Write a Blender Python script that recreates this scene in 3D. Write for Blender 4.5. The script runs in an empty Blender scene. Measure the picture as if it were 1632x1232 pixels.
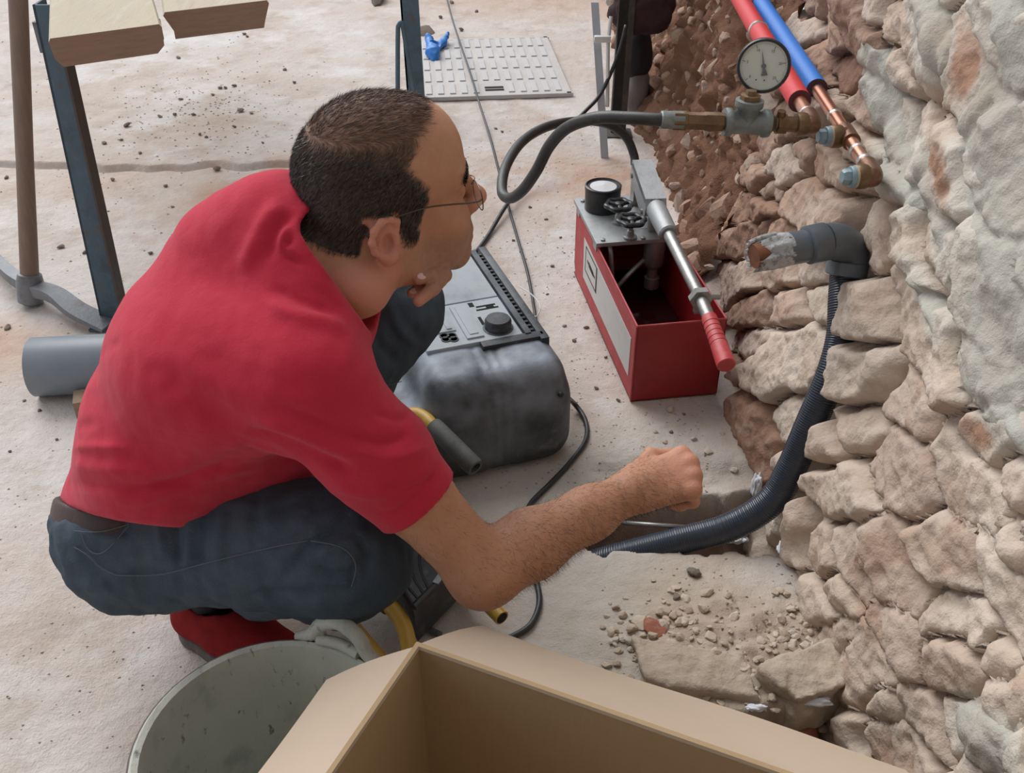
import bpy, bmesh, math, random
import numpy as np
from mathutils import Vector, Matrix, Euler

# ------------------------------------------------------------------ camera, world, sun, exposure
SC = bpy.context.scene
COL = SC.collection
W, H = 1632, 1232
FOC = 1590.0
PITCH = math.radians(35.2)
CAM = np.array([0.0, 0.0, 1.25])
cam_data = bpy.data.cameras.new('camera')
cam_data.sensor_fit = 'HORIZONTAL'
cam_data.sensor_width = 36.0
cam_data.lens = 36.0 * FOC / W
cam_data.clip_start = 0.02
cam_ob = bpy.data.objects.new('camera', cam_data)
cam_ob.location = CAM
cam_ob.rotation_euler = (math.pi / 2 - PITCH, 0, 0)
COL.objects.link(cam_ob)
SC.camera = cam_ob

world = bpy.data.worlds.new('overcast_sky')
SC.world = world
world.use_nodes = True
bg = world.node_tree.nodes['Background']
bg.inputs[0].default_value = (0.86, 0.92, 1.0, 1)
bg.inputs[1].default_value = 0.85

sun = bpy.data.lights.new('sun', 'SUN')
sun.energy = 3.0
sun.angle = math.radians(46)
sun.color = (1.0, 0.98, 0.965)
sun_ob = bpy.data.objects.new('sun', sun)
SUNDIR = Vector((0.42, -0.62, -0.72))      # travel direction of the light: from behind left, fairly high
sun_ob.rotation_euler = SUNDIR.to_track_quat('-Z', 'Y').to_euler()
sun_ob.location = (-3, 3, 5)
COL.objects.link(sun_ob)

SC.view_settings.view_transform = 'Standard'
SC.view_settings.look = 'None'
SC.view_settings.gamma = 1.0
SC.view_settings.use_curve_mapping = False
SC.view_settings.exposure = -0.06

# ------------------------------------------------------------------ pixel <-> world
FW = np.array([0, math.cos(PITCH), -math.sin(PITCH)])
UP = np.array([0, math.sin(PITCH), math.cos(PITCH)])

def ray(u, v):
    return FW + np.array([(u - W / 2) / FOC, 0, 0]) - UP * ((v - H / 2) / FOC)
def at_d(u, v, d):
    return CAM + ray(u, v) * d
def at_z(u, v, z):
    r = ray(u, v); return CAM + r * ((z - CAM[2]) / r[2])
def at_y(u, v, y):
    r = ray(u, v); return CAM + r * (y / r[1])
def at_x(u, v, x):
    r = ray(u, v); return CAM + r * (x / r[0])
def proj(P):
    q = np.asarray(P, float) - CAM
    d = q @ FW
    return W / 2 + FOC * q[..., 0] / d, H / 2 - FOC * (q @ UP) / d, d
def wall_x(z):
    return 0.49 + 0.16 * z
def at_wall(u, v, off=0.0):
    # ray / leaning wall plane  x = 0.49 + 0.16 z + off
    r = ray(u, v)
    t = (0.49 + off + 0.16 * CAM[2]) / (r[0] - 0.16 * r[2])
    return CAM + r * t

# ------------------------------------------------------------------ numpy noise
_rs = np.random.RandomState(7)
_PERM = _rs.permutation(256); _PERM = np.concatenate([_PERM, _PERM, _PERM])
_GR = _rs.normal(size=(256, 3)); _GR /= np.linalg.norm(_GR, axis=1)[:, None]
def noise3(P):
    P = np.asarray(P, float)
    I = np.floor(P).astype(int); f = P - I
    I &= 255
    u = f * f * f * (f * (f * 6 - 15) + 10)
    out = 0
    for dx in (0, 1):
        wx = u[..., 0] if dx else 1 - u[..., 0]
        for dy in (0, 1):
            wy = u[..., 1] if dy else 1 - u[..., 1]
            for dz in (0, 1):
                wz = u[..., 2] if dz else 1 - u[..., 2]
                h = _PERM[_PERM[_PERM[(I[..., 0] + dx) & 255] + ((I[..., 1] + dy) & 255)] + ((I[..., 2] + dz) & 255)]
                g = _GR[h]
                d = g[..., 0] * (f[..., 0] - dx) + g[..., 1] * (f[..., 1] - dy) + g[..., 2] * (f[..., 2] - dz)
                out = out + wx * wy * wz * d
    return out * 1.6
def fbm(P, octv=4, gain=0.5, ridged=False):
    P = np.asarray(P, float); a = 1.0; s = 0; q = P
    for _ in range(octv):
        n = noise3(q)
        s = s + a * ((1 - 2 * np.abs(n)) if ridged else n)
        q = q * 2.03 + 17.3; a *= gain
    return s
def sstep(a, b, x):
    t = np.clip((x - a) / (b - a), 0, 1); return t * t * (3 - 2 * t)

# ------------------------------------------------------------------ materials
def _ramp(nt, lo, hi, c0=(0, 0, 0, 1), c1=(1, 1, 1, 1)):
    r = nt.nodes.new('ShaderNodeValToRGB')
    r.color_ramp.elements[0].position = lo; r.color_ramp.elements[1].position = hi
    r.color_ramp.elements[0].color = c0; r.color_ramp.elements[1].color = c1
    return r
def mat(name, base, var=(), rough=0.7, metal=0.0, bump=(), spec=0.5, attr=None, coat=0.0, sss=0.0,
        transmission=0.0, alpha=1.0, random_tint=None, scale_xyz=None, coords='Object', rough_var=None):
    """var: [(colour, noise scale, lo, hi, amount)], bump: [(scale, distance)], attr: [(attribute, colour)]"""
    m = bpy.data.materials.new(name)
    m.use_nodes = True
    nt = m.node_tree
    b = nt.nodes['Principled BSDF']
    tc = nt.nodes.new('ShaderNodeTexCoord')
    vec = tc.outputs[coords]
    if coords == 'World':
        vec = None
    if scale_xyz:
        mp = nt.nodes.new('ShaderNodeMapping'); mp.inputs['Scale'].default_value = scale_xyz
        nt.links.new(vec, mp.inputs['Vector']); vec = mp.outputs['Vector']
    rgb = nt.nodes.new('ShaderNodeRGB'); rgb.outputs[0].default_value = (*base, 1)
    col = rgb.outputs[0]
    def mix(fac, a, c, blend='MIX'):
        x = nt.nodes.new('ShaderNodeMix'); x.data_type = 'RGBA'; x.blend_type = blend
        if isinstance(fac, (int, float)):
            x.inputs['Factor'].default_value = fac
        else:
            nt.links.new(fac, x.inputs['Factor'])
        nt.links.new(a, x.inputs['A'])
        if isinstance(c, tuple):
            x.inputs['B'].default_value = (*c, 1)
        else:
            nt.links.new(c, x.inputs['B'])
        return x.outputs['Result']
    def math_(op, a, bb):
        x = nt.nodes.new('ShaderNodeMath'); x.operation = op
        for i, q in enumerate((a, bb)):
            if isinstance(q, (int, float)): x.inputs[i].default_value = q
            else: nt.links.new(q, x.inputs[i])
        return x.outputs[0]
    if random_tint:
        oi = nt.nodes.new('ShaderNodeObjectInfo')
        r = nt.nodes.new('ShaderNodeValToRGB')
        els = r.color_ramp.elements
        n = len(random_tint)
        els[0].color = (*random_tint[0], 1); els[0].position = 0
        els[1].color = (*random_tint[-1], 1); els[1].position = 1
        for i in range(1, n - 1):
            e = els.new(i / (n - 1)); e.color = (*random_tint[i], 1)
        nt.links.new(oi.outputs['Random'], r.inputs[0])
        col = r.outputs[0]
    seed = 0
    for (c, s, lo, hi, amt) in var:
        n = nt.nodes.new('ShaderNodeTexNoise'); n.inputs['Scale'].default_value = s
        n.inputs['Detail'].default_value = 6; n.inputs['Roughness'].default_value = 0.62
        n.noise_dimensions = '4D'; n.inputs['W'].default_value = seed; seed += 3.7
        nt.links.new(vec, n.inputs['Vector'])
        r = _ramp(nt, lo, hi); nt.links.new(n.outputs['Fac'], r.inputs[0])
        f = math_('MULTIPLY', r.outputs[0], amt)
        col = mix(f, col, c)
    for a in (attr or ()):
        at = nt.nodes.new('ShaderNodeAttribute'); at.attribute_name = a[0]
        col = mix(at.outputs['Fac'], col, a[1])
    nt.links.new(col, b.inputs['Base Color'])
    b.inputs['Roughness'].default_value = rough
    b.inputs['Metallic'].default_value = metal
    b.inputs['Specular IOR Level'].default_value = spec
    b.inputs['Coat Weight'].default_value = coat
    if rough_var:
        n = nt.nodes.new('ShaderNodeTexNoise'); n.inputs['Scale'].default_value = rough_var[0]
        nt.links.new(vec, n.inputs['Vector'])
        mr = nt.nodes.new('ShaderNodeMapRange'); mr.inputs[3].default_value = rough_var[1]; mr.inputs[4].default_value = rough_var[2]
        nt.links.new(n.outputs['Fac'], mr.inputs[0]); nt.links.new(mr.outputs[0], b.inputs['Roughness'])
    if sss:
        b.inputs['Subsurface Weight'].default_value = sss
        b.inputs['Subsurface Radius'].default_value = (0.008, 0.003, 0.0015)
        b.inputs['Subsurface Scale'].default_value = 1.0
    if transmission:
        b.inputs['Transmission Weight'].default_value = transmission
    if alpha < 1:
        b.inputs['Alpha'].default_value = alpha
    prev = None
    for (s, dist) in bump:
        n = nt.nodes.new('ShaderNodeTexNoise'); n.inputs['Scale'].default_value = s
        n.inputs['Detail'].default_value = 5; n.inputs['Roughness'].default_value = 0.6
        nt.links.new(vec, n.inputs['Vector'])
        bp = nt.nodes.new('ShaderNodeBump'); bp.inputs['Distance'].default_value = dist
        bp.inputs['Strength'].default_value = 1.0
        nt.links.new(n.outputs['Fac'], bp.inputs['Height'])
        if prev: nt.links.new(prev, bp.inputs['Normal'])
        prev = bp.outputs['Normal']
    if prev: nt.links.new(prev, b.inputs['Normal'])
    return m

# ------------------------------------------------------------------ object helpers
def tag(o, label, cat, group=None, kind=None):
    if label: o['label'] = label
    if cat: o['category'] = cat
    if group: o['group'] = group
    if kind: o['kind'] = kind
    return o
def empty(name, loc, label, cat, rotz=0.0, group=None):
    o = bpy.data.objects.new(name, None)
    o.location = [float(c) for c in loc]; o.rotation_euler = (0, 0, rotz)
    o.empty_display_size = 0.05
    COL.objects.link(o)
    return tag(o, label, cat, group)
def link(name, me, m, parent=None, smooth=True, local=False):
    """link mesh data; vertices are in world space unless local=True (then in the parent's space)"""
    o = bpy.data.objects.new(name, me)
    if m is not None:
        for k in (m if isinstance(m, (list, tuple)) else [m]):
            me.materials.append(k)
    if smooth and len(me.polygons):
        me.polygons.foreach_set('use_smooth', np.ones(len(me.polygons), bool))
    COL.objects.link(o)
    if parent is not None:
        o.parent = parent
        if not local:
            M = Matrix.Identity(4); q = parent; 
            chain = []
            while q is not None:
                chain.append(Matrix.LocRotScale(q.location, q.rotation_euler, q.scale) if q.matrix_parent_inverse == Matrix.Identity(4)
                             else q.matrix_parent_inverse @ Matrix.LocRotScale(q.location, q.rotation_euler, q.scale)); q = q.parent
            for c in reversed(chain): M = M @ c
            o.matrix_parent_inverse = M.inverted()
    return o
def mesh_np(name, V, Fq, smooth=True):
    me = bpy.data.meshes.new(name)
    V = np.ascontiguousarray(V, np.float32); Fq = np.asarray(Fq, np.int32)
    n = Fq.shape[1]
    me.vertices.add(len(V)); me.vertices.foreach_set('co', V.ravel())
    me.loops.add(Fq.size); me.loops.foreach_set('vertex_index', Fq.ravel())
    me.polygons.add(len(Fq)); me.polygons.foreach_set('loop_start', np.arange(0, Fq.size, n, dtype=np.int32))
    me.update(calc_edges=True)
    return me
def bm_mesh(name, bm):
    me = bpy.data.meshes.new(name); bm.normal_update(); bm.to_mesh(me); bm.free(); return me
def sharp(me, ang=35):
    """smooth shading with sharp edges over an angle"""
    me.polygons.foreach_set('use_smooth', np.ones(len(me.polygons), bool))
    bm = bmesh.new(); bm.from_mesh(me)
    for e in bm.edges:
        if len(e.link_faces) == 2 and e.calc_face_angle(0) > math.radians(ang): e.smooth = False
    bm.to_mesh(me); bm.free()
def catmull(pts, n=8):
    P = np.asarray(pts, float)
    if len(P) < 3:
        return np.array([P[0] + (P[-1] - P[0]) * t for t in np.linspace(0, 1, n)])
    Q = np.vstack([2 * P[0] - P[1], P, 2 * P[-1] - P[-2]])
    out = []
    for i in range(1, len(Q) - 2):
        for t in np.linspace(0, 1, n, endpoint=False):
            a, b, c, d = Q[i - 1], Q[i], Q[i + 1], Q[i + 2]
            out.append(0.5 * (2 * b + (c - a) * t + (2 * a - 5 * b + 4 * c - d) * t * t + (3 * b - a - 3 * c + d) * t ** 3))
    out.append(P[-1]); return np.array(out)
def tube_vf(path, rad, seg=12, caps=True, hollow=None, start=0):
    P = np.asarray(path, float); n = len(P)
    R = np.broadcast_to(np.asarray(rad, float), (n,))
    T = np.gradient(P, axis=0); T /= np.linalg.norm(T, axis=1)[:, None] + 1e-12
    ref = np.array([0, 0, 1.0]) if abs(T[0, 2]) < 0.9 else np.array([1.0, 0, 0])
    N = np.cross(T[0], ref); N /= np.linalg.norm(N)
    V, F = [], []
    for i in range(n):
        N = N - T[i] * (N @ T[i]); N /= np.linalg.norm(N) + 1e-12
        B = np.cross(T[i], N)
        for k in range(seg):
            a = 2 * math.pi * k / seg
            V.append(P[i] + R[i] * (math.cos(a) * N + math.sin(a) * B))
    for i in range(n - 1):
        for k in range(seg):
            k2 = (k + 1) % seg
            F.append((i * seg + k, i * seg + k2, (i + 1) * seg + k2, (i + 1) * seg + k))
    if caps:
        c0 = len(V); V.append(P[0]); V.append(P[-1])
        for k in range(seg):
            k2 = (k + 1) % seg
            F.append((c0, k2, k)); F.append((c0 + 1, (n - 1) * seg + k, (n - 1) * seg + k2))
    return V, F
def pydata(name, V, F):
    me = bpy.data.meshes.new(name)
    me.from_pydata([tuple(map(float, v)) for v in V], [], [tuple(map(int, f)) for f in F]); me.update()
    return me
class MB:
    """collects shapes into one mesh (world or local coordinates)"""
    def __init__(s): s.V, s.F = [], []
    def add(s, V, F):
        o = len(s.V); s.V += [np.asarray(v, float) for v in V]; s.F += [tuple(i + o for i in f) for f in F]; return s
    def tube(s, path, rad, seg=12, caps=True): return s.add(*tube_vf(path, rad, seg, caps))
    def cyl(s, a, b, r1, r2=None, seg=20, caps=True):
        r2 = r1 if r2 is None else r2
        return s.add(*tube_vf([a, b], [r1, r2], seg, caps))
    def box(s, c, size, rz=0.0, bev=0.0, M=None):
        bm = bmesh.new(); bmesh.ops.create_cube(bm, size=1.0)
        for v in bm.verts: v.co = Vector((v.co.x * size[0], v.co.y * size[1], v.co.z * size[2]))
        if bev > 0:
            bmesh.ops.bevel(bm, geom=list(bm.edges), offset=bev, segments=2, profile=0.7, affect='EDGES')
        R = Matrix.Rotation(rz, 4, 'Z') if M is None else M
        bm.verts.index_update()
        V = [np.array(R @ v.co) + np.asarray(c, float) for v in bm.verts]
        F = [[v.index for v in f.verts] for f in bm.faces]
        bm.free(); return s.add(V, F)
    def lathe(s, prof, c, axis, seg=28, close=True):
        """prof: [(radius, distance along axis)]"""
        ax = np.asarray(axis, float); ax /= np.linalg.norm(ax)
        ref = np.array([0, 0, 1.0]) if abs(ax[2]) < 0.9 else np.array([1.0, 0, 0])
        N = np.cross(ref, ax); N /= np.linalg.norm(N); B = np.cross(ax, N); c = np.asarray(c, float)
        V, F = [], []
        for (r, h) in prof:
            for k in range(seg):
                a = 2 * math.pi * k / seg
                V.append(c + ax * h + r * (math.cos(a) * N + math.sin(a) * B))
        for i in range(len(prof) - 1):
            for k in range(seg):
                k2 = (k + 1) % seg
                F.append((i * seg + k, i * seg + k2, (i + 1) * seg + k2, (i + 1) * seg + k))
        if close:
            for i, flip in ((0, True), (len(prof) - 1, False)):
                if prof[i][0] > 1e-6:
                    f = [i * seg + k for k in range(seg)]
                    F.append(tuple(reversed(f)) if flip else tuple(f))
        return s.add(V, F)
    def prism(s, poly, a, b):
        """polygon given as 3-D points extruded by vector b-a"""
        P = [np.asarray(p, float) for p in poly]; d = np.asarray(b, float) - np.asarray(a, float); n = len(P)
        V = P + [p + d for p in P]
        F = [tuple(reversed(range(n))), tuple(range(n, 2 * n))] + [(i, (i + 1) % n, n + (i + 1) % n, n + i) for i in range(n)]
        return s.add(V, F)
    def mesh(s, name, fix=True):
        me = pydata(name, s.V, s.F)
        if fix:
            bm = bmesh.new(); bm.from_mesh(me)
            bmesh.ops.recalc_face_normals(bm, faces=bm.faces); bm.to_mesh(me); bm.free()
        return me
    def build(s, name, m, parent=None, ang=35, local=False, smooth=True):
        me = s.mesh(name)
        if smooth: sharp(me, ang)
        return link(name, me, m, parent, smooth=False, local=local)

# ------------------------------------------------------------------ signed-distance modelling (surface nets)
class Prim:
    pass
def RC(a, b, r1, r2=None, k=0.02, sub=False, sy=1.0, y0=0.0):
    """round cone; sy<1 widens it along world y about y0"""
    p = Prim(); a = np.asarray(a, float); b = np.asarray(b, float); r2 = r1 if r2 is None else r2
    p.k = k; p.sub = sub
    ab = b - a; L2 = float(ab @ ab) + 1e-12
    if sy != 1.0:
        a2 = a.copy(); a2[1] = y0 + (a[1] - y0) * sy; b2 = b.copy(); b2[1] = y0 + (b[1] - y0) * sy
        ab2 = b2 - a2; L22 = float(ab2 @ ab2) + 1e-12
    def f(P):
        if sy != 1.0:
            Q = P.copy(); Q[:, 1] = y0 + (P[:, 1] - y0) * sy
            d = Q - a2; t = np.clip(d @ ab2 / L22, 0, 1)
            return np.linalg.norm(d - t[:, None] * ab2, axis=1) - (r1 + (r2 - r1) * t)
        d = P - a; t = np.clip(d @ ab / L2, 0, 1)
        return np.linalg.norm(d - t[:, None] * ab, axis=1) - (r1 + (r2 - r1) * t)
    p.f = f; return p
def EL(c, r, R=None, k=0.02, sub=False):
    p = Prim(); c = np.asarray(c, float); r = np.asarray(r, float); p.k = k; p.sub = sub
    Rm = None if R is None else np.asarray(R, float)
    def f(P):
        d = P - c
        if Rm is not None: d = d @ Rm       # world -> local (R columns = local axes)
        k0 = np.linalg.norm(d / r, axis=1); k1 = np.linalg.norm(d / (r * r), axis=1) + 1e-9
        return np.where(k0 < 1e-4, -r.min(), k0 * (k0 - 1) / k1)
    p.f = f; return p
def smin(a, b, k):
    h = np.clip(k - np.abs(a - b), 0, None) / k
    return np.minimum(a, b) - h * h * k * 0.25
def smax(a, b, k): return -smin(-a, -b, k)
def field(prims, P):
    d = None
    for p in prims:
        x = p.f(P)
        if p.sub: d = smax(d, -x, p.k)
        else: d = x if d is None else smin(d, x, p.k)
    return d
def axis_pts(segs):
    """[(start, end, step)...] contiguous -> non-uniform coordinates"""
    out = []
    for (a, b, s) in segs:
        n = max(1, int(round((b - a) / s))); out += list(np.linspace(a, b, n, endpoint=False))
    out.append(segs[-1][1]); return np.array(out)
def sdf_mesh(prims, X, Y, Z, post=None, B=12, post_margin=0.03):
    nx, ny, nz = len(X), len(Y), len(Z)
    Fd = np.full((nx, ny, nz), 1.0, np.float32)
    bl = [(i, j, k) for i in range(0, nx, B) for j in range(0, ny, B) for k in range(0, nz, B)]
    bl = np.array(bl)
    lo = np.stack([X[bl[:, 0]], Y[bl[:, 1]], Z[bl[:, 2]]], 1)
    hi = np.stack([X[np.minimum(bl[:, 0] + B, nx - 1)], Y[np.minimum(bl[:, 1] + B, ny - 1)], Z[np.minimum(bl[:, 2] + B, nz - 1)]], 1)
    C = (lo + hi) / 2; R = np.linalg.norm(hi - lo, axis=1) / 2
    D = np.stack([p.f(C) for p in prims], 1)
    subs = np.array([p.sub for p in prims]); ks = np.array([p.k for p in prims])
    DD = np.where(subs[None], 1e9, D)
    dmin = DD.min(1)
    dall = field(prims, C)
    if post is not None: dall = post(C, dall)
    for b in range(len(bl)):
        i, j, k = bl[b]
        sl = (slice(i, min(i + B, nx)), slice(j, min(j + B, ny)), slice(k, min(k + B, nz)))
        m = 1.7 * R[b] + 0.012 + (post_margin if post is not None else 0)
        if dall[b] > m: continue
        if dall[b] < -m: Fd[sl] = -1.0; continue
        keep = np.where(subs, D[b] < 1.7 * R[b] + ks, D[b] < dmin[b] + 3.2 * R[b] + ks)
        pr = [p for p, kk in zip(prims, keep) if kk]
        if not any(not p.sub for p in pr): continue
        x, y, z = X[sl[0]], Y[sl[1]], Z[sl[2]]
        P = np.stack(np.meshgrid(x, y, z, indexing='ij'), -1).reshape(-1, 3)
        d = field(pr, P)
        if post is not None: d = post(P, d)
        Fd[sl] = d.reshape(len(x), len(y), len(z))
    return surface_nets(Fd, X, Y, Z)
def surface_nets(Fd, X, Y, Z):
    S = Fd < 0
    nx, ny, nz = S.shape
    cnt = np.zeros((nx - 1, ny - 1, nz - 1), np.int8)
    for a in (0, 1):
        for b in (0, 1):
            for c in (0, 1):
                cnt += S[a:nx - 1 + a, b:ny - 1 + b, c:nz - 1 + c]
    act = (cnt > 0) & (cnt < 8)
    I, J, K = np.nonzero(act)
    ids = np.full(act.shape, -1, np.int32); ids[I, J, K] = np.arange(len(I))
    corner = [(a, b, c) for a in (0, 1) for b in (0, 1) for c in (0, 1)]
    val = {c: Fd[I + c[0], J + c[1], K + c[2]].astype(np.float64) for c in corner}
    pos = np.zeros((len(I), 3)); n = np.zeros(len(I))
    ax = [X, Y, Z]; base = [I, J, K]
    for c in corner:
        for d in range(3):
            if c[d] == 0:
                e = list(c); e[d] = 1; e = tuple(e)
                v0, v1 = val[c], val[e]
                m = (v0 < 0) != (v1 < 0)
                t = np.where(m, v0 / np.where(m, v0 - v1, 1), 0)
                pt = np.zeros((len(I), 3))
                for q in range(3):
                    g0 = ax[q][base[q] + c[q]]; g1 = ax[q][base[q] + e[q]]
                    pt[:, q] = g0 + (g1 - g0) * t
                pos += pt * m[:, None]; n += m
    pos /= n[:, None]
    faces = []
    for d in range(3):
        e = [0, 0, 0]; e[d] = 1
        A = S[:nx - e[0], :ny - e[1], :nz - e[2]]; Bv = S[e[0]:, e[1]:, e[2]:]
        ch = A != Bv
        i, j, k = np.nonzero(ch)
        o1, o2 = [(1, 2), (2, 0), (0, 1)][d]
        idx = [i, j, k]
        ok = (idx[o1] > 0) & (idx[o2] > 0) & (idx[o1] < act.shape[o1]) & (idx[o2] < act.shape[o2])
        i, j, k = i[ok], j[ok], k[ok]; idx = [i, j, k]
        ins = A[i, j, k]
        def g(a, b):
            q = [x.copy() for x in idx]; q[o1] = q[o1] - a; q[o2] = q[o2] - b
            return ids[q[0], q[1], q[2]]
        qd = np.stack([g(1, 1), g(0, 1), g(0, 0), g(1, 0)], 1)
        qd = np.where(ins[:, None], qd, qd[:, ::-1])
        faces.append(qd)
    Fq = np.concatenate(faces)
    Fq = Fq[(Fq >= 0).all(1)]
    return pos, Fq
def vnormals(V, Fq):
    n = np.cross(V[Fq[:, 2]] - V[Fq[:, 0]], V[Fq[:, 3]] - V[Fq[:, 1]])
    N = np.zeros_like(V)
    for c in range(4): np.add.at(N, Fq[:, c], n)
    return N / (np.linalg.norm(N, axis=1)[:, None] + 1e-12)
def relax(V, Fq, it=2, lam=0.5):
    for _ in range(it):
        S = np.zeros_like(V); n = np.zeros(len(V))
        for c in range(4):
            np.add.at(S, Fq[:, c], V[Fq[:, (c + 1) % 4]]); np.add.at(S, Fq[:, c], V[Fq[:, (c + 3) % 4]]); np.add.at(n, Fq[:, c], 2)
        V = V + lam * (S / np.maximum(n, 1)[:, None] - V)
    return V
def set_attr(me, name, vals):
    a = me.attributes.new(name, 'FLOAT', 'POINT'); a.data.foreach_set('value', np.ascontiguousarray(vals, np.float32))
# ------------------------------------------------------------------ ground: concrete slab with a trench, a step and a rubble mound
M_FLOOR = mat('dusty_concrete', (0.60, 0.535, 0.49),
              var=[((0.50, 0.40, 0.33), 1.3, 0.45, 0.70, 0.8), ((0.66, 0.63, 0.61), 2.2, 0.46, 0.66, 0.8), ((0.42, 0.335, 0.27), 7, 0.50, 0.70, 0.75),
                   ((0.30, 0.25, 0.21), 75, 0.60, 0.72, 0.5), ((0.74, 0.70, 0.66), 40, 0.60, 0.75, 0.6), ((0.70, 0.685, 0.68), 4.5, 0.53, 0.66, 0.7), ((0.38, 0.30, 0.24), 160, 0.61, 0.70, 0.6)],
              attr=[('rust', (0.50, 0.29, 0.18)), ('grey', (0.47, 0.44, 0.385)), ('tan', (0.45, 0.365, 0.285)), ('earth', (0.22, 0.14, 0.092))],
              rough=0.95, spec=0.2, bump=((300, 0.0018), (45, 0.004)))
fx = axis_pts([(-9, -2.4, 0.3), (-2.4, -0.75, 0.02), (-0.75, -0.05, 0.012), (-0.05, 0.70, 0.0065)])
fy = axis_pts([(-0.6, 0.55, 0.05), (0.55, 1.60, 0.0065), (1.60, 2.86, 0.014), (2.86, 3.12, 0.005), (3.12, 3.6, 0.014), (3.6, 6.4, 0.03), (6.4, 14, 0.4)])
GX, GY = np.meshgrid(fx, fy, indexing='ij')
def step_edge(x):
    return 2.97 + 0.035 * noise3(np.stack([x * 2.2, 0 * x, 0 * x], -1)) + 0.03 * noise3(np.stack([x * 9, 0 * x + 4, 0 * x], -1)) + 0.05 * sstep(-0.9, -0.5, x)
def ground_h(x, y):
    P = np.stack([x, y, 0 * x], -1)
    h = 0.005 * noise3(P * 3.1) + 0.0022 * noise3(P * 17) + 0.0012 * noise3(P * 60)
    s_ = y - step_edge(x)
    h = h + (0.013 * sstep(-0.004, 0.006, s_) - 0.008 * np.exp(-((s_ + 0.008) / 0.008) ** 2)) * (1 - 0.9 * sstep(-0.5, -0.36, x))
    # mound of rubble in front of the wall
    m = np.exp(-((x - 0.36) / 0.20) ** 2 - ((y - 1.02) / 0.15) ** 2)
    h = h + m * (0.024 + 0.010 * fbm(P * 22, 3) + 0.0045 * fbm(P * 50, 3, ridged=True))
    # earth banked up along the foot of the wall
    b = sstep(0.10, 0.0, 0.545 - x) * sstep(1.35, 1.5, y)
    h = h + b * (0.03 + 0.018 * noise3(P * 14))
    # trench
    e = 0.022 * noise3(P * 16) + 0.010 * noise3(P * 45)
    yc = 1.345 + 0.02 * (x - 0.3)
    hw_ = 0.080 * sstep(0.055, 0.16, x + e) + 0.03 * sstep(0.36, 0.5, x)
    t = sstep(0.0, -0.020, np.abs(y - yc) + e - hw_) * (hw_ > 0.02)
    h = h - t * (0.13 + 0.02 * noise3(P * 30))
    # shelf along the far lip
    sh = sstep(0.075, 0.0, np.abs(y - yc - 0.13 - e)) * sstep(0.1, 0.22, x) * (1 - t)
    h = h - sh * 0.022
    # broken edge near the right front corner
    ln = (y - (0.905 + (x - 0.305) * 0.33)) + e * 1.2
    br = sstep(0.0, -0.016, ln) * sstep(0.16, 0.22, x + e)
    h = h - br * (0.07 + 0.02 * noise3(P * 25))
    return h, t, m, br, b
GH, gt, gm, gb, gbank = ground_h(GX, GY)
n0, n1 = GX.shape
idx = np.arange(n0 * n1).reshape(n0, n1)
Fq = np.stack([idx[:-1, :-1], idx[1:, :-1], idx[1:, 1:], idx[:-1, 1:]], -1).reshape(-1, 4)
fme = mesh_np('floor', np.stack([GX, GY, GH], -1).reshape(-1, 3), Fq)
P2 = np.stack([GX, GY, 0 * GX], -1)
earth = np.clip(gt * 0.95 + gb * 0.9 + gm * 0.35 * sstep(-0.2, 0.5, fbm(P2 * 20, 3)) + gbank * 0.6, 0, 1)
rust = np.clip(np.exp(-((GY - step_edge(GX) + 0.13) / 0.16) ** 2) * (0.25 + 0.75 * sstep(-1.4, -0.7, GX)) * 0.9 * sstep(-0.6, 0.4, fbm(P2 * 4, 3)) + 0.5 * np.exp(-((GX + 1.18) / 0.15) ** 2 - ((GY - 1.92) / 0.14) ** 2)
               + sstep(0.35, 0.60, GX) * sstep(2.6, 3.2, GY) * 0.7 + 0.5 * sstep(4.3, 5.2, GY) * sstep(-1.2, 0.3, GX), 0, 1)
grey = sstep(0.6, -0.1, np.abs(GX - 0.12)) * sstep(1.75, 1.45, GY) * 0.75
tan = np.clip(np.exp(-((GX - 0.36) / 0.22) ** 2 - ((GY - 1.0) / 0.24) ** 2) * 1.1 + sstep(0.15, 0.5, GX) * sstep(1.9, 1.5, GY) * 0.7, 0, 1) * np.clip(0.75 + 0.5 * fbm(P2 * 6 + 4, 3), 0, 1)
set_attr(fme, 'tan', tan.ravel())
set_attr(fme, 'earth', earth.ravel()); set_attr(fme, 'rust', rust.ravel()); set_attr(fme, 'grey', grey.ravel())
floor = link('floor', fme, M_FLOOR); floor['kind'] = 'structure'
def gz(x, y):
    return float(ground_h(np.array([float(x)]), np.array([float(y)]))[0][0])

# unseen slab and wall added over and behind the camera to shade the foreground
m = MB(); m.box((-0.6, -1.2, 2.62), (5.2, 3.2, 0.16)); shade_slab_ob = m.build('shade_slab', M_FLOOR); shade_slab_ob['kind'] = 'structure'
m = MB(); m.box((-0.6, -2.85, 1.25), (5.2, 0.14, 2.7)); w_ = m.build('shade_wall', M_FLOOR); w_['kind'] = 'structure'
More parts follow.
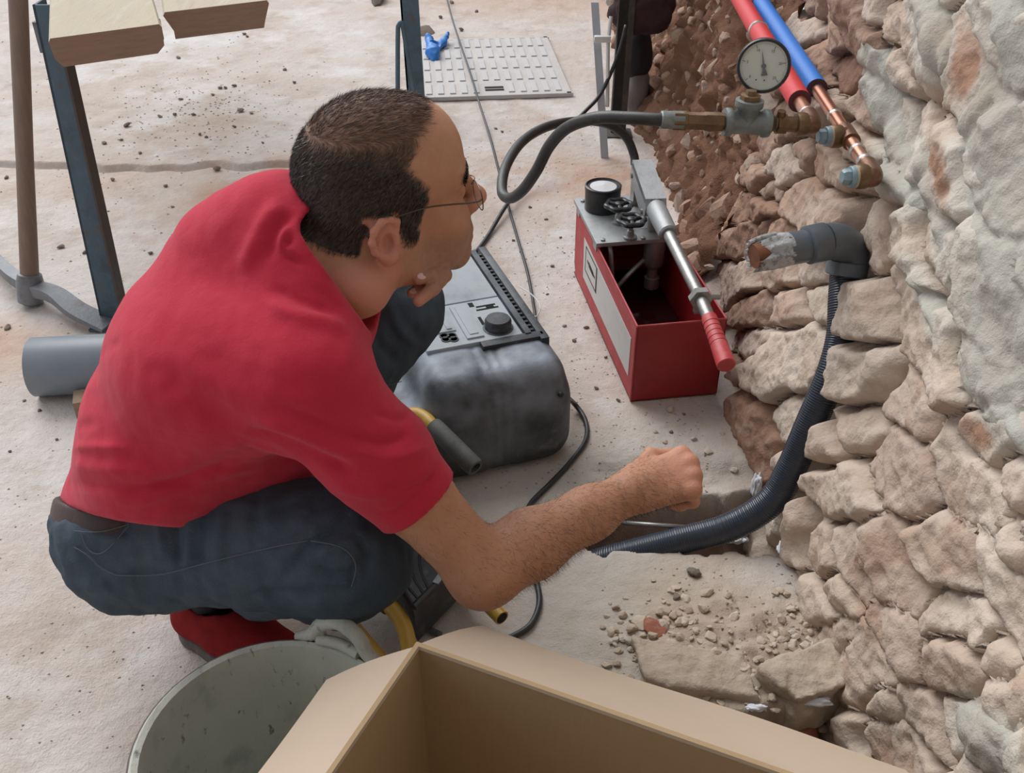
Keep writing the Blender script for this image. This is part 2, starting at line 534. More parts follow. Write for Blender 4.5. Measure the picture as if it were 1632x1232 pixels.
# ------------------------------------------------------------------ rough stone wall
M_MORTAR = mat('earth_mortar', (0.22, 0.15, 0.11), var=[((0.14, 0.095, 0.07), 18, 0.45, 0.7, 0.7), ((0.36, 0.20, 0.13), 7, 0.5, 0.7, 0.6)], rough=1.0, spec=0.1,
               bump=((90, 0.006), (300, 0.003)), attr=[('red', (0.215, 0.11, 0.07))])
STONES_TINT = [(0.52, 0.415, 0.33), (0.58, 0.485, 0.395), (0.50, 0.385, 0.31), (0.60, 0.51, 0.42), (0.54, 0.44, 0.355)]
M_STONE = mat('limestone', (0.55, 0.44, 0.35), random_tint=STONES_TINT,
              var=[((0.64, 0.56, 0.48), 9, 0.47, 0.68, 0.7), ((0.43, 0.27, 0.19), 11, 0.55, 0.74, 0.7), ((0.40, 0.33, 0.27), 34, 0.52, 0.74, 0.55), ((0.24, 0.18, 0.14), 130, 0.62, 0.74, 0.6)],
              attr=[('red', (0.365, 0.22, 0.15)), ('render', (0.56, 0.545, 0.49))], rough=0.95, spec=0.15, bump=((34, 0.005), (130, 0.0018)))
M_COBBLE = mat('red_cobble', (0.36, 0.22, 0.15), random_tint=[(0.33, 0.20, 0.14), (0.44, 0.31, 0.235), (0.25, 0.145, 0.10), (0.52, 0.43, 0.36), (0.31, 0.19, 0.135), (0.40, 0.275, 0.205)],
               var=[((0.56, 0.46, 0.39), 22, 0.55, 0.75, 0.7), ((0.20, 0.11, 0.07), 40, 0.5, 0.74, 0.7)], rough=0.95, spec=0.15, bump=((36, 0.005), (130, 0.002)))
M_RENDER = mat('lime_render', (0.455, 0.44, 0.385), var=[((0.42, 0.36, 0.29), 4, 0.5, 0.72, 0.75), ((0.53, 0.53, 0.48), 8, 0.48, 0.68, 0.7), ((0.34, 0.31, 0.265), 30, 0.55, 0.75, 0.5)],
               rough=0.95, spec=0.15, bump=((22, 0.005), (110, 0.002), (380, 0.0008)), attr=[('red', (0.38, 0.265, 0.195))])

# stones read off the photograph: centre, half axes, slant (pixels / degrees); each is carried to the leaning wall plane
STN = [(1190,280,32,22,60),(1245,270,30,30,40),(1290,250,26,22,30),(1222,308,26,24,80),(1302,330,62,44,25),(1208,332,24,30,80),(1237,378,26,34,80),(1180,385,24,44,70),
 (1150,460,36,50,70),(1238,440,32,28,60),(1292,432,32,26,20),(1208,490,28,38,80),(1252,490,42,36,20),(1303,482,36,32,40),(1195,548,20,40,85),(1252,572,66,36,108),
 (1268,665,38,26,80),(1212,690,60,22,90),(1385,480,78,40,58),(1352,420,34,30,60),(1392,592,48,40,40),(1312,712,40,34,10),(1385,690,44,34,20),(1352,778,54,42,25),
 (1440,740,88,46,60),(1288,835,66,24,72),(1318,868,66,28,62),(1375,892,62,26,75),(1355,945,42,25,60),(1430,900,74,32,66),(1515,880,78,46,55),
 (1585,925,112,34,68),(1525,992,66,40,20),(1437,1032,66,27,75),(1508,1062,60,38,50),(1385,1055,66,44,50),(1590,1050,44,22,70),(1420,1128,36,26,50),(1462,1140,58,30,60),
 (1425,1198,46,40,30),(1612,880,50,24,70),(1318,968,48,28,62),(1470,540,140,40,62),(1452,640,78,42,60),(1530,765,120,38,70),(1612,760,58,22,70),(1370,55,60,24,75),
 (1325,45,48,28,80),(1340,108,40,25,30),(1545,112,96,50,82),(1515,270,78,30,85),(1460,228,50,26,75),(1435,122,38,14,80),(1400,385,68,28,98),(1455,385,82,30,76),
 (1330,272,52,30,40),(1270,760,36,24,75),(1575,690,60,40,50),(1600,1130,60,50,60),(1530,1150,60,40,60),(1480,60,80,40,75),(1590,480,110,46,75),(1600,260,100,46,80),
 (1420,210,60,22,80),(1600,60,80,40,80),(1560,600,60,30,65),(1345,1020,40,30,60),(1390,170,44,24,75),(1365,240,40,22,60),(1420,300,40,24,60),(1500,390,60,30,75),(1190,180,30,24,40),
 (1240,190,34,24,40),(1300,170,40,24,50),(1220,120,36,28,60),(1290,100,40,26,60),(1250,50,40,30,60),(1200,30,36,28,60),(1180,90,30,26,60),(1160,150,30,26,60),(1150,220,26,22,60),(1155,330,24,30,70)]
rng = np.random.RandomState(11)
sites = []          # centre (y,z), 2x2 inverse metric, weight
for (u, v, a, b, th) in STN:
    c = at_wall(u, v)[1:]; t = math.radians(th)
    e1 = at_wall(u + a * math.cos(t), v + a * math.sin(t))[1:] - c; e2 = at_wall(u - b * math.sin(t), v + b * math.cos(t))[1:] - c
    sites.append((c, np.linalg.inv(np.stack([e1, e2], 1)), 'traced'))
tc = np.array([s[0] for s in sites])
Y0, Y1, Z0, Z1, STEP = 0.30, 2.25, -0.14, 1.10, 0.0052
def fill(n, y0, y1, z0, z1, r, gap):
    for _ in range(n):
        c = np.array([rng.uniform(y0, y1), rng.uniform(z0, z1)])
        dd = [np.linalg.norm(s[1] @ (c - s[0])) for s in sites]
        if min(dd) > gap:
            an = rng.uniform(0.6, 1.1); q = r * rng.uniform(0.8, 1.25)
            M = np.array([[math.cos(an), -math.sin(an)], [math.sin(an), math.cos(an)]]) @ np.diag([q * 1.3, q * 0.8])
            sites.append((c, np.linalg.inv(M), 'fill'))
fill(500, Y0, 1.35, Z0, Z1, 0.062, 1.75)
fill(900, 1.35, Y1, Z0, Z1, 0.046, 1.7)
SC_ = np.array([s[0] for s in sites]); SM = np.array([s[1] for s in sites])

# path of the drain conduit down the wall: the wall is cut back along it
CON = [at_d(*q) for q in ((1348, 430, 1.665), (1345, 480, 1.655), (1341, 540, 1.650), (1323, 603, 1.655), (1290, 680, 1.685), (1262, 745, 1.715), (1228, 800, 1.740), (1163, 840, 1.765), (1070, 866, 1.775), (985, 888, 1.785), (925, 905, 1.82))]
def wall_base(y, z):
    P = np.stack([y * 0 + 3.3, y, z], -1)
    x = 0.49 + 0.16 * z + 0.018 * noise3(P * 2.2) + 0.010 * noise3(P * 6.5)
    x = x + 0.03 * sstep(1.7, 2.4, y) + 0.03 * sstep(0.95, 0.7, y) * sstep(0.2, -0.05, z)
    # chase for the conduit
    c = catmull(np.array(CON)[:, 1:], 6); best = np.full(y.shape, 9.0)
    for i in range(0, len(c) - 1):
        a, b = c[i], c[i + 1]; ab = b - a
        t = np.clip(((y - a[0]) * ab[0] + (z - a[1]) * ab[1]) / (ab @ ab + 1e-9), 0, 1)
        best = np.minimum(best, np.hypot(y - a[0] - t * ab[0], z - a[1] - t * ab[1]))
    yb = np.interp(z, [-0.05, 0.03, 0.09, 0.18, 0.285, 0.336, 0.41, 0.47], [1.23, 1.265, 1.285, 1.305, 1.34, 1.375, 1.415, 1.45])
    x = x + 0.085 * np.exp(-(best / 0.045) ** 4) * sstep(0.53, 0.48, z) * sstep(-0.030, 0.0, y - yb)
    # hollow behind the water pipes
    x = x + 0.03 * np.exp(-((z - 0.69) / 0.06) ** 2) * sstep(1.35, 1.5, y)
    return x
yy = np.arange(Y0, Y1, STEP); zz = np.arange(Z0, Z1, STEP)
WY, WZ = np.meshgrid(yy, zz, indexing='ij')
WB = wall_base(WY, WZ)
wn = np.stack([WY * 0 + 1.7, WY, WZ], -1)
# warp so the joints wander
wy = WY + 0.012 * noise3(wn * 14) + 0.005 * noise3(wn * 45); wz = WZ + 0.012 * noise3(wn * 14 + 9.1) + 0.005 * noise3(wn * 45 + 5)
d1 = np.full(WY.shape, 9e9); d2 = d1.copy(); own = np.zeros(WY.shape, int)
for i in range(len(sites)):
    qy, qz = wy - SC_[i, 0], wz - SC_[i, 1]
    a = SM[i, 0, 0] * qy + SM[i, 0, 1] * qz; b = SM[i, 1, 0] * qy + SM[i, 1, 1] * qz
    d = np.sqrt(a * a + b * b)
    lt = d < d1
    d2 = np.where(lt, d1, np.minimum(d2, d)); own = np.where(lt, i, own); d1 = np.where(lt, d, d1)
edge = (d2 - d1)                                     # 0 on a joint, grows inwards (in units of the stone's half size)
size = 1 / np.sqrt(np.abs(np.linalg.det(SM)))        # mean half size in metres
proud = rng.uniform(-0.008, 0.014, len(sites))
for i_, s_ in enumerate(STN):
    if s_[:2] in ((1385, 480), (1392, 592), (1312, 712), (1352, 778), (1288, 835)): proud[i_] = 0.030
    if s_[:2] in ((1252, 572), (1252, 490), (1302, 330)): proud[i_] = 0.012
sh = rng.uniform(-1, 1, (len(sites), 2)) * 0.14      # each stone's face leans its own way
e_m = edge * size[own] * 0.5                         # about metres from the joint
tight = sstep(1.34, 1.10, WY)                        # flatter, tighter plates near the camera
dome = np.sqrt(np.clip(1 - (1 - np.clip(e_m / (0.026 - 0.008 * tight), 0, 1)) ** 2, 0, 1))
slope = sh[own, 0] * (WY - SC_[own, 0]) + sh[own, 1] * (WZ - SC_[own, 1])
rock = 0.007 * noise3(wn * 17) + 0.0045 * fbm(wn * 38, 3, ridged=True) - 0.003
joint = sstep(0.0, 0.0045, e_m)
gap = 0.25 + 0.75 * sstep(-0.25, 0.20, noise3(wn * 8 + 2.2))          # some joints are packed shut
common = -0.010 + 0.012 * tight + (0.022 - 0.017 * tight) * dome + rock * (1.0 - 0.10 * tight) + 0.006 * tight * noise3(wn * 7 + 4) - (0.016 + 0.006 * tight) * (1 - tight * (1 - gap)) * np.exp(-(e_m / (0.0042 + 0.002 * (1 - tight))) ** 2)
keepf = sstep(0.001, 0.018, e_m)
def stone_relief(i):
    s = sh[i, 0] * (WY - SC_[i, 0]) + sh[i, 1] * (WZ - SC_[i, 1])
    return common + (proud[i] * (1 - 0.55 * tight) + np.clip(s, -0.02, 0.02)) * keepf
relief = common + (proud[own] * (1 - 0.55 * tight) + np.clip(slope, -0.02, 0.02)) * keepf
# render smeared over the upper right: bounded by a ragged line
def px_field(ells):
    u, v, _ = proj(np.stack([WB, WY, WZ], -1))
    f = np.zeros(WY.shape)
    for (cu, cv, a, b, th) in ells:
        t = math.radians(th); du, dv = u - cu, v - cv
        p = (du * math.cos(t) + dv * math.sin(t)) / a; q = (-du * math.sin(t) + dv * math.cos(t)) / b
        f = np.maximum(f, 1.6 - np.sqrt(p * p + q * q))
    return f
ren = px_field([(1615, 330, 330, 62, 83), (1500, 60, 120, 34, 70), (1420, 170, 130, 26, 72), (1590, 590, 130, 42, 72), (1505, 330, 130, 20, 75), (1580, 1180, 70, 46, 60), (1440, 290, 60, 22, 60), (1625, 60, 120, 30, 85), (1490, 480, 70, 12, 70), (1640, 700, 60, 20, 70)])
redp = px_field([(1550, 115, 105, 50, 82), (1515, 280, 85, 28, 85), (1575, 690, 46, 30, 40)]) + 0.25 * noise3(wn * 22)
ren = ren - 0.6 - 0.75 * np.clip(redp - 0.6, 0, 1) + 0.30 * fbm(wn * 9, 4) + 0.10 * noise3(wn * 50)
rmask = sstep(0.0, 0.16, ren)
XS = WB - relief
XS = XS + 0.02 * sstep(0.10, -0.1, WZ) * 0
red_attr = np.clip(sstep(1.5, 2.0, WY) * 0.75 + np.clip(redp - 0.6, 0, 1) * 1.4 + 0.5 * sstep(0.35, 0.7, fbm(wn * 5 + 3, 3)), 0, 1)

wall = None
def grid_mesh(name, mask_cell, XX, YY, ZZ):
    i, j = np.nonzero(mask_cell); n1 = XX.shape[1]
    q = np.stack([i * n1 + j, i * n1 + j + 1, (i + 1) * n1 + j + 1, (i + 1) * n1 + j], 1)
    u, inv = np.unique(q, return_inverse=True)
    Vv = np.stack([XX.ravel()[u], YY.ravel()[u], ZZ.ravel()[u]], 1)
    return mesh_np(name, Vv, inv.reshape(-1, 4)), u
allc = np.ones((len(yy) - 1, len(zz) - 1), bool)
# the bed of earth the stones sit in
back = WB + 0.017 + 0.004 * noise3(wn * 30)
me, u_ = grid_mesh('wall_right', allc, back, WY, WZ)
set_attr(me, 'red', sstep(1.4, 2.0, WY).ravel()[u_])
wall = link('wall_right', me, M_MORTAR); wall['kind'] = 'structure'
ownc = own[:-1, :-1]
# one mesh per stone, with its own sides running back into the bed
for i in range(len(sites)):
    mc = ownc == i
    if mc.sum() < 14: continue
    ii, jj = np.nonzero(mc); n1 = WY.shape[1]
    q = np.stack([ii * n1 + jj, ii * n1 + jj + 1, (ii + 1) * n1 + jj + 1, (ii + 1) * n1 + jj], 1)
    # boundary edges
    ed = np.concatenate([q[:, [0, 1]], q[:, [1, 2]], q[:, [2, 3]], q[:, [3, 0]]])
    key = np.sort(ed, 1); kk = key[:, 0].astype(np.int64) * 10 ** 7 + key[:, 1]
    un, ix, ct = np.unique(kk, return_index=True, return_counts=True)
    be = ed[ix[ct == 1]]
    u = np.unique(q); lut = {}
    remap = np.full(WY.size, -1, np.int64); remap[u] = np.arange(len(u))
    bv = np.unique(be); rb = np.full(WY.size, -1, np.int64); rb[bv] = np.arange(len(bv)) + len(u)
    Vt = np.stack([(WB.ravel()[u] - stone_relief(i).ravel()[u]), WY.ravel()[u], WZ.ravel()[u]], 1)
    Vb = np.stack([WB.ravel()[bv] + 0.03, WY.ravel()[bv], WZ.ravel()[bv]], 1)
    fq = np.concatenate([remap[q], np.stack([remap[be[:, 1]], remap[be[:, 0]], rb[be[:, 0]], rb[be[:, 1]]], 1)])
    sm = mesh_np('stone', np.concatenate([Vt, Vb]), fq)
    rd = np.concatenate([red_attr.ravel()[u], red_attr.ravel()[bv]]); set_attr(sm, 'red', np.clip(rd, 0, 1))
    set_attr(sm, 'render', np.concatenate([sstep(-0.45, 0.0, ren).ravel()[u] * 0.55, 0 * bv]))
    yc = SC_[i, 0]
    link('stone', sm, M_COBBLE if yc > 1.78 or (yc > 1.55 and rng.rand() < 0.35) else M_STONE, wall)
# render coat: a crust over the stones, thick in the middle, thinning to nothing at its ragged rim
thick = 0.006 * sstep(0.0, 0.25, ren) + 0.010 * sstep(0.2, 0.9, ren)
low = (np.minimum(XS, WB + 0.006) * 0.45 + 0.55 * (WB - 0.006))
XR = low - thick - 0.006 * fbm(wn * 11, 3) * rmask - 0.002 * noise3(wn * 60) + 0.02 * (1 - sstep(-0.06, 0.05, ren))
rc = (ren[:-1, :-1] > -0.08)
me, u_ = grid_mesh('render_coat', rc, XR, WY, WZ)
set_attr(me, 'red', (np.clip(redp - 0.35, 0, 1) * 0.5).ravel()[u_])
coat = link('render_coat', me, M_RENDER, wall); coat['label'] = 'pale grey lime render smeared over the stones'

# far stretch of the wall: red earth packed with cobbles, receding to the back
fyy = np.arange(2.22, 6.6, 0.012); fzz = np.arange(-0.05, 1.5, 0.012)
FY, FZ = np.meshgrid(fyy, fzz, indexing='ij')
fn = np.stack([FY * 0 + 8.1, FY, FZ], -1)
FB = wall_base(FY, FZ) + 0.01 - 0.05 * sstep(0.16, 0.0, FZ) + 0.05 * np.clip(noise3(fn * 3.2), -1, 1) * sstep(2.25, 2.6, FY)
FXS = FB - 0.022 * fbm(fn * 11, 4, ridged=True) - 0.022 * fbm(fn * 24, 3)
me = grid_mesh('earth_bank', np.ones((len(fyy) - 1, len(fzz) - 1), bool), FXS, FY, FZ)[0]
set_attr(me, 'red', np.ones(len(me.vertices)) * 0.85)
bank = link('earth_bank', me, M_MORTAR, wall); bank['label'] = 'dark red earth at the far end'
def rock_mesh(seed, sub=2, flat=0.75, amp=0.35):
    bm = bmesh.new(); bmesh.ops.create_icosphere(bm, subdivisions=sub, radius=1.0)
    co = np.array([v.co for v in bm.verts])
    n = 0.5 * noise3(co * 0.9 + seed * 7.3) + 0.25 * noise3(co * 2.1 + seed * 3.1)
    co = co * (1 + amp * 1.6 * n)[:, None]
    r_ = np.random.RandomState(seed)
    for _ in range(7):                       # chip flat facets off
        d = r_.normal(size=3); d /= np.linalg.norm(d); lim = r_.uniform(0.42, 0.8)
        s = co @ d; co = co - np.outer(np.clip(s - lim, 0, None), d) * 0.9
    co[:, 2] *= flat
    for v, c in zip(bm.verts, co): v.co = c
    return bm_mesh('rock', bm)
ROCKS = [rock_mesh(k) for k in range(9)]
M_COBBLE2 = mat('bedded_cobble', (0.36, 0.22, 0.15), random_tint=[(0.33, 0.20, 0.14), (0.46, 0.33, 0.25), (0.25, 0.145, 0.10), (0.54, 0.45, 0.38), (0.31, 0.19, 0.135), (0.42, 0.29, 0.215)],
                var=[((0.56, 0.46, 0.39), 1.4, 0.55, 0.75, 0.6), ((0.20, 0.11, 0.07), 2.5, 0.5, 0.74, 0.6)], rough=0.95, spec=0.15, bump=((2.6, 0.004), (9, 0.001)))
for r_ in ROCKS: r_.materials.append(M_COBBLE2)
# cobbles bedded in the far stretch: the nearest ones singly
rng = np.random.RandomState(5)
cob = []
for _ in range(1500):
    y = 2.2 + 2.6 * rng.rand() ** 1.4; z = rng.rand() * (0.66 - 0.16 * (y - 2.2))
    r = (0.013 + 0.045 * rng.rand() ** 2.2) * (1 + 0.15 * (y - 2.2))
    if all((y - a) ** 2 + (z - b) ** 2 > (0.92 * (r + c)) ** 2 for a, b, c in cob): cob.append((y, z, r))
cob.sort(key=lambda c: c[0])
n_single = 150
extraV, extraF = [], []
cy = np.array([c[0] for c in cob]); cz = np.array([c[1] for c in cob])
cx = wall_base(cy, cz) + 0.01 - 0.05 * sstep(0.16, 0.0, cz) + 0.05 * np.clip(noise3(np.stack([cy * 0 + 8.1, cy, cz], -1) * 3.2), -1, 1) * sstep(2.25, 2.6, cy)
for k, (y, z, r) in enumerate(cob):
    loc = Vector((cx[k] - 0.012, y, z)); rot = Euler((rng.rand() * 6, rng.rand() * 6, rng.rand() * 6)); s = Vector((r * 0.8, r * rng.uniform(0.9, 1.5), r * rng.uniform(0.8, 1.2)))
    if k < n_single:
        o = bpy.data.objects.new('cobble', ROCKS[k % 9]); COL.objects.link(o); o.parent = wall
        o.location = loc; o.rotation_euler = rot; o.scale = s
    else:
        Mx = Matrix.LocRotScale(loc, rot, s); me = ROCKS[k % 9]
        o0 = len(extraV); extraV += [Mx @ v.co for v in me.vertices]; extraF += [tuple(o0 + i for i in p.vertices) for p in me.polygons]
far = link('far_cobbles', pydata('far_cobbles', extraV, extraF), M_COBBLE, wall); far['kind'] = 'stuff'
# the wall goes on above and towards the camera, out of the picture
m = MB()
m.add([(0.49 + 0.16 * 1.08, 0.3, 1.08), (0.49 + 0.16 * 1.08 + 0.05, 6.6, 1.08), (0.92, 6.6, 2.6), (0.90, 0.3, 2.6)], [(0, 1, 2, 3)])
m.add([(0.50, -1.5, -0.14), (0.50, 0.31, -0.14), (0.66, 0.31, 1.1), (0.90, 0.31, 2.6), (0.90, -1.5, 2.6)], [(0, 1, 2, 3, 4)])
m.build('upper_wall', M_RENDER, wall)
# ------------------------------------------------------------------ the man
def unit(v):
    v = np.asarray(v, float); return v / np.linalg.norm(v)

M_SKIN = mat('skin', (0.49, 0.245, 0.145), var=[((0.41, 0.18, 0.10), 22, 0.42, 0.7, 0.6), ((0.57, 0.32, 0.21), 60, 0.5, 0.75, 0.4)],
             rough=0.5, spec=0.35, bump=((260, 0.0006), (900, 0.0003)), sss=0.12,
             attr=[('ruddy', (0.56, 0.24, 0.17)), ('beard', (0.235, 0.145, 0.10)), ('hairy', (0.05, 0.034, 0.026)), ('lips', (0.42, 0.17, 0.13))])
M_HAIR = mat('hair_dark', (0.040, 0.029, 0.025), var=[((0.14, 0.11, 0.10), 220, 0.50, 0.68, 0.7)], rough=0.33, spec=0.6)  # lighter streaks paint a sheen into the dark hair colour
M_HAIRTOP = mat('hair_top', (0.085, 0.052, 0.036), rough=0.42, spec=0.5)
M_ARMHAIR = mat('arm_hair', (0.045, 0.028, 0.02), rough=0.5)
M_SHIRT = mat('red_cotton', (0.50, 0.018, 0.045), var=[((0.54, 0.028, 0.06), 9, 0.4, 0.7, 0.5), ((0.42, 0.016, 0.032), 420, 0.45, 0.7, 0.5)],
              rough=0.85, spec=0.25, bump=((1500, 0.0004), (60, 0.0012)))
M_SHIRT.node_tree.nodes['Principled BSDF'].inputs['Sheen Weight'].default_value = 0.2
M_SHIRT.node_tree.nodes['Principled BSDF'].inputs['Sheen Roughness'].default_value = 0.5
M_SHIRT.node_tree.nodes['Principled BSDF'].inputs['Sheen Tint'].default_value = (1.0, 0.62, 0.68, 1)
M_DENIM = mat('denim', (0.055, 0.078, 0.105), var=[((0.095, 0.118, 0.138), 14, 0.45, 0.75, 0.75), ((0.040, 0.053, 0.070), 5, 0.5, 0.75, 0.6), ((0.13, 0.15, 0.165), 500, 0.52, 0.72, 0.5)],
              rough=0.9, spec=0.2, bump=((900, 0.0006), (45, 0.0016)), scale_xyz=(1, 1, 1))
M_SEAM = mat('seam_thread', (0.115, 0.13, 0.14), rough=0.9)
M_BELT = mat('brown_leather', (0.032, 0.013, 0.012), rough=0.5, var=[((0.05, 0.02, 0.015), 40, 0.4, 0.7, 0.6)], bump=((200, 0.0005),))
M_SUEDE = mat('red_suede', (0.235, 0.016, 0.018), var=[((0.15, 0.012, 0.014), 40, 0.45, 0.7, 0.7)], rough=0.95, spec=0.15, bump=((500, 0.0006),))
M_SOLE = mat('shoe_sole', (0.10, 0.085, 0.08), rough=0.8, var=[((0.2, 0.17, 0.15), 60, 0.5, 0.7, 0.6)])
M_SOCK = mat('black_sock', (0.012, 0.012, 0.014), rough=0.95, bump=((700, 0.0006),))
M_EYE = mat('eye_white', (0.75, 0.72, 0.68), rough=0.2)
M_IRIS = mat('iris', (0.03, 0.018, 0.012), rough=0.15)
M_NAIL = mat('nail', (0.66, 0.42, 0.37), rough=0.22, coat=0.6)
M_WIRE = mat('glasses_metal', (0.10, 0.075, 0.06), metal=0.8, rough=0.35)
M_TIP = mat('glasses_tip', (0.02, 0.016, 0.015), rough=0.4)
M_LENS = mat('glasses_lens', (0.9, 0.92, 0.95), rough=0.03, alpha=0.12)

man = empty('person', (-0.42, 1.1, 0), 'man in red t-shirt, jeans and thin glasses squatting, chin on hand', 'person')

# --- pose
yaw, pit, rol = math.radians(22), math.radians(1), math.radians(3)
hf = np.array([math.cos(yaw) * math.cos(pit), math.sin(yaw) * math.cos(pit), math.sin(pit)])
hl0 = np.array([-math.sin(yaw), math.cos(yaw), 0]); hu0 = np.cross(hf, hl0)
hl = hl0 * math.cos(rol) + hu0 * math.sin(rol); hu = np.cross(hf, hl)
HR = np.stack([hf, hl, hu], 1)                      # columns: forward, left, up
HO = at_d(617, 388, 1.155) - HR @ np.array([-0.024, -0.080, -0.026])
def hw(x, y, z): return HO + HR @ np.array([x, y, z])
def tohead(P): return (P - HO) @ HR

shR = at_d(500, 618, 1.14); elR = at_d(768, 908, 1.235); wrR = at_d(1008, 782, 1.325)
shL = np.array([-0.20, 1.245, 0.615]); elL = np.array([-0.285, 1.385, 0.47])
c7 = at_d(500, 405, 1.17)
hipR = np.array([-0.500, 1.03, 0.296]); hipL = np.array([-0.505, 1.19, 0.262])
knR = at_d(545, 878, 1.28); knL = np.array([-0.190, 1.39, 0.425])
anR = np.array([-0.43, 1.035, 0.105]); anL = np.array([-0.375, 1.365, 0.105])

# --- head
def head_prims():
    L = []
    def e(c, r, k=0.02, sub=False, R=None):
        Rm = HR if R is None else HR @ np.asarray(R)
        L.append(EL(hw(*c), r, Rm, k, sub))
    def c(a, b, r1, r2=None, k=0.015, sub=False): L.append(RC(hw(*a), hw(*b), r1, r2, k, sub))
    e((-0.010, 0, 0.034), (0.094, 0.077, 0.086))
    e((-0.042, 0, 0.012), (0.058, 0.068, 0.066), 0.03)
    e((0.042, 0, 0.040), (0.050, 0.062, 0.058), 0.03)
    e((0.040, 0, -0.035), (0.052, 0.056, 0.074), 0.03)
    for s in (-1, 1):
        c((-0.002, s * 0.057, -0.045), (0.014, s * 0.050, -0.082), 0.016, 0.014, 0.03)
        c((0.014, s * 0.048, -0.080), (0.078, s * 0.014, -0.100), 0.014, 0.015, 0.03)
        e((0.062, s * 0.042, -0.028), (0.025, 0.020, 0.020), 0.025)
        c((0.086, s * 0.010, 0.020), (0.075, s * 0.045, 0.021), 0.010, 0.009, 0.016)
        e((0.060, s * 0.033, -0.060), (0.026, 0.022, 0.028), 0.03)
    for s in (-1, 1):
        e((0.097, s * 0.034, 0.000), (0.017, 0.016, 0.012), 0.014, True)
    for s in (-1, 1):
        e((0.0755, s * 0.033, 0.000), (0.0135, 0.0145, 0.0125), 0.004)
        c((0.0865, s * 0.022, 0.0065), (0.078, s * 0.046, 0.004), 0.0035, 0.003, 0.006)
    c((0.092, 0, 0.008), (0.114, 0, -0.026), 0.008, 0.0095, 0.014)
    e((0.116, 0, -0.032), (0.0125, 0.0115, 0.011), 0.012)
    for s in (-1, 1): e((0.104, s * 0.0125, -0.036), (0.011, 0.0075, 0.0085), 0.008)
    e((0.088, 0, -0.066), (0.018, 0.026, 0.020), 0.02)
    c((0.097, -0.015, -0.0665), (0.097, 0.015, -0.0665), 0.0055, 0.0055, 0.008)
    c((0.097, -0.013, -0.0765), (0.097, 0.013, -0.0765), 0.0062, 0.0062, 0.008)
    c((0.106, -0.018, -0.0715), (0.106, 0.018, -0.0715), 0.0022, 0.0022, 0.004, True)
    e((0.082, 0, -0.101), (0.020, 0.022, 0.018), 0.02)
    return L
def ear_prims(s):
    L = []
    def pt(x, z, o): return hw(x, s * (0.070 + o), z)
    X = -0.023
    L.append(EL(pt(X - 0.003, -0.022, 0.008), (0.017, 0.007, 0.027), HR, 0.008))
    rim = [(X + 0.012, -0.010, 0.007), (X + 0.012, 0.000, 0.010), (X + 0.004, 0.0075, 0.015), (X - 0.008, 0.0075, 0.019), (X - 0.018, -0.001, 0.022), (X - 0.0215, -0.015, 0.022), (X - 0.018, -0.029, 0.018), (X - 0.008, -0.041, 0.013), (X + 0.002, -0.046, 0.010)]
    for i in range(len(rim) - 1):
        L.append(RC(pt(*rim[i]), pt(*rim[i + 1]), 0.0042, 0.0042, 0.004))
    L.append(EL(pt(X + 0.001, -0.045, 0.010), (0.010, 0.0065, 0.0095), HR, 0.008))
    L.append(EL(pt(X + 0.000, -0.024, 0.0175), (0.0085, 0.012, 0.0125), HR, 0.004, True))
    L.append(RC(pt(X - 0.002, 0.000, 0.020), pt(X - 0.013, -0.010, 0.024), 0.0042, 0.0042, 0.003, True))
    L.append(RC(pt(X - 0.013, -0.012, 0.0265), pt(X - 0.012, -0.030, 0.021), 0.0026, 0.0026, 0.002, True))
    L.append(RC(pt(X + 0.010, -0.019, 0.0095), pt(X + 0.0095, -0.029, 0.0095), 0.0042, 0.0036, 0.004))
    return L

# --- hands: local frame x = along the hand, y = to the thumb side, z = back of the hand
def hand_prims(wr, d, n, curls, thumb, ysign=1.0, scale=1.0):
    x = unit(d); z = unit(n - x * (np.asarray(n) @ x)); y = np.cross(z, x) * ysign
    Rm = np.stack([x, y, z], 1)
    def w(p): return wr + Rm @ (np.asarray(p) * scale)
    L = []; tips = []
    mcp = [(0.088, 0.029, 0.0), (0.092, 0.0095, 0.003), (0.088, -0.0105, 0.001), (0.079, -0.029, -0.003)]
    ph = [(0.042, 0.026, 0.021), (0.046, 0.029, 0.022), (0.042, 0.027, 0.021), (0.034, 0.020, 0.019)]
    rr = [0.0098, 0.0102, 0.0096, 0.0084]
    for i in range(4):
        m = np.array(mcp[i])
        st = np.array([0.012, mcp[i][1] * 0.62, 0.0])
        L.append(RC(w(st), w(m), 0.0165 * scale, 0.0118 * scale, 0.014))
        L.append(EL(w(m + np.array([0, 0, 0.003])), np.array([0.012, 0.0098, 0.011]) * scale, Rm, 0.008))
        a = 0.0; p = m
        spread = (1.5 - i) * 0.03
        for j in range(3):
            a += math.radians(curls[i][j])
            q = p + ph[i][j] * np.array([math.cos(a) * math.cos(spread), math.sin(spread) * math.cos(a), -math.sin(a)])
            r0 = rr[i] * (1.0, 0.92, 0.82)[j]; r1 = rr[i] * (0.92, 0.82, 0.70)[j]
            L.append(RC(w(p), w(q), r0 * scale, r1 * scale, 0.0045 if j else 0.007))
            if j == 1: L.append(EL(w(p), np.array([rr[i]] * 3) * scale * 1.03, None, 0.005))
            p = q
        tips.append((w(p), Rm, a))
    t = [np.array(q) for q in thumb]
    for j in range(3):
        r = (0.0165, 0.0118, 0.0105, 0.0082)
        L.append(RC(w(t[j]), w(t[j + 1]), r[j] * scale, r[j + 1] * scale, 0.012 if j == 0 else 0.006))
    return L, w
wr2 = wrR
hd = unit(at_d(1086, 756, 1.335) - wr2)
hn = np.array([0.10, -0.30, 0.95])
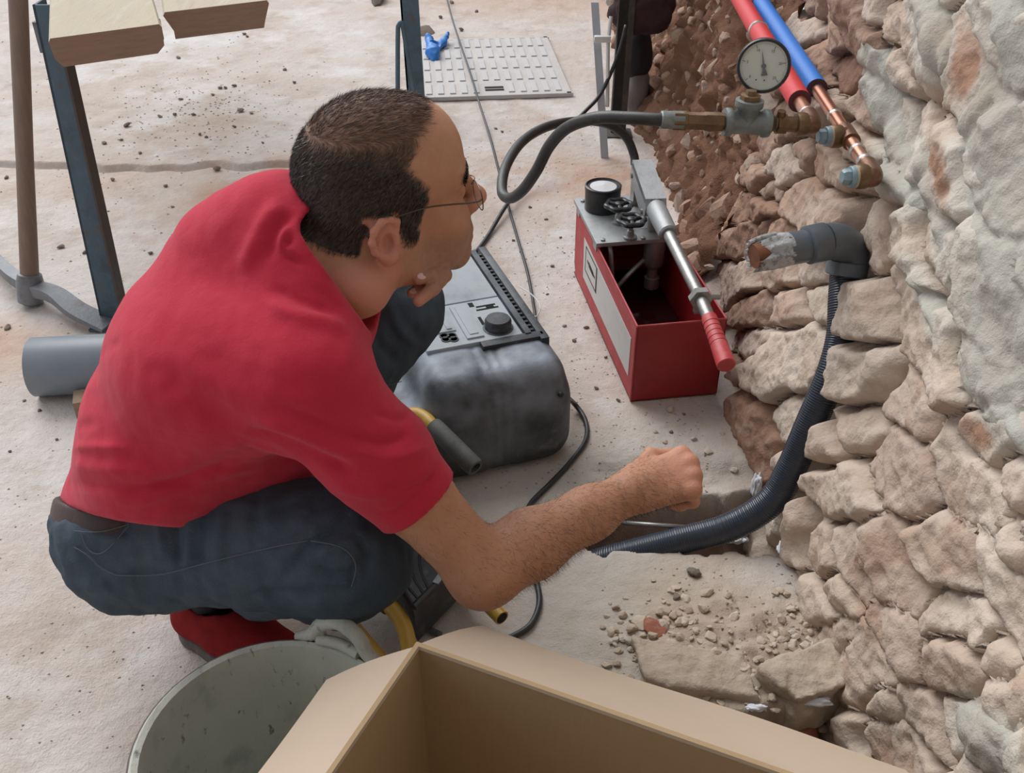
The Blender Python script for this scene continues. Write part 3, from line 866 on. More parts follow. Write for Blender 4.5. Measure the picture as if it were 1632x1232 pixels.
handR, wR = hand_prims(wr2, hd, hn, [(72, 88, 55), (76, 92, 55), (80, 90, 55), (82, 88, 50)],
                       [(0.018, 0.026, -0.006), (0.050, 0.050, -0.014), (0.080, 0.046, -0.026), (0.100, 0.030, -0.034)], scale=0.94)
armR = [RC(shR, shR + (elR - shR) * 0.55, 0.056, 0.045, 0.03), RC(shR + (elR - shR) * 0.5, elR, 0.046, 0.039, 0.02),
        EL(elR + 0.006 * unit(elR - shR), (0.039, 0.037, 0.036), None, 0.02)]
fdir = unit(wrR - elR)
armR.append(EL(at_d(770, 932, 1.237), (0.022, 0.020, 0.020), None, 0.022))
armR += [RC(elR, elR + (wrR - elR) * 0.30, 0.037, 0.0425, 0.03), RC(elR + (wrR - elR) * 0.30, elR + (wrR - elR) * 0.70, 0.0425, 0.033, 0.02),
         RC(elR + (wrR - elR) * 0.70, wrR, 0.033, 0.0255, 0.02), RC(wrR, wrR + hd * 0.02, 0.026, 0.022, 0.02),
         EL(wrR - fdir * 0.006 + np.array([0, -0.014, 0.010]), (0.012, 0.012, 0.012), None, 0.012)]
# far hand under the chin, knuckles forward, fingers folded back towards us
def P3(*a): return [at_d(*q) for q in a]
handL = []
fA = P3((672, 414, 1.275), (703, 428, 1.236), (686, 438, 1.215), (668, 444, 1.208))
fB = P3((676, 422, 1.290), (703, 446, 1.252), (680, 458, 1.235), (656, 467, 1.230))
fC = P3((688, 414, 1.285), (708, 438, 1.232), (690, 460, 1.214), (667, 480, 1.206))
fD = P3((680, 420, 1.300), (702, 448, 1.268), (680, 458, 1.258), (662, 462, 1.254))
for f, r in ((fA, (0.0105, 0.0095, 0.0088, 0.0078)), (fB, (0.009, 0.0082, 0.0074, 0.0062)), (fC, (0.0105, 0.0095, 0.0088, 0.0070)), (fD, (0.009, 0.008, 0.007, 0.006))):
    for j in range(3): handL.append(RC(f[j], f[j + 1], r[j], r[j + 1], 0.0025))
palmL = at_d(664, 398, 1.32)
wrL = at_d(640, 385, 1.345)
for f in (fA, fB, fC, fD): handL.append(RC(palmL, f[0], 0.017, 0.0125, 0.004))
tL = P3((655, 388, 1.30), (690, 398, 1.26), (706, 392, 1.24), (712, 380, 1.235))
for j in range(3): handL.append(RC(tL[j], tL[j + 1], (0.014, 0.0105, 0.0095)[j], (0.0105, 0.0095, 0.0075)[j], 0.006))
armL = [RC(shL, elL, 0.05, 0.038, 0.02), RC(elL, (elL + wrL) / 2, 0.037, 0.038, 0.02), RC((elL + wrL) / 2, wrL, 0.038, 0.024, 0.02), RC(wrL, palmL, 0.024, 0.02, 0.02)]

# --- torso (inside the shirt) and neck
TY = 1.075
SPN = [np.array([-0.530, TY, 0.275]), np.array([-0.445, TY, 0.445]), np.array([-0.335, TY - 0.005, 0.565]), np.array([-0.255, TY - 0.01, 0.625])]
def torso(r, off=0.0, sy=0.68):
    return [RC(SPN[0], SPN[1], r[0] + off, r[1] + off, 0.05, sy=sy, y0=TY), RC(SPN[1], SPN[2], r[1] + off, r[2] + off, 0.05, sy=sy, y0=TY),
            RC(SPN[2], SPN[3], r[2] + off, r[3] + off, 0.05, sy=sy, y0=TY)]
neck_top = hw(-0.030, 0.0, -0.055)
neck_bot = c7 + np.array([-0.015, 0.03, -0.03])
neck = [RC(neck_top, neck_bot, 0.053, 0.060, 0.03), RC(hw(-0.055, 0, -0.02), c7 + np.array([-0.03, 0.035, -0.02]), 0.040, 0.05, 0.03),
        RC(hw(0.004, 0.0, -0.070), at_d(570, 470, 1.175) + np.array([0, 0.02, 0.0]), 0.034, 0.038, 0.03)]
skin = torso((0.085, 0.09, 0.09, 0.06)) + neck + head_prims() + ear_prims(1) + ear_prims(-1) + armR + handR + armL + handL
X = axis_pts([(-0.70, -0.31, 0.006), (-0.31, 0.00, 0.0017), (0.0, 0.13, 0.003), (0.13, 0.29, 0.0018)])
Y = axis_pts([(0.80, 0.93, 0.0035), (0.93, 1.22, 0.0018), (1.22, 1.46, 0.004)])
Z = axis_pts([(0.20, 0.31, 0.005), (0.31, 0.45, 0.0018), (0.45, 0.60, 0.003), (0.60, 0.95, 0.0017)])
V, Fq = sdf_mesh(skin, X, Y, Z)
V = relax(V, Fq, 1, 0.4)
body_me = mesh_np('body', V, Fq)
h = tohead(V); BN = vnormals(V, Fq)

# hair cover: which part of the scalp carries hair (head coordinates x forward, z up)
def hairline(h):
    x, y, z = h[:, 0], h[:, 1], h[:, 2]
    back_low = np.interp(x, [-0.12, -0.085, -0.070, -0.054, -0.044, -0.020, -0.006, 0.000, 0.020, 0.026, 0.04], [-0.055, -0.056, -0.052, -0.040, -0.012, 0.010, 0.004, -0.034, -0.038, 0.0, 0.03])
    front = np.interp(z, [-0.05, -0.03, -0.01, 0.012, 0.035, 0.060, 0.085, 0.105, 0.125], [0.018, 0.020, 0.028, 0.038, 0.026, 0.010, 0.030, 0.054, 0.060])
    n = noise3(h * 90) * 0.006
    a = sstep(-0.006, 0.004, z - back_low + n) * sstep(-0.007, 0.007, front - x + n * 1.4)
    inhead = (np.linalg.norm((h - np.array([-0.01, 0, 0.02])) / np.array([0.125, 0.088, 0.125]), axis=1) < 1.0)
    ear = (np.abs(y) > 0.0735) & (x > -0.050) & (x < -0.004) & (z < 0.011) & (z > -0.080)
    return a * inhead * (~ear)
def topness(h):     # 0 on the dense sides, 1 on the thinning crown
    return sstep(0.056, 0.088, h[:, 2] + 0.10 * np.clip(h[:, 0], -0.1, 0.1) + noise3(h * 40) * 0.010)
hc = hairline(h); tp = topness(h)
set_attr(body_me, 'hairy', hc * (0.94 - 0.42 * tp))
bx = sstep(-0.015, 0.03, h[:, 0]) * sstep(-0.028, -0.058, h[:, 2]) * (h[:, 2] > -0.16) * (h[:, 0] < 0.13) * sstep(0.10, 0.085, np.abs(h[:, 1]))
infr = (np.linalg.norm(h, axis=1) < 0.15)
set_attr(body_me, 'beard', bx * infr * 0.72 * (0.7 + 0.3 * noise3(h * 200)))
earm = infr & (np.abs(h[:, 1]) > 0.0745) & (h[:, 0] < -0.006) & (h[:, 2] < 0.016)
nose = infr * sstep(0.10, 0.115, h[:, 0])
fist = np.exp(-((np.linalg.norm(V - wR((0.09, 0, 0)), axis=1) / 0.05) ** 2))
hl_ = np.max([np.exp(-((np.linalg.norm(V - q, axis=1) / 0.016) ** 2)) for f in (fA, fB, fC) for q in f[1:]], axis=0)
set_attr(body_me, 'ruddy', np.clip(earm * 0.85 + nose * 0.5 + fist * 0.55 + hl_ * 0.6, 0, 1))
lip = infr * (np.abs(h[:, 1]) < 0.022) * (np.abs(h[:, 2] + 0.0715) < 0.011) * sstep(0.094, 0.098, h[:, 0])
set_attr(body_me, 'lips', lip * 0.7)
body = link('body', body_me, M_SKIN, man)

# strands as thin three-sided blades
def strands(roots, dirs, length, width, rng, bend=None):
    n = len(roots)
    d = dirs / (np.linalg.norm(dirs, axis=1)[:, None] + 1e-9)
    side = np.cross(d, rng.normal(size=(n, 3))); side /= np.linalg.norm(side, axis=1)[:, None] + 1e-9
    l = length if np.ndim(length) else np.full(n, length)
    mid = roots + d * (l * 0.55)[:, None]
    tip = roots + d * l[:, None] + (bend if bend is not None else 0) * l[:, None]
    Vv = np.empty((n, 5, 3))
    Vv[:, 0] = roots - side * width; Vv[:, 1] = roots + side * width
    Vv[:, 2] = mid + side * width * 0.8; Vv[:, 3] = mid - side * width * 0.8; Vv[:, 4] = tip
    F4 = np.array([[0, 1, 2, 3]]) + 5 * np.arange(n)[:, None]
    F3 = np.array([[3, 2, 4]]) + 5 * np.arange(n)[:, None]
    me = bpy.data.meshes.new('strands'); VV = Vv.reshape(-1, 3).astype(np.float32)
    me.vertices.add(len(VV)); me.vertices.foreach_set('co', VV.ravel())
    li = np.concatenate([F4.ravel(), F3.ravel()]).astype(np.int32)
    me.loops.add(len(li)); me.loops.foreach_set('vertex_index', li)
    me.polygons.add(2 * n)
    me.polygons.foreach_set('loop_start', np.concatenate([np.arange(n) * 4, 4 * n + np.arange(n) * 3]).astype(np.int32))
    me.update(calc_edges=True)
    return me
rng = np.random.RandomState(3)
tri_a = V[Fq]; ar = np.linalg.norm(np.cross(tri_a[:, 2] - tri_a[:, 0], tri_a[:, 3] - tri_a[:, 1]), axis=1) / 2
def sample(weight, count):
    w = ar * weight[Fq].mean(1); f = rng.choice(len(Fq), count, p=w / w.sum())
    a, b = rng.rand(count, 1), rng.rand(count, 1)
    q = V[Fq[f]]; nn = BN[Fq[f]].mean(1)
    return (q[:, 0] * (1 - a) + q[:, 1] * a) * (1 - b) + (q[:, 3] * (1 - a) + q[:, 2] * a) * b, nn / np.linalg.norm(nn, axis=1)[:, None]
def hair_dir(R0, N0, lift):
    hh = tohead(R0)
    fl = np.stack([-0.75 - 2.0 * np.clip(hh[:, 2], 0, 0.1), np.sign(hh[:, 1]) * 0.05, -0.55 - 4 * np.clip(0.05 - hh[:, 2], 0, 0.1)], 1)
    top = sstep(0.07, 0.1, hh[:, 2])[:, None]
    fl = fl * (1 - top) + np.array([0.9, 0.0, 0.05]) * top
    fw = fl @ HR.T
    fw = fw - N0 * np.sum(fw * N0, 1)[:, None]; fw /= np.linalg.norm(fw, axis=1)[:, None]
    return fw + N0 * lift + rng.normal(size=R0.shape) * 0.22
R0, N0 = sample(hc * (1 - tp * 0.93), 42000)
hair = link('hair', strands(R0 - N0 * 0.0005, hair_dir(R0, N0, 0.20), 0.0060 + 0.004 * rng.rand(len(R0)), 0.00024, rng), M_HAIR, man, smooth=False)
hair['kind'] = 'stuff'
R0, N0 = sample(hc * tp, 11000)
ht = link('hair', strands(R0, hair_dir(R0, N0, 0.05), 0.008 + 0.007 * rng.rand(len(R0)), 0.00015, rng), M_HAIRTOP, man, smooth=False)
ht['kind'] = 'stuff'; ht['label'] = 'thin brown hair on the crown'
# eyebrow and arm hair
ebw = infr * np.exp(-((h[:, 2] - 0.0235 - 0.02 * (np.abs(h[:, 1]) - 0.03) * -1) / 0.0035) ** 2) * (np.abs(h[:, 1]) > 0.009) * (np.abs(h[:, 1]) < 0.054) * (h[:, 0] > 0.055)
R0, N0 = sample(ebw.astype(float), 900)
hh = tohead(R0); dv = (np.stack([-0.5 * np.ones(len(R0)), np.sign(hh[:, 1]) * 0.9, 0.1 * np.ones(len(R0))], 1)) @ HR.T + N0 * 0.3 + rng.normal(size=R0.shape) * 0.15
eb = link('eyebrow', strands(R0, dv, 0.007 + 0.003 * rng.rand(len(R0)), 0.0005, rng), M_HAIR, man, smooth=False); eb['kind'] = 'stuff'
ta = (V - elR) @ fdir / np.linalg.norm(wrR - elR)
dist_ax = np.linalg.norm(V - elR - np.outer((V - elR) @ fdir, fdir), axis=1)
tu = (V - shR) @ unit(elR - shR) / np.linalg.norm(elR - shR)
near_up = np.linalg.norm(V - shR - np.outer((V - shR) @ unit(elR - shR), unit(elR - shR)), axis=1) < 0.06
aw = ((dist_ax < 0.06) & (ta > -0.05) & (ta < 1.22)) * (0.25 + sstep(0.05, 0.3, ta)) + (near_up & (tu > 0.62) & (tu < 1.05)) * 0.12
R0, N0 = sample(aw.astype(float), 9500)
dv = fdir * 0.55 + np.array([0.0, -0.55, -0.35]) + N0 * 0.28 + rng.normal(size=R0.shape) * 0.35
ah = link('arm_hair', strands(R0, dv, 0.005 + 0.008 * rng.rand(len(R0)), 0.00010, rng), M_ARMHAIR, man, smooth=False); ah['kind'] = 'stuff'
# eyes
for s in (-1, 1):
    m = MB(); c = hw(0.0765, s * 0.033, -0.0005)
    m.lathe([(0.0001, -0.0115), (0.007, -0.009), (0.0112, -0.003), (0.0115, 0.0), (0.0105, 0.005), (0.0075, 0.0088), (0.005, 0.0104)], c, hf, 20)
    eye = m.build('eye', M_EYE, man)
    m = MB(); m.lathe([(0.0056, 0.0100), (0.004, 0.0112), (0.0001, 0.0118)], c, hf, 16); m.build('iris', M_IRIS, eye)
# nails of the two visible fingertips
for f, sz in ((fA, 0.0052), (fB, 0.0040)):
    t = unit(f[3] - f[2]); toc = unit(CAM - f[3]); nrm = unit(toc + np.array([0, 0, 0.5]) - t * ((toc + np.array([0, 0, 0.5])) @ t)); sd = np.cross(nrm, t)
    c = f[3] - t * 0.002 + nrm * (0.0066 if f is fA else 0.0052)
    bm = bmesh.new(); bmesh.ops.create_uvsphere(bm, u_segments=16, v_segments=8, radius=1.0)
    for v in bm.verts:
        p = c + t * v.co.x * sz * 1.25 + sd * v.co.y * sz + nrm * v.co.z * 0.0014; v.co = p
    link('nail', bm_mesh('nail', bm), M_NAIL, man)

# --- shirt
spine_dir = unit(SPN[1] - SPN[0])
hem_n = unit([0.18, 0.76, 0.90]); hem_p = at_y(85, 790, 1.08)
cuff_n = unit(elR - shR); cuff_t = 0.60
cuff_p = at_d(668, 798, 1.20)
cuffL_p = shL + (elL - shL) * 0.7; cuffL_n = unit(elL - shL)
col_p = at_d(528, 440, 1.13); _cd = unit(at_d(578, 492, 1.16) - at_d(486, 372, 1.15)); col_n = unit(np.cross(_cd, unit(CAM - col_p)) * 1.0 + 0.15 * unit(CAM - col_p))
if col_n[0] < 0: col_n = -col_n
shirt = torso((0.112, 0.110, 0.108, 0.080)) + [
    EL((-0.37, TY, 0.575), (0.13, 0.155, 0.09), None, 0.06),
    RC(shR + np.array([-0.045, 0.05, 0.005]), shL + np.array([-0.045, -0.03, 0.01]), 0.072, 0.07, 0.07),
    RC(at_d(445, 372, 1.21), at_d(500, 402, 1.19), 0.060, 0.064, 0.06), RC(at_d(370, 400, 1.24), at_d(445, 372, 1.21), 0.066, 0.060, 0.06),
    RC(shR, shR + (elR - shR) * 0.35, 0.068, 0.060, 0.06), RC(shR + (elR - shR) * 0.35, elR, 0.0595, 0.049, 0.03),
    RC(shL, elL, 0.07, 0.055, 0.05),
    EL((-0.37, TY - 0.01, 0.44), (0.15, 0.115, 0.10), None, 0.05)]
def shirt_post(P, d):
    # fine folds that run around the body
    d = d - 0.0022 * noise3(P * np.array([16, 9, 24.0])) - 0.0012 * noise3(P * np.array([50, 20, 55.0]))
    d = smax(d, -((P - hem_p) @ hem_n), 0.006)
    near = np.linalg.norm(P - cuff_p, axis=1) < 0.13
    tt = (P - cuff_p) @ cuff_n
    d = np.where(near, smax(d, tt, 0.004), d)
    far_end = ((P - elR) @ cuff_n > -0.10) & (np.linalg.norm(P - elR, axis=1) < 0.2)
    d = np.where(far_end & ~near, np.maximum(d, 0.02), d)
    # opening at cuff
    ax = P - shR; ta_ = ax @ cuff_n; rad = np.linalg.norm(ax - np.outer(ta_, cuff_n), axis=1)
    hole = np.maximum(rad - 0.0465, -(tt + 0.02))
    d = np.where(near, np.maximum(d, -hole), d)
    nl = np.linalg.norm(P - elL, axis=1) < 0.11
    d = np.where(nl, np.maximum(d, (P - cuffL_p) @ cuffL_n), d)
    # neck opening
    na = P - at_d(545, 428, 1.19); nt = na @ col_n; rad = np.linalg.norm(na - np.outer(nt, col_n), axis=1)
    cut = smax(-((P - col_p) @ col_n), np.maximum(rad - 0.082, nt - 0.17), 0.02)
    d = smax(d, -cut, 0.006)
    return d
xs = np.arange(-0.74, 0.02, 0.0034); ys = np.arange(0.80, 1.42, 0.0036); zs = np.arange(0.20, 0.85, 0.0034)
SV, SF = sdf_mesh(shirt, xs, ys, zs, post=shirt_post)
SV = relax(SV, SF, 3, 0.5)

# folds traced on the cloth: (pixel polyline, height, half-width in px); pushed along the normal where the cloth faces the camera
def fold(V, Fq, lines):
    N = vnormals(V, Fq); u, v, d = proj(V); uv = np.stack([u, v], 1)
    facing = np.sum(N * (CAM - V), 1) / np.linalg.norm(CAM - V, axis=1)
    disp = np.zeros(len(V))
    for (pl, hgt, wd) in lines:
        c = catmull(pl, 8)
        best = np.full(len(V), 1e9); par = np.zeros(len(V))
        for i in range(len(c) - 1):
            a, b = c[i], c[i + 1]; ab = b - a
            t = np.clip(((uv - a) @ ab) / (ab @ ab + 1e-9), 0, 1)
            q = np.linalg.norm(uv - a - t[:, None] * ab, axis=1)
            m = q < best; best = np.where(m, q, best); par = np.where(m, (i + t) / (len(c) - 1), par)
        disp += hgt * np.exp(-(best / wd) ** 2) * np.clip(np.sin(np.clip(par, 0.02, 0.98) * math.pi) * 1.6, 0, 1)
    return V + N * (disp * sstep(0.05, 0.35, facing))[:, None]
SV = fold(SV, SF, [
    ([(385, 690), (450, 705), (520, 735), (570, 752)], -0.009, 11), ([(395, 672), (460, 685), (530, 712), (590, 730)], 0.006, 13),
    ([(430, 640), (500, 668), (570, 700)], -0.004, 9), ([(520, 770), (575, 785), (630, 790)], 0.004, 9), ([(540, 690), (610, 705), (660, 690)], -0.004, 8),
    ([(560, 715), (620, 730), (690, 712)], 0.004, 9), ([(590, 655), (630, 668), (655, 660)], -0.003, 7), ([(600, 770), (650, 780), (700, 755)], -0.003, 6),
    ([(455, 320), (425, 350), (400, 400), (385, 440)], 0.006, 14), ([(470, 335), (440, 372), (425, 420)], -0.005, 9),
    ([(460, 355), (448, 385), (470, 410)], 0.005, 7), ([(468, 372), (455, 402), (490, 425)], -0.004, 6),
    ([(415, 470), (455, 497), (520, 512), (560, 530)], 0.005, 12), ([(430, 455), (480, 480), (540, 505)], -0.004, 9),
    ([(500, 440), (540, 480), (560, 520)], 0.003, 9), ([(230, 575), (300, 625), (380, 680), (450, 725)], -0.005, 22),
    ([(130, 590), (165, 560), (190, 540)], -0.003, 9), ([(105, 640), (130, 620), (165, 605)], 0.003, 11), ([(85, 695), (115, 680), (160, 675)], -0.003, 10),
    ([(80, 735), (150, 745), (250, 750), (330, 745)], 0.004, 12), ([(80, 765), (160, 775), (260, 775), (340, 760)], -0.004, 9),
    ([(180, 812), (260, 785), (360, 752), (440, 735)], 0.004, 10), ([(200, 790), (290, 762), (400, 725)], -0.004, 9), ([(90, 715), (140, 712), (220, 715)], 0.004, 8), ([(600, 822), (645, 806), (685, 765), (700, 738)], -0.0025, 4)])
shirt_ob = link('shirt', mesh_np('shirt', SV, SF), M_SHIRT, man)
_su, _sv, _sd = proj(SV)
def on_shirt(pl, lift=0.002):
    out = []
    for q in catmull(pl, 6):
        mm = np.hypot(_su - q[0], _sv - q[1]); near = np.where(mm < 7)[0]
        if len(near): out.append((q[0], q[1], _sd[near[np.argmin(_sd[near])]]))
    out = np.array(out)
    for _ in range(6): out[1:-1, 2] = (out[:-2, 2] + 2 * out[1:-1, 2] + out[2:, 2]) / 4
    return np.array([at_d(a, b, c - lift) for a, b, c in out])


# --- jeans
belt_p = hem_p - hem_n * 0.040
def CUT(p, q, n):
    o = Prim(); o.k = p.k; o.sub = False; o.f = lambda P: np.maximum(p.f(P), (P - q) @ n); return o
def j_prims():
    L = [RC(hipR, knR, 0.114, 0.082, 0.05), RC(knR, anR + np.array([0.06, 0.0, 0.055]), 0.074, 0.052, 0.03),
         RC(hipL, knL, 0.108, 0.076, 0.05), RC(knL, anL, 0.072, 0.062, 0.03),
         CUT(EL((-0.525, TY, 0.280), (0.105, 0.150, 0.110), None, 0.05), belt_p, hem_n), RC((-0.535, 1.05, 0.262), (-0.45, 1.03, 0.262), 0.088, 0.080, 0.05), RC((-0.53, 1.16, 0.24), (-0.47, 1.2, 0.23), 0.09, 0.085, 0.05),
         CUT(RC(SPN[0], SPN[0] + (SPN[1] - SPN[0]) * 0.3, 0.104, 0.100, 0.04, sy=0.70, y0=TY), belt_p, hem_n),
         RC(at_d(578, 900, 1.29), at_d(540, 952, 1.36), 0.056, 0.044, 0.04)]
    return L
def jeans_post(P, d):
    d = d - 0.0036 * noise3(P * np.array([20, 30, 26.0])) - 0.0026 * fbm(P * np.array([52, 60, 34.0]), 2)
    for a in (anR, anL):
        nr = (np.linalg.norm(P - a, axis=1) < 0.12) & (P[:, 2] < 0.14)
        d = np.where(nr, smax(d, 0.088 - P[:, 2] - 0.25 * (a[0] - P[:, 0]), 0.006), d)
    return d
xs = np.arange(-0.74, -0.02, 0.004); ys = np.arange(0.78, 1.52, 0.004); zs = np.arange(0.04, 0.56, 0.004)
JV, JF = sdf_mesh(j_prims(), xs, ys, zs, post=jeans_post)
JV = relax(JV, JF, 3, 0.5)
JV = fold(JV, JF, [
    ([(240, 800), (255, 845), (262, 900)], 0.005, 8), ([(275, 790), (280, 850), (285, 910)], -0.006, 6), ([(300, 780), (303, 850), (300, 910)], 0.005, 7), ([(330, 775), (325, 840), (320, 910)], -0.004, 6), ([(360, 770), (352, 840), (345, 915)], 0.0045, 9), ([(415, 765), (405, 830), (400, 900)], -0.003, 8),
    ([(565, 810), (530, 840), (490, 870), (455, 925)], -0.008, 8), ([(590, 840), (550, 865), (500, 885)], 0.007, 9), ([(560, 850), (585, 880), (580, 930)], -0.005, 7), ([(500, 900), (530, 915), (575, 912)], -0.005, 7), ([(605, 870), (570, 900), (560, 945)], -0.004, 7),
    ([(380, 955), (440, 945), (520, 950)], -0.005, 8), ([(470, 930), (520, 925), (580, 930)], 0.004, 8), ([(120, 870), (150, 905), (190, 945)], -0.003, 7),
    ([(585, 490), (600, 540), (640, 590)], -0.005, 9), ([(620, 480), (640, 530), (690, 560)], 0.004, 8), ([(655, 510), (670, 560), (660, 600)], -0.004, 8), ([(600, 610), (640, 600), (680, 590)], 0.003, 7)])
jeans = link('jeans', mesh_np('jeans', JV, JF), M_DENIM, man)

# seams and pocket: thin raised threads laid on the cloth (closest cloth point to a sight line)
def on_cloth(V, pl, n=5, lift=0.0006):
    N = None; u, v, d = proj(V); out = []
    for q in catmull(pl, n):
        m = np.hypot(u - q[0], v - q[1]); near = np.where(m < 9)[0]
        if len(near) == 0: continue
        i = near[np.argmin(d[near])]
        out.append(at_d(q[0], q[1], d[i] - lift))
    out = np.array(out)
    for _ in range(3): out[1:-1] = (out[:-2] + 2 * out[1:-1] + out[2:]) / 4
    return out
for pl in ([(186, 917), (250, 917), (300, 905), (350, 892), (400, 880), (450, 869), (490, 862)], [(118, 872), (140, 885), (160, 905), (186, 917)],
           [(130, 852), (140, 876), (165, 882), (205, 838)], [(495, 862), (545, 872), (568, 900), (560, 935)], [(575, 612), (600, 618), (640, 608)],
           [(118, 846), (160, 848), (205, 836)]):
    c = on_cloth(JV, pl)
    if len(c) > 3: MB().tube(c, 0.0006, 6).build('seam', M_SEAM, jeans)

# belt
def belt_post(P, d):
    s = (P - hem_p) @ hem_n
    return smax(d, np.abs(s + 0.016) - 0.019, 0.003)
bp = [RC(SPN[0], SPN[0] + (SPN[1] - SPN[0]) * 0.3, 0.109, 0.107, 0.04, sy=0.70, y0=TY), EL((-0.525, TY, 0.280), (0.108, 0.152, 0.113), None, 0.05)]
xs = np.arange(-0.74, -0.36, 0.004); ys = np.arange(0.86, 1.30, 0.004); zs = np.arange(0.15, 0.50, 0.004)
BV, BF = sdf_mesh(bp, xs, ys, zs, post=belt_post)
belt = link('belt', mesh_np('belt', relax(BV, BF, 2), BF), M_BELT, man)

# --- shoes
def shoe(anchor, ang, name):
    c, s = math.cos(ang), math.sin(ang)
    R = np.array([[c, -s, 0], [s, c, 0], [0, 0, 1.0]])
    def w(x, y, z): return np.asarray(anchor) + R @ np.array([x, y, z])
    up = [RC(w(0.03, 0, 0.05), w(0.10, 0, 0.052), 0.036, 0.037, 0.03), RC(w(0.10, 0, 0.050), w(0.225, 0.008, 0.036), 0.040, 0.030, 0.04),
          RC(w(0.032, 0, 0.045), w(0.045, 0, 0.072), 0.036, 0.034, 0.03), RC(w(0.10, 0, 0.085), w(0.18, 0, 0.055), 0.024, 0.02, 0.04)]
    def post(P, d):
        d = smax(d, 0.022 - P[:, 2], 0.004)
        L = (P - np.asarray(anchor)) @ R
        hole = np.linalg.norm((L - np.array([0.066, 0, 0.118])) / np.array([0.056, 0.031, 0.052]), axis=1) - 1
        d = smax(d, -hole * 0.03, 0.004)
        return d + 0.001 * noise3(P * 40)
    o = np.asarray(anchor)
    xs = np.arange(o[0] - 0.30, o[0] + 0.30, 0.004); ys = np.arange(o[1] - 0.30, o[1] + 0.30, 0.004); zs = np.arange(0.0, 0.15, 0.004)
    v, f = sdf_mesh(up, xs, ys, zs, post=post)
    ob = link(name, mesh_np(name, relax(v, f, 2), f), M_SUEDE, man)
    so = [RC(w(0.035, 0, 0.012), w(0.10, 0, 0.012), 0.041, 0.038, 0.02), RC(w(0.10, 0, 0.012), w(0.225, 0.008, 0.012), 0.040, 0.038, 0.03)]
    def p2(P, d): return smax(smax(d, P[:, 2] - 0.025, 0.004), 0.001 - P[:, 2], 0.004)
    v, f = sdf_mesh(so, xs, ys, zs, post=p2)
    link('sole', mesh_np('sole', relax(v, f, 2), f), M_SOLE, ob)
    m = MB(); m.tube([w(0.062, 0, 0.055), w(0.066, 0, 0.11), w(0.08, 0, 0.17)], [0.028, 0.030, 0.034], 20); m.build('sock', M_SOCK, man)
    return ob
shoe(at_z(352, 1012, 0.0) + np.array([-0.055, 0.02, 0]), math.radians(-30), 'shoe')
shoe((-0.435, 1.365, 0.0), math.radians(2), 'shoe')

# --- glasses
gl = MB()
for s in (-1, 1):
    arm = [hw(0.101, s * 0.059, -0.004), hw(0.088, s * 0.068, -0.001), hw(0.03, s * 0.0765, 0.0085), hw(-0.018, s * 0.0835, 0.007)]
    gl.tube(catmull(arm, 6), 0.0011, 8)
gl.tube(catmull([hw(0.105, -0.013, -0.006), hw(0.112, -0.005, -0.004), hw(0.112, 0.005, -0.004), hw(0.105, 0.013, -0.006)], 5), 0.0009, 8)
glasses = gl.build('glasses', M_WIRE, man)
for s in (-1, 1):
    t = MB(); t.tube(catmull([hw(-0.018, s * 0.0835, 0.007), hw(-0.034, s * 0.0825, 0.001), hw(-0.046, s * 0.0785, -0.014)], 6), [0.0015] * 12 + [0.0019], 8); t.build('temple_tip', M_TIP, glasses)
    c = hw(0.105, s * 0.036, -0.010); ax = unit(HR @ np.array([1, s * 0.10, 0.05])); a1 = unit(np.cross(np.array(hu), ax)); a2 = np.cross(ax, a1)
    th = np.linspace(0, 2 * math.pi, 37)
    def rim(t): return 0.0235 * abs(math.cos(t)) ** 0.8 * np.sign(math.cos(t)) * a1 + 0.0150 * abs(math.sin(t)) ** 0.8 * np.sign(math.sin(t)) * a2
    ring = [c + rim(t) for t in th]
    MB().tube(ring, 0.0007, 6, caps=False).build('rim', M_WIRE, glasses)
    l = MB(); l.prism([c + rim(t) * 0.985 - ax * 0.0008 for t in th[:-1]], np.zeros(3), ax * 0.0016); l.build('lens', M_LENS, glasses)
# ------------------------------------------------------------------ plumbing on the wall
M_PVC = mat('grey_pvc', (0.115, 0.135, 0.155), rough=0.38, var=[((0.17, 0.185, 0.20), 14, 0.45, 0.7, 0.5), ((0.24, 0.24, 0.23), 60, 0.62, 0.75, 0.5)], bump=((120, 0.0004),))
M_PVCPUTTY = mat('glue_residue', (0.46, 0.47, 0.47), rough=0.6, var=[((0.16, 0.15, 0.14), 90, 0.5, 0.62, 0.8), ((0.62, 0.55, 0.40), 40, 0.6, 0.7, 0.6)], bump=((90, 0.004),))
M_RUST = mat('rusty_end', (0.22, 0.085, 0.04), rough=0.9, var=[((0.10, 0.04, 0.02), 60, 0.45, 0.7, 0.7)])
M_CONDUIT = mat('black_conduit', (0.026, 0.036, 0.055), rough=0.26, var=[((0.06, 0.065, 0.075), 30, 0.5, 0.75, 0.6), ((0.22, 0.19, 0.16), 60, 0.66, 0.78, 0.5)])
M_COPPER = mat('copper', (0.62, 0.30, 0.20), metal=0.9, rough=0.28, var=[((0.42, 0.19, 0.12), 40, 0.45, 0.7, 0.7), ((0.75, 0.5, 0.42), 18, 0.55, 0.75, 0.5)])
M_BRASS = mat('aged_brass', (0.19, 0.12, 0.065), metal=0.75, rough=0.45, var=[((0.12, 0.075, 0.045), 55, 0.45, 0.7, 0.8), ((0.38, 0.25, 0.13), 25, 0.55, 0.75, 0.5)], bump=((160, 0.0006),))
M_BRONZE = mat('brown_bronze', (0.19, 0.10, 0.062), metal=0.7, rough=0.4, var=[((0.14, 0.07, 0.045), 60, 0.45, 0.7, 0.8)], bump=((200, 0.0005),))
M_SOLDER = mat('solder', (0.62, 0.60, 0.58), metal=0.85, rough=0.35)
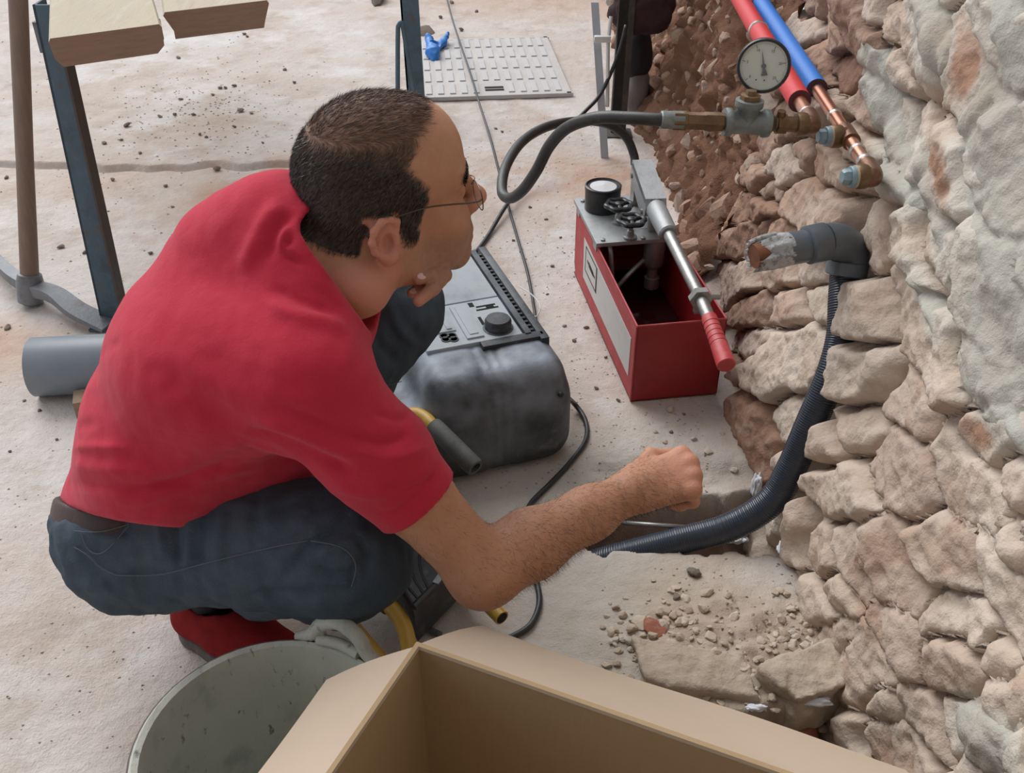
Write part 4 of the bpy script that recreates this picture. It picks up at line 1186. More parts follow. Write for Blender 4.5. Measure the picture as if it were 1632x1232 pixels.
M_ZINC = mat('galvanised', (0.21, 0.235, 0.225), metal=0.55, rough=0.5, var=[((0.33, 0.35, 0.33), 45, 0.5, 0.72, 0.6), ((0.12, 0.125, 0.12), 80, 0.5, 0.72, 0.6)], bump=((220, 0.0007),))
M_PLUG = mat('blue_grey_plug', (0.23, 0.32, 0.36), rough=0.5, metal=0.3, var=[((0.34, 0.42, 0.44), 70, 0.5, 0.7, 0.6)])
M_TAPE = mat('hemp_tape', (0.42, 0.36, 0.26), rough=0.9, bump=((300, 0.0008),))
M_REDFOAM = mat('red_insulation', (0.58, 0.032, 0.036), rough=0.5, var=[((0.50, 0.02, 0.028), 60, 0.45, 0.7, 0.5)], bump=((260, 0.0006),))
M_BLUEFOAM = mat('blue_insulation', (0.028, 0.185, 0.62), rough=0.5, var=[((0.02, 0.15, 0.52), 60, 0.45, 0.7, 0.5)], bump=((260, 0.0006),))
M_FOAMEND = mat('insulation_cut_edge', (0.12, 0.05, 0.06), rough=0.9)
M_CLIP = mat('bright_clip', (0.72, 0.71, 0.68), metal=0.9, rough=0.25)
M_HOSE = mat('black_rubber_hose', (0.028, 0.028, 0.027), rough=0.45, var=[((0.07, 0.068, 0.06), 35, 0.5, 0.75, 0.6), ((0.16, 0.15, 0.13), 90, 0.64, 0.76, 0.4)], bump=((300, 0.0004),))
M_DIAL = mat('cream_dial', (0.60, 0.62, 0.53), rough=0.4)
M_BLACK = mat('black_enamel', (0.018, 0.018, 0.02), rough=0.35, var=[((0.05, 0.05, 0.05), 40, 0.55, 0.75, 0.6)])
M_INK = mat('dial_ink', (0.03, 0.03, 0.028), rough=0.6)
M_GLASS = mat('clear_glass', (0.9, 0.92, 0.92), rough=0.03, alpha=0.08)

def ringed(path, r0, r1, pitch, seg=18):
    """corrugated tube: radius alternates along its length"""
    c = catmull(path, 10); L = np.concatenate([[0], np.cumsum(np.linalg.norm(np.diff(c, axis=0), axis=1))])
    s = np.arange(0, L[-1], pitch / 4); P = np.stack([np.interp(s, L, c[:, k]) for k in range(3)], 1)
    ph = np.arange(len(s)) % 4
    return tube_vf(P, np.array([r0, r1, r1, r0])[ph], seg)

# blue pipe: runs along the wall towards us, at about 0.64 m
def pl(u, v, x): return at_x(u, v, x)
bl_end = at_d(1393, 281, 1.515)
bl_up = at_d(1214, 8, 2.30); bdir = unit(bl_end - bl_up)
def on_blue(u, v):   # point of the pipe's axis nearest to a pixel's sight line
    r = unit(ray(u, v)); w0 = bl_up - CAM; b = bdir @ r; d_ = bdir @ w0; e_ = r @ w0
    return bl_up + bdir * ((b * e_ - d_) / (1 - b * b))
R_END = at_d(1296, 198, 1.61); r_up = at_d(1180, 0, 2.33); rdir = unit(R_END - r_up)
def on_red(u, v):
    r = unit(ray(u, v)); w0 = r_up - CAM; b = rdir @ r; d_ = rdir @ w0; e_ = r @ w0
    return r_up + rdir * ((b * e_ - d_) / (1 - b * b))

bp = empty('blue_water_pipe', on_blue(1330, 180), 'copper water pipe in bright blue insulation, ending in two plugged bronze fittings', 'pipe')
b0 = on_blue(1309, 137)
MB().cyl(bl_up - bdir * 1.2, b0, 0.0195, seg=22).build('insulation', M_BLUEFOAM, bp)
m = MB(); m.lathe([(0.0188, 0), (0.0192, 0.0012), (0.0125, 0.0012)], b0, bdir, 22, close=False); m.build('insulation_end', M_FOAMEND, bp)
MB().cyl(b0 - bdir * 0.03, bl_end, 0.0112, seg=18).build('copper_tube', M_COPPER, bp)
for q in ((1338, 180), (1371, 237), (1380, 256)):
    c = on_blue(*q); MB().lathe([(0.0114, -0.005), (0.0128, -0.003), (0.0128, 0.003), (0.0114, 0.005)], c, bdir, 18).build('solder_ring', M_SOLDER, bp)
out = unit(np.array([-1.0, -0.10, 0.02]))
def fitting(parent, c, d_in, elbow=True, name='elbow'):
    m = MB()
    if elbow:
        pts = catmull([c - d_in * 0.042, c - d_in * 0.012, c + out * 0.004 + d_in * 0.004, c + out * 0.012, c + out * 0.020], 6)
        m.tube(pts, 0.0150, 18)
    else:
        m.tube([c - d_in * 0.026, c + d_in * 0.026], 0.0150, 18); m.tube([c, c + out * 0.020], 0.0150, 18)
    f = m.build(name, M_BRONZE, parent, ang=60)
    MB().lathe([(0.0150, 0.010), (0.0180, 0.012), (0.0190, 0.016), (0.0190, 0.026), (0.0178, 0.029), (0.012, 0.030)], c, out, 20).build('socket', M_BRASS, f)
    return f
def plug(parent, c):
    m = MB()
    m.lathe([(0.0145, 0.030), (0.0165, 0.032), (0.0165, 0.037), (0.0155, 0.039), (0.004, 0.039)], c, out, 18)
    m.lathe([(0.0125, 0.038), (0.0125, 0.047), (0.0095, 0.051), (0.001, 0.051)], c, out, 6)
    m.build('plug', M_PLUG, parent)
    MB().lathe([(0.0148, 0.028), (0.0176, 0.029), (0.0172, 0.032), (0.0148, 0.033)], c, out, 18).build('sealing_tape', M_TAPE, parent)
e1 = fitting(bp, bl_end, bdir); plug(bp, bl_end)
tee = on_blue(1357, 213)
fitting(bp, tee, bdir, elbow=False, name='tee'); plug(bp, tee)
for q in ((1216, 2),):
    c = on_blue(*q); MB().lathe([(0.0196, -0.006), (0.0212, -0.005), (0.0212, 0.005), (0.0196, 0.006)], c, bdir, 22).build('clip', M_CLIP, bp)

rp = empty('red_water_pipe', on_red(1285, 170), 'copper water pipe in bright red insulation, joined to the pressure gauge tee', 'pipe')
r0 = on_red(1277, 160)
MB().cyl(r_up - rdir * 1.2, r0, 0.0195, seg=22).build('insulation', M_REDFOAM, rp)
MB().lathe([(0.0188, 0), (0.0192, 0.0012), (0.0125, 0.0012)], r0, rdir, 22, close=False).build('insulation_end', M_FOAMEND, rp)
MB().cyl(r0 - rdir * 0.03, R_END, 0.0112, seg=18).build('copper_tube', M_COPPER, rp)
c = on_red(1290, 180); MB().lathe([(0.0114, -0.006), (0.0130, -0.004), (0.0130, 0.004), (0.0114, 0.006)], c, rdir, 18).build('solder_ring', M_SOLDER, rp)
c = on_red(1214, 46); MB().lathe([(0.0196, -0.006), (0.0212, -0.005), (0.0212, 0.005), (0.0196, 0.006)], c, rdir, 22).build('clip', M_CLIP, rp)
fitting(rp, R_END, rdir)

# gauge assembly: nipple, valve body, galvanised tee, pressure gauge; the hose screws on at its left end
g0 = R_END + out * 0.028
hz = at_d(1060, 191, 1.585)
gd = unit(hz - g0); GL = np.linalg.norm(hz - g0)
def ga(t): return g0 + gd * (GL * t)
gauge = empty('pressure_gauge', ga(0.5), 'black rimmed round pressure gauge standing on a grey galvanised tee', 'gauge')
MB().cyl(ga(-0.02), ga(0.17), 0.0125, seg=16).build('nipple', M_BRASS, gauge)
m = MB(); m.lathe([(0.0135, 0.0), (0.0165, 0.001), (0.0165, 0.016), (0.0135, 0.017)], ga(0.16), -gd, 8); m.cyl(ga(0.13), ga(0.13) + np.array([0, -0.002, 0.022]), 0.008, 0.007, 12)
m.lathe([(0.0145, -0.002), (0.0165, 0.0), (0.0145, 0.006)], ga(0.20), gd, 16); m.build('valve_body', M_BRASS, gauge)
tc_ = ga(0.385)
m = MB(); hl2 = 0.037
m.lathe([(0.0150, -hl2), (0.0215, -hl2), (0.0225, -hl2 + 0.004), (0.0225, -hl2 + 0.010), (0.0190, -hl2 + 0.013), (0.0175, 0), (0.0190, hl2 - 0.013), (0.0225, hl2 - 0.010), (0.0225, hl2 - 0.004), (0.0215, hl2), (0.0150, hl2)], tc_, gd, 22)
upv = unit(np.array([0.03, 0.02, 1.0]))
m.lathe([(0.0175, 0), (0.0180, 0.022), (0.0220, 0.026), (0.0228, 0.031), (0.0225, 0.037), (0.0150, 0.038)], tc_, upv, 22)
m.build('tee', M_ZINC, gauge, ang=50)
m = MB(); m.lathe([(0.0165, 0.036), (0.0165, 0.045), (0.0095, 0.046), (0.0085, 0.052)], tc_, upv, 8); m.build('reducer', M_BRASS, gauge)
gc = at_d(1217, 105, 1.607); gn = unit(CAM + np.array([0.10, 0, -0.18]) - gc)
Rg = 0.0428
MB().lathe([(0.030, -0.030), (Rg - 0.004, -0.028), (Rg - 0.001, -0.024), (Rg, 0.0), (Rg, 0.004), (Rg - 0.0015, 0.006), (Rg - 0.0045, 0.006), (Rg - 0.0055, 0.001), (0.001, 0.000)], gc, gn, 40).build('gauge_case', M_BLACK, gauge, ang=40)
ga_r = unit(np.cross(np.array([0, 0, 1.0]), gn)); ga_u = np.cross(gn, ga_r)
dial = MB().lathe([(0.001, 0.0017), (Rg - 0.0055, 0.0017), (Rg - 0.0055, 0.0005)], gc, gn, 40).build('dial', M_DIAL, gauge)
def dpt(r, a, h=0.0022): return gc + gn * h + (ga_r * math.cos(a) + ga_u * math.sin(a)) * r
mk = MB()
def stroke(m, a, b, w, h=0.0022):
    d = unit(b - a); s = np.cross(gn, d) * w / 2
    m.prism([a - s, a + s, b + s, b - s], np.zeros(3), gn * 0.0004)
A0, A1 = math.radians(222), math.radians(-42)
for k in range(51):
    a = A0 + (A1 - A0) * k / 50; big = k % 10 == 0
    stroke(mk, dpt(Rg - 0.0075, a), dpt(Rg - (0.0125 if big else 0.0098 if k % 5 == 0 else 0.0088), a), 0.0009 if big else 0.00045)
for a in (0.0,):
    mk.lathe([(0.001, 0.0024), (0.0014, 0.0020)], gc + ga_u * -0.022 + ga_r * -0.009, gn, 10); mk.lathe([(0.001, 0.0024), (0.0014, 0.0020)], gc + ga_u * -0.022 + ga_r * 0.004, gn, 10)
mk.build('scale_marks', M_INK, dial)
def text(s, c, size, right, up, normal, m, parent, name, ext=0.0002, align='CENTER'):
    cu = bpy.data.curves.new(name, 'FONT'); cu.body = s; cu.size = size; cu.extrude = ext; cu.align_x = align; cu.align_y = 'CENTER'; cu.resolution_u = 2
    o = bpy.data.objects.new(name, cu); COL.objects.link(o)
    dg = bpy.context.evaluated_depsgraph_get(); me = bpy.data.meshes.new_from_object(o.evaluated_get(dg)); bpy.data.objects.remove(o)
    Mx = Matrix(((right[0], up[0], normal[0], c[0]), (right[1], up[1], normal[1], c[1]), (right[2], up[2], normal[2], c[2]), (0, 0, 0, 1)))
    me.transform(Mx); me.materials.clear()
    return link(name, me, m, parent, smooth=False)
for k, t in enumerate(('0', '5', '10', '15', '20', '25')):
    a = A0 + (A1 - A0) * k / 5
    text(t, dpt(Rg - 0.0165, a), 0.0062, ga_r, ga_u, gn, M_INK, dial, 'numeral')
text('bar', gc + gn * 0.0021 + ga_u * -0.013, 0.0045, ga_r, ga_u, gn, M_INK, dial, 'unit_mark')
an = math.radians(103); nd = MB()
tip = dpt(0.027, an, 0.0034); s_ = dpt(0.0016, an + math.pi / 2, 0) - gc
tail = dpt(0.015, an + math.pi, 0.0034)
nd.prism([gc + gn * 0.0034 + s_, tip, gc + gn * 0.0034 - s_], np.zeros(3), gn * 0.0006)
nd.prism([gc + gn * 0.0034 + s_ * 0.8, gc + gn * 0.0034 - s_ * 0.8, tail - s_ * 3.0, tail + s_ * 3.0], np.zeros(3), gn * 0.0006)
nd.lathe([(0.0040, 0.0034), (0.0040, 0.0048), (0.001, 0.0050)], gc, gn, 16); nd.build('needle', M_INK, dial)
MB().lathe([(Rg - 0.0050, 0.0052), (0.001, 0.0054)], gc, gn, 40).build('gauge_glass', M_GLASS, gauge)

# the hose: brass swivel at the gauge, one hanging loop, down to the back of the pump
hose = empty('pressure_hose', at_d(860, 250, 1.85), 'black rubber hose looping from the gauge tee back to the red pump', 'hose')
m = MB(); m.lathe([(0.0125, 0), (0.0150, 0.001), (0.0150, 0.030), (0.0138, 0.032), (0.0138, 0.060), (0.0155, 0.061), (0.0155, 0.082), (0.0128, 0.084)], ga(0.56), gd, 6)
m.cyl(ga(0.50), ga(0.60), 0.0120, seg=16); m.build('swivel_nut', M_BRASS, hose, ang=30)
MB().lathe([(0.0128, 0), (0.0142, 0.001), (0.0142, 0.036), (0.0125, 0.038)], ga(0.86), gd, 18).build('ferrule', M_ZINC, hose)
h_end = at_d(1012, 262, 2.44)
hp = [ga(0.90), ga(1.06), at_d(1000, 188, 1.60), at_d(950, 188, 1.63), at_d(905, 203, 1.68), at_d(876, 232, 1.74), at_d(855, 272, 1.80), at_d(832, 304, 1.86), at_d(812, 316, 1.91), at_d(800, 304, 1.95), at_d(806, 266, 2.02),
      at_d(832, 226, 2.12), at_d(872, 202, 2.22), at_d(920, 193, 2.32), at_d(965, 197, 2.38), at_d(997, 218, 2.42), at_d(1010, 246, 2.44), h_end]
MB().tube(catmull(hp, 8), 0.0105, 14).build('hose_tube', M_HOSE, hose, ang=60)

# drain: grey elbow with a socket and a melted, torn stub; corrugated conduit below
dr = empty('drain_elbow', at_d(1345, 392, 1.63), 'grey plastic drain elbow with a torn, glue-smeared stub sticking out of the wall', 'pipe')
da = at_d(1355, 385, 1.625); db = at_d(1300, 388, 1.60); dc = at_d(1228, 404, 1.585); dd = unit(db - da)
MB().cyl(at_d(1330, 384, 1.615), at_d(1250, 398, 1.59), 0.0265, seg=30).build('stub_pipe', M_PVC, dr)
m = MB(); ddir = unit(dc - db)
m.lathe([(0.0272, -0.002), (0.0312, 0.0), (0.0312, 0.030), (0.0290, 0.032)], at_d(1287, 391, 1.597), -ddir, 30)
ep = catmull([at_d(1312, 386, 1.607), at_d(1332, 385, 1.618), at_d(1349, 392, 1.632), at_d(1356, 408, 1.645), at_d(1352, 432, 1.652)], 6)
m.tube(ep, 0.0300, 26); m.lathe([(0.0315, -0.012), (0.034, -0.010), (0.034, 0.010), (0.0315, 0.012)], at_d(1350, 428, 1.650), unit(ep[-1] - ep[-3]), 26)
m.build('elbow', M_PVC, dr, ang=50)
# torn end: ragged strips
rng = np.random.RandomState(4)
s_c = at_d(1254, 397, 1.592); a1 = unit(np.cross(np.array([0, 0, 1.0]), ddir)); a2 = np.cross(ddir, a1)
V_, F_ = [], []
n_ = 44
prof = [(0.0268, -0.004), (0.0278, 0.010), (0.0262, 0.024), (0.0235, 0.040), (0.0215, 0.054)]
for i, (r, hh_) in enumerate(prof):
    for k in range(n_):
        a = 2 * math.pi * k / n_
        rag = (0.0035 * math.sin(a * 9) + 0.003 * rng.uniform(-1, 1)) * (i / 4)
        ln = hh_ + (0.007 * math.sin(a * 5 + 1) + 0.006 * rng.uniform(-1, 1)) * (i / 4) - (0.016 * (math.sin(a) > 0.2)) * (i / 4)
        V_.append(s_c + ddir * ln + (a1 * math.cos(a) + a2 * math.sin(a)) * (r + rag))
for i in range(4):
    for k in range(n_): F_.append((i * n_ + k, i * n_ + (k + 1) % n_, (i + 1) * n_ + (k + 1) % n_, (i + 1) * n_ + k))
F_.append(tuple(4 * n_ + k for k in range(n_)))
MB().add(V_, F_).build('torn_end', M_PVCPUTTY, dr, ang=80)
for k in range(5):
    a = 0.35 + 0.5 * k; p0 = s_c + ddir * 0.012 + (a1 * math.cos(a + 1.9) + a2 * math.sin(a + 1.9)) * 0.0275; p1 = s_c + ddir * 0.060 + (a1 * math.cos(a + 1.9) + a2 * math.sin(a + 1.9)) * 0.0225
    MB().tube(catmull([p0, (p0 + p1) / 2 + (a1 * math.cos(a + 1.9) + a2 * math.sin(a + 1.9)) * 0.002, p1], 5), [0.002] + [0.0042] * 9 + [0.0028] if False else 0.0038, 8).build('torn_strip', M_PVCPUTTY, dr)
MB().tube([s_c + ddir * 0.030, s_c + ddir * 0.058], 0.0195, 18).build('rusty_core', M_RUST, dr)

cond = tag(link('corrugated_conduit', pydata('corrugated_conduit', *ringed(CON, 0.0252, 0.0260, 0.0042, 22)), M_CONDUIT), 'black corrugated conduit curving down the wall into the trench', 'conduit')
# ------------------------------------------------------------------ red hand test pump
M_REDPAINT = mat('red_paint', (0.30, 0.013, 0.017), rough=0.42, var=[((0.36, 0.03, 0.03), 6, 0.45, 0.7, 0.6), ((0.42, 0.15, 0.13), 90, 0.66, 0.76, 0.5), ((0.20, 0.008, 0.012), 14, 0.55, 0.72, 0.6)], bump=((220, 0.0003),))
M_REDDUST = mat('dusty_red_paint', (0.42, 0.05, 0.055), rough=0.6, var=[((0.50, 0.17, 0.16), 25, 0.5, 0.72, 0.6), ((0.30, 0.015, 0.02), 8, 0.5, 0.72, 0.6)])
M_ALU = mat('dull_aluminium', (0.36, 0.375, 0.38), metal=0.45, rough=0.5, var=[((0.25, 0.26, 0.265), 30, 0.45, 0.7, 0.6), ((0.47, 0.48, 0.47), 60, 0.55, 0.75, 0.5)], bump=((180, 0.0005),))
M_STEEL = mat('worn_steel', (0.33, 0.335, 0.32), metal=0.7, rough=0.42, var=[((0.20, 0.20, 0.19), 60, 0.45, 0.7, 0.7), ((0.5, 0.5, 0.48), 90, 0.58, 0.75, 0.5)], bump=((200, 0.0004),))
M_GRIP = mat('red_grip', (0.50, 0.055, 0.06), rough=0.5, var=[((0.58, 0.17, 0.16), 30, 0.5, 0.72, 0.6), ((0.36, 0.02, 0.03), 50, 0.55, 0.72, 0.5)])
M_STICK = mat('white_sticker', (0.58, 0.575, 0.56), rough=0.5, var=[((0.45, 0.44, 0.43), 20, 0.5, 0.72, 0.6)])
M_KNOB = mat('black_bakelite', (0.014, 0.014, 0.016), rough=0.3, var=[((0.05, 0.05, 0.05), 60, 0.55, 0.75, 0.5)])
M_OIL = mat('dark_water', (0.05, 0.008, 0.01), rough=0.05, spec=0.6)

pa = at_z(1005, 640, 0.004); pb = at_z(1140, 627, 0.004)
prot = math.atan2(pb[1] - pa[1], pb[0] - pa[0])
pump = empty('test_pump', pa, 'red steel pressure test pump with grey lever and red grip beside the wall', 'pump', rotz=prot)
PW, PL, PH = 0.190, 0.575, 0.186
ch = 0.10
def L(x, y, z): return np.array([x, y, z], float)
t = 0.003
box = MB()
left = [(0, 0, 0), (0, PL - 0.02, 0), (0, PL, 0.03), (0, PL, PH), (0, 0, PH)]
def side(x): return [(x, y, z) for (_, y, z) in left]
box.prism(side(0), L(0, 0, 0), L(t, 0, 0)); box.prism(side(PW - t), L(0, 0, 0), L(t, 0, 0))
box.box((PW / 2, PL / 2, t / 2), (PW, PL, t)); box.box((PW / 2, PL - t / 2, PH / 2 + 0.015), (PW, t, PH - 0.03)); box.prism([(0, PL - 0.02, 0), (0, PL, 0.03), (0, PL - 0.003, 0.03), (0, PL - 0.023, 0)], L(0, 0, 0), L(PW, 0, 0))
box.build('tank', M_REDPAINT, pump, local=True)
fr = MB(); cr = 0.018
pf = [(0, 0, 0)] + [(PW - cr + cr * math.sin(a), 0, cr - cr * math.cos(a)) for a in np.linspace(0, math.pi / 2, 6)] + [(PW, 0, PH), (0, 0, PH)]
fr.prism(pf, L(0, 0, 0), L(0, t, 0)); fr.build('front_panel', M_REDPAINT, pump, local=True)
rim = MB()
rim.tube([L(0.0015, 0, PH), L(0.0015, PL, PH)], 0.0022, 8); rim.tube([L(PW - 0.0015, 0, PH), L(PW - 0.0015, PL, PH)], 0.0022, 8); rim.tube([L(0, 0.0015, PH), L(PW, 0.0015, PH)], 0.0022, 8)
rim.tube([L(0.0, 0.0, 0.0), L(0.0, 0.0, PH)], 0.0018, 8)
rim.build('rim', M_REDDUST, pump, local=True)
dust = MB(); dust.prism([(-0.0006, 0.004, 0.004), (-0.0006, PL - 0.03, 0.004), (-0.0006, PL - 0.004, 0.035), (-0.0006, PL - 0.004, PH - 0.003), (-0.0006, 0.004, PH - 0.003)], L(0, 0, 0), L(0.0005, 0, 0))
dust.build('side_panel', M_REDDUST, pump, local=True)
st = MB(); st.prism([(-0.0014, 0.030, 0.045), (-0.0014, PL - 0.105, 0.045), (-0.0014, PL - 0.10, 0.150), (-0.0014, 0.030, 0.140)], L(0, 0, 0), L(0.0007, 0, 0))
stk = st.build('label_sticker', M_STICK, pump, local=True)
lg = MB()
def bar(a, b, w):
    a = np.array(a); b = np.array(b); d = unit(b - a); n = np.array([1.0, 0, 0]); s = np.cross(n, d) * w / 2
    lg.prism([a - s, a + s, b + s, b - s], L(0, 0, 0), L(-0.0006, 0, 0))
Y = lambda k: PL - 0.125 - k
fr_ = [(-0.0014, Y(0.0), 0.138), (-0.0014, Y(0.0), 0.075), (-0.0014, Y(0.115), 0.075), (-0.0014, Y(0.115), 0.138)]
for i in range(4): bar(fr_[i], fr_[(i + 1) % 4], 0.0035)
bar((-0.0014, Y(0.112), 0.074), (-0.0014, Y(0.112), 0.139), 0.009)
bar((-0.0014, Y(0.018), 0.109), (-0.0014, Y(0.098), 0.105), 0.006); bar((-0.0014, Y(0.035), 0.108), (-0.0014, Y(0.082), 0.105), 0.012)
lg.build('emblem', M_INK, stk, local=True)
w_ = MB(); w_.box((PW / 2, PL / 2 - 0.02, 0.022), (PW - 0.01, PL - 0.06, 0.002)); w_.build('tank_floor_water', M_OIL, pump, local=True)
# valve plate and what sits on it
pz = PH + 0.012
pm = MB(); pm.box((PW / 2 - 0.004, PL - 0.115, pz), (PW + 0.004, 0.246, 0.010), bev=0.0015); pm.box((0.002, PL - 0.03, pz - 0.012), (0.010, 0.03, 0.02)); pm.box((0.002, PL - 0.21, pz - 0.012), (0.010, 0.03, 0.02))
pm.box((PW - 0.006, PL - 0.11, pz - 0.012), (0.010, 0.2, 0.02))
plate = pm.build('valve_plate', M_ALU, pump, local=True)
ptop = pz + 0.005
m = MB(); m.lathe([(0.041, 0), (0.043, 0.002), (0.043, 0.050), (0.044, 0.052), (0.044, 0.060), (0.041, 0.062), (0.038, 0.058)], (0.050, PL - 0.058, ptop), (0, 0, 1), 32)
pg_ = m.build('plate_gauge', M_BLACK, pump, local=True)
m = MB(); m.lathe([(0.0385, 0.0575), (0.001, 0.0605)], (0.050, PL - 0.058, ptop), (0, 0, 1), 32); m.build('gauge_face', mat('gauge_face', (0.66, 0.66, 0.68), rough=0.12), pg_, local=True)
def wheel(x, y, name='valve_handwheel'):
    m = MB(); z = ptop
    m.lathe([(0.016, 0), (0.016, 0.006), (0.009, 0.008), (0.008, 0.020), (0.006, 0.022), (0.006, 0.040)], (x, y, z), (0, 0, 1), 14)
    stem_ = m.build('valve_stem', M_STEEL, pump, local=True)
    m = MB(); zc = z + 0.046; n = 48; Rr = 0.0285
    ring = []
    for k in range(n + 1):
        a = 2 * math.pi * k / n; r = Rr + 0.0022 * math.cos(6 * a); ring.append(L(x + r * math.cos(a), y + r * math.sin(a), zc))
    m.tube(ring, 0.0062, 10, caps=False)
    m.lathe([(0.010, -0.004), (0.012, 0), (0.010, 0.006), (0.004, 0.008)], (x, y, zc), (0, 0, 1), 16)
    for k in range(3):
        a = 2.1 * k + 0.4; m.cyl((x, y, zc), (x + Rr * math.cos(a), y + Rr * math.sin(a), zc), 0.0058, 0.005, 10)
    m.build('handwheel', M_KNOB, stem_, local=True)
wheel(0.068, PL - 0.142); wheel(0.076, PL - 0.225)
m = MB(); m.box((0.130, PL - 0.150, ptop + 0.0006), (0.042, 0.062, 0.0012)); npl = m.build('nameplate', mat('nameplate', (0.60, 0.63, 0.65), metal=0.2, rough=0.4), pump, local=True)
lg = MB()
for k in range(2): lg.box((0.140 + 0.007 * k, PL - 0.150, ptop + 0.0014), (0.0014, 0.056, 0.0004))
lg.build('nameplate_line', M_INK, npl, local=True)
for (x, y) in ((0.012, PL - 0.012), (0.172, PL - 0.225), (0.012, PL - 0.225), (0.105, PL - 0.232)):
    m = MB(); m.lathe([(0.006, 0), (0.006, 0.004), (0.001, 0.005)], (x, y, ptop), (0, 0, 1), 6); m.build('plate_bolt', M_STEEL, pump, local=True)
m = MB(); cx_, cy_ = 0.140, PL - 0.245
m.lathe([(0.024, 0), (0.025, -0.010), (0.025, -0.062), (0.021, -0.070), (0.015, -0.074), (0.013, -0.076), (0.013, -0.100), (0.018, -0.102), (0.018, -0.128), (0.012, -0.132)], (cx_, cy_ + 0.03, pz - 0.004), (0, 0, 1), 22)
m.build('pump_cylinder', M_STEEL, pump, local=True)
m = MB(); m.tube(catmull([L(0.03, PL - 0.22, pz - 0.01), L(0.032, PL - 0.235, pz - 0.04), L(0.04, PL - 0.24, 0.06), L(0.04, PL - 0.24, 0.03)], 6), 0.006, 10)
m.tube(catmull([L(0.125, cy_ + 0.035, pz - 0.055), L(0.08, PL - 0.24, pz - 0.075), L(0.045, PL - 0.245, 0.085)], 6), 0.0055, 10); m.build('suction_tube', M_STEEL, pump, local=True)
def W2L(p):
    q = np.asarray(p) - pa; c, s = math.cos(-prot), math.sin(-prot)
    return np.array([q[0] * c - q[1] * s, q[0] * s + q[1] * c, q[2]])
# lever: cast fork, socket, tube, grip
l0 = W2L(at_d(1024, 272, 2.40)); l1 = W2L(at_d(1044, 330, 2.28)); l2 = W2L(at_d(1066, 374, 2.19)); l3 = W2L(at_d(1114, 470, 2.03)); l4 = W2L(at_d(1130, 506, 1.975)); l5 = W2L(at_d(1158, 583, 1.885))
m = MB(); d = unit(l1 - l0); s = unit(np.cross(d, L(0, 0, 1))); n = np.cross(s, d)
def fork(o):
    P = [l0 - d * 0.012 - n * 0.028, l0 - d * 0.020 + n * 0.010, l0 + n * 0.020, l1 + n * 0.020, l1 + d * 0.012 + n * 0.004, l1 + d * 0.006 - n * 0.020, l1 - d * 0.04 - n * 0.040]
    return [p + s * o for p in P]
m.prism(fork(-0.024), L(0, 0, 0), s * 0.012); m.prism(fork(0.012), L(0, 0, 0), s * 0.012)
m.prism([l0 - d * 0.020 + n * 0.004 - s * 0.024, l0 - d * 0.014 + n * 0.022 - s * 0.024, l1 + n * 0.022 - s * 0.024, l1 + n * 0.008 - s * 0.024], L(0, 0, 0), s * 0.048)
fk = m.build('lever_fork', M_ALU, pump, local=True)
m = MB(); m.cyl(l0 - s * 0.028 - n * 0.012, l0 + s * 0.028 - n * 0.012, 0.007, seg=12); m.build('pivot_pin', M_STEEL, fk, local=True); m = MB(); m.cyl(l1 - d * 0.02 - n * 0.024 - s * 0.028, l1 - d * 0.02 - n * 0.024 + s * 0.028, 0.007, seg=12); m.build('pivot_pin', M_STEEL, fk, local=True)
m = MB(); m.box((l0[0] - 0.012, l0[1] - 0.0, (ptop + l0[2]) / 2 - 0.01), (0.020, 0.03, l0[2] - ptop)); m.build('lever_post', M_STEEL, pump, local=True); m = MB(); m.cyl((l1[0], l1[1] - 0.0 + 0.01, ptop - 0.004), (l1[0], l1[1] + 0.01, l1[2] - 0.02), 0.011, seg=14); m.build('piston_rod', M_STEEL, pump, local=True)
ld = unit(l2 - l1)
m = MB(); m.tube([l1 - ld * 0.004, l1 + ld * 0.01, l2 - ld * 0.004, l2], [0.018, 0.0235, 0.0215, 0.018], 20); m.build('lever_socket', M_ALU, pump, local=True)
m = MB(); m.tube([l2 - ld * 0.01, l3, l4 + unit(l5 - l4) * 0.01], [0.0135, 0.0130, 0.0130], 18); m.build('lever_tube', M_STEEL, pump, local=True)
gdv = unit(l5 - l4)
m = MB(); gl_ = np.linalg.norm(l5 - l4)
m.lathe([(0.010, -0.002), (0.0150, 0), (0.0158, 0.006), (0.0168, gl_ * 0.5), (0.0182, gl_ - 0.008), (0.0182, gl_ - 0.002), (0.0165, gl_), (0.002, gl_ + 0.0008)], l4, gdv, 20)
gr = m.build('grip', M_GRIP, pump, local=True)
m = MB()
for k in range(5):
    c = l4 + gdv * (0.020 + 0.014 * k); r = 0.0163 + 0.0002 * k
    m.lathe([(r - 0.001, -0.0006), (r + 0.0003, -0.0006), (r + 0.0003, 0.0006), (r - 0.001, 0.0006)], c, gdv, 20)
m.build('grip_ring', mat('grip_groove', (0.20, 0.015, 0.02), rough=0.7), gr, local=True)
# clamp where the lever rests on the rim
m = MB(); c = l3 + unit(l4 - l3) * 0.012; dd_ = unit(l4 - l3)
m.lathe([(0.0135, -0.010), (0.024, -0.009), (0.024, 0.006), (0.0135, 0.007)], c, dd_, 6); m.box(c + L(0.006, 0.004, -0.020), (0.03, 0.014, 0.03)); m.cyl(c + L(0.02, 0, 0.002), c + L(0.040, 0, 0.0), 0.006, seg=10)
m.build('lever_clip', M_STEEL, pump, local=True)
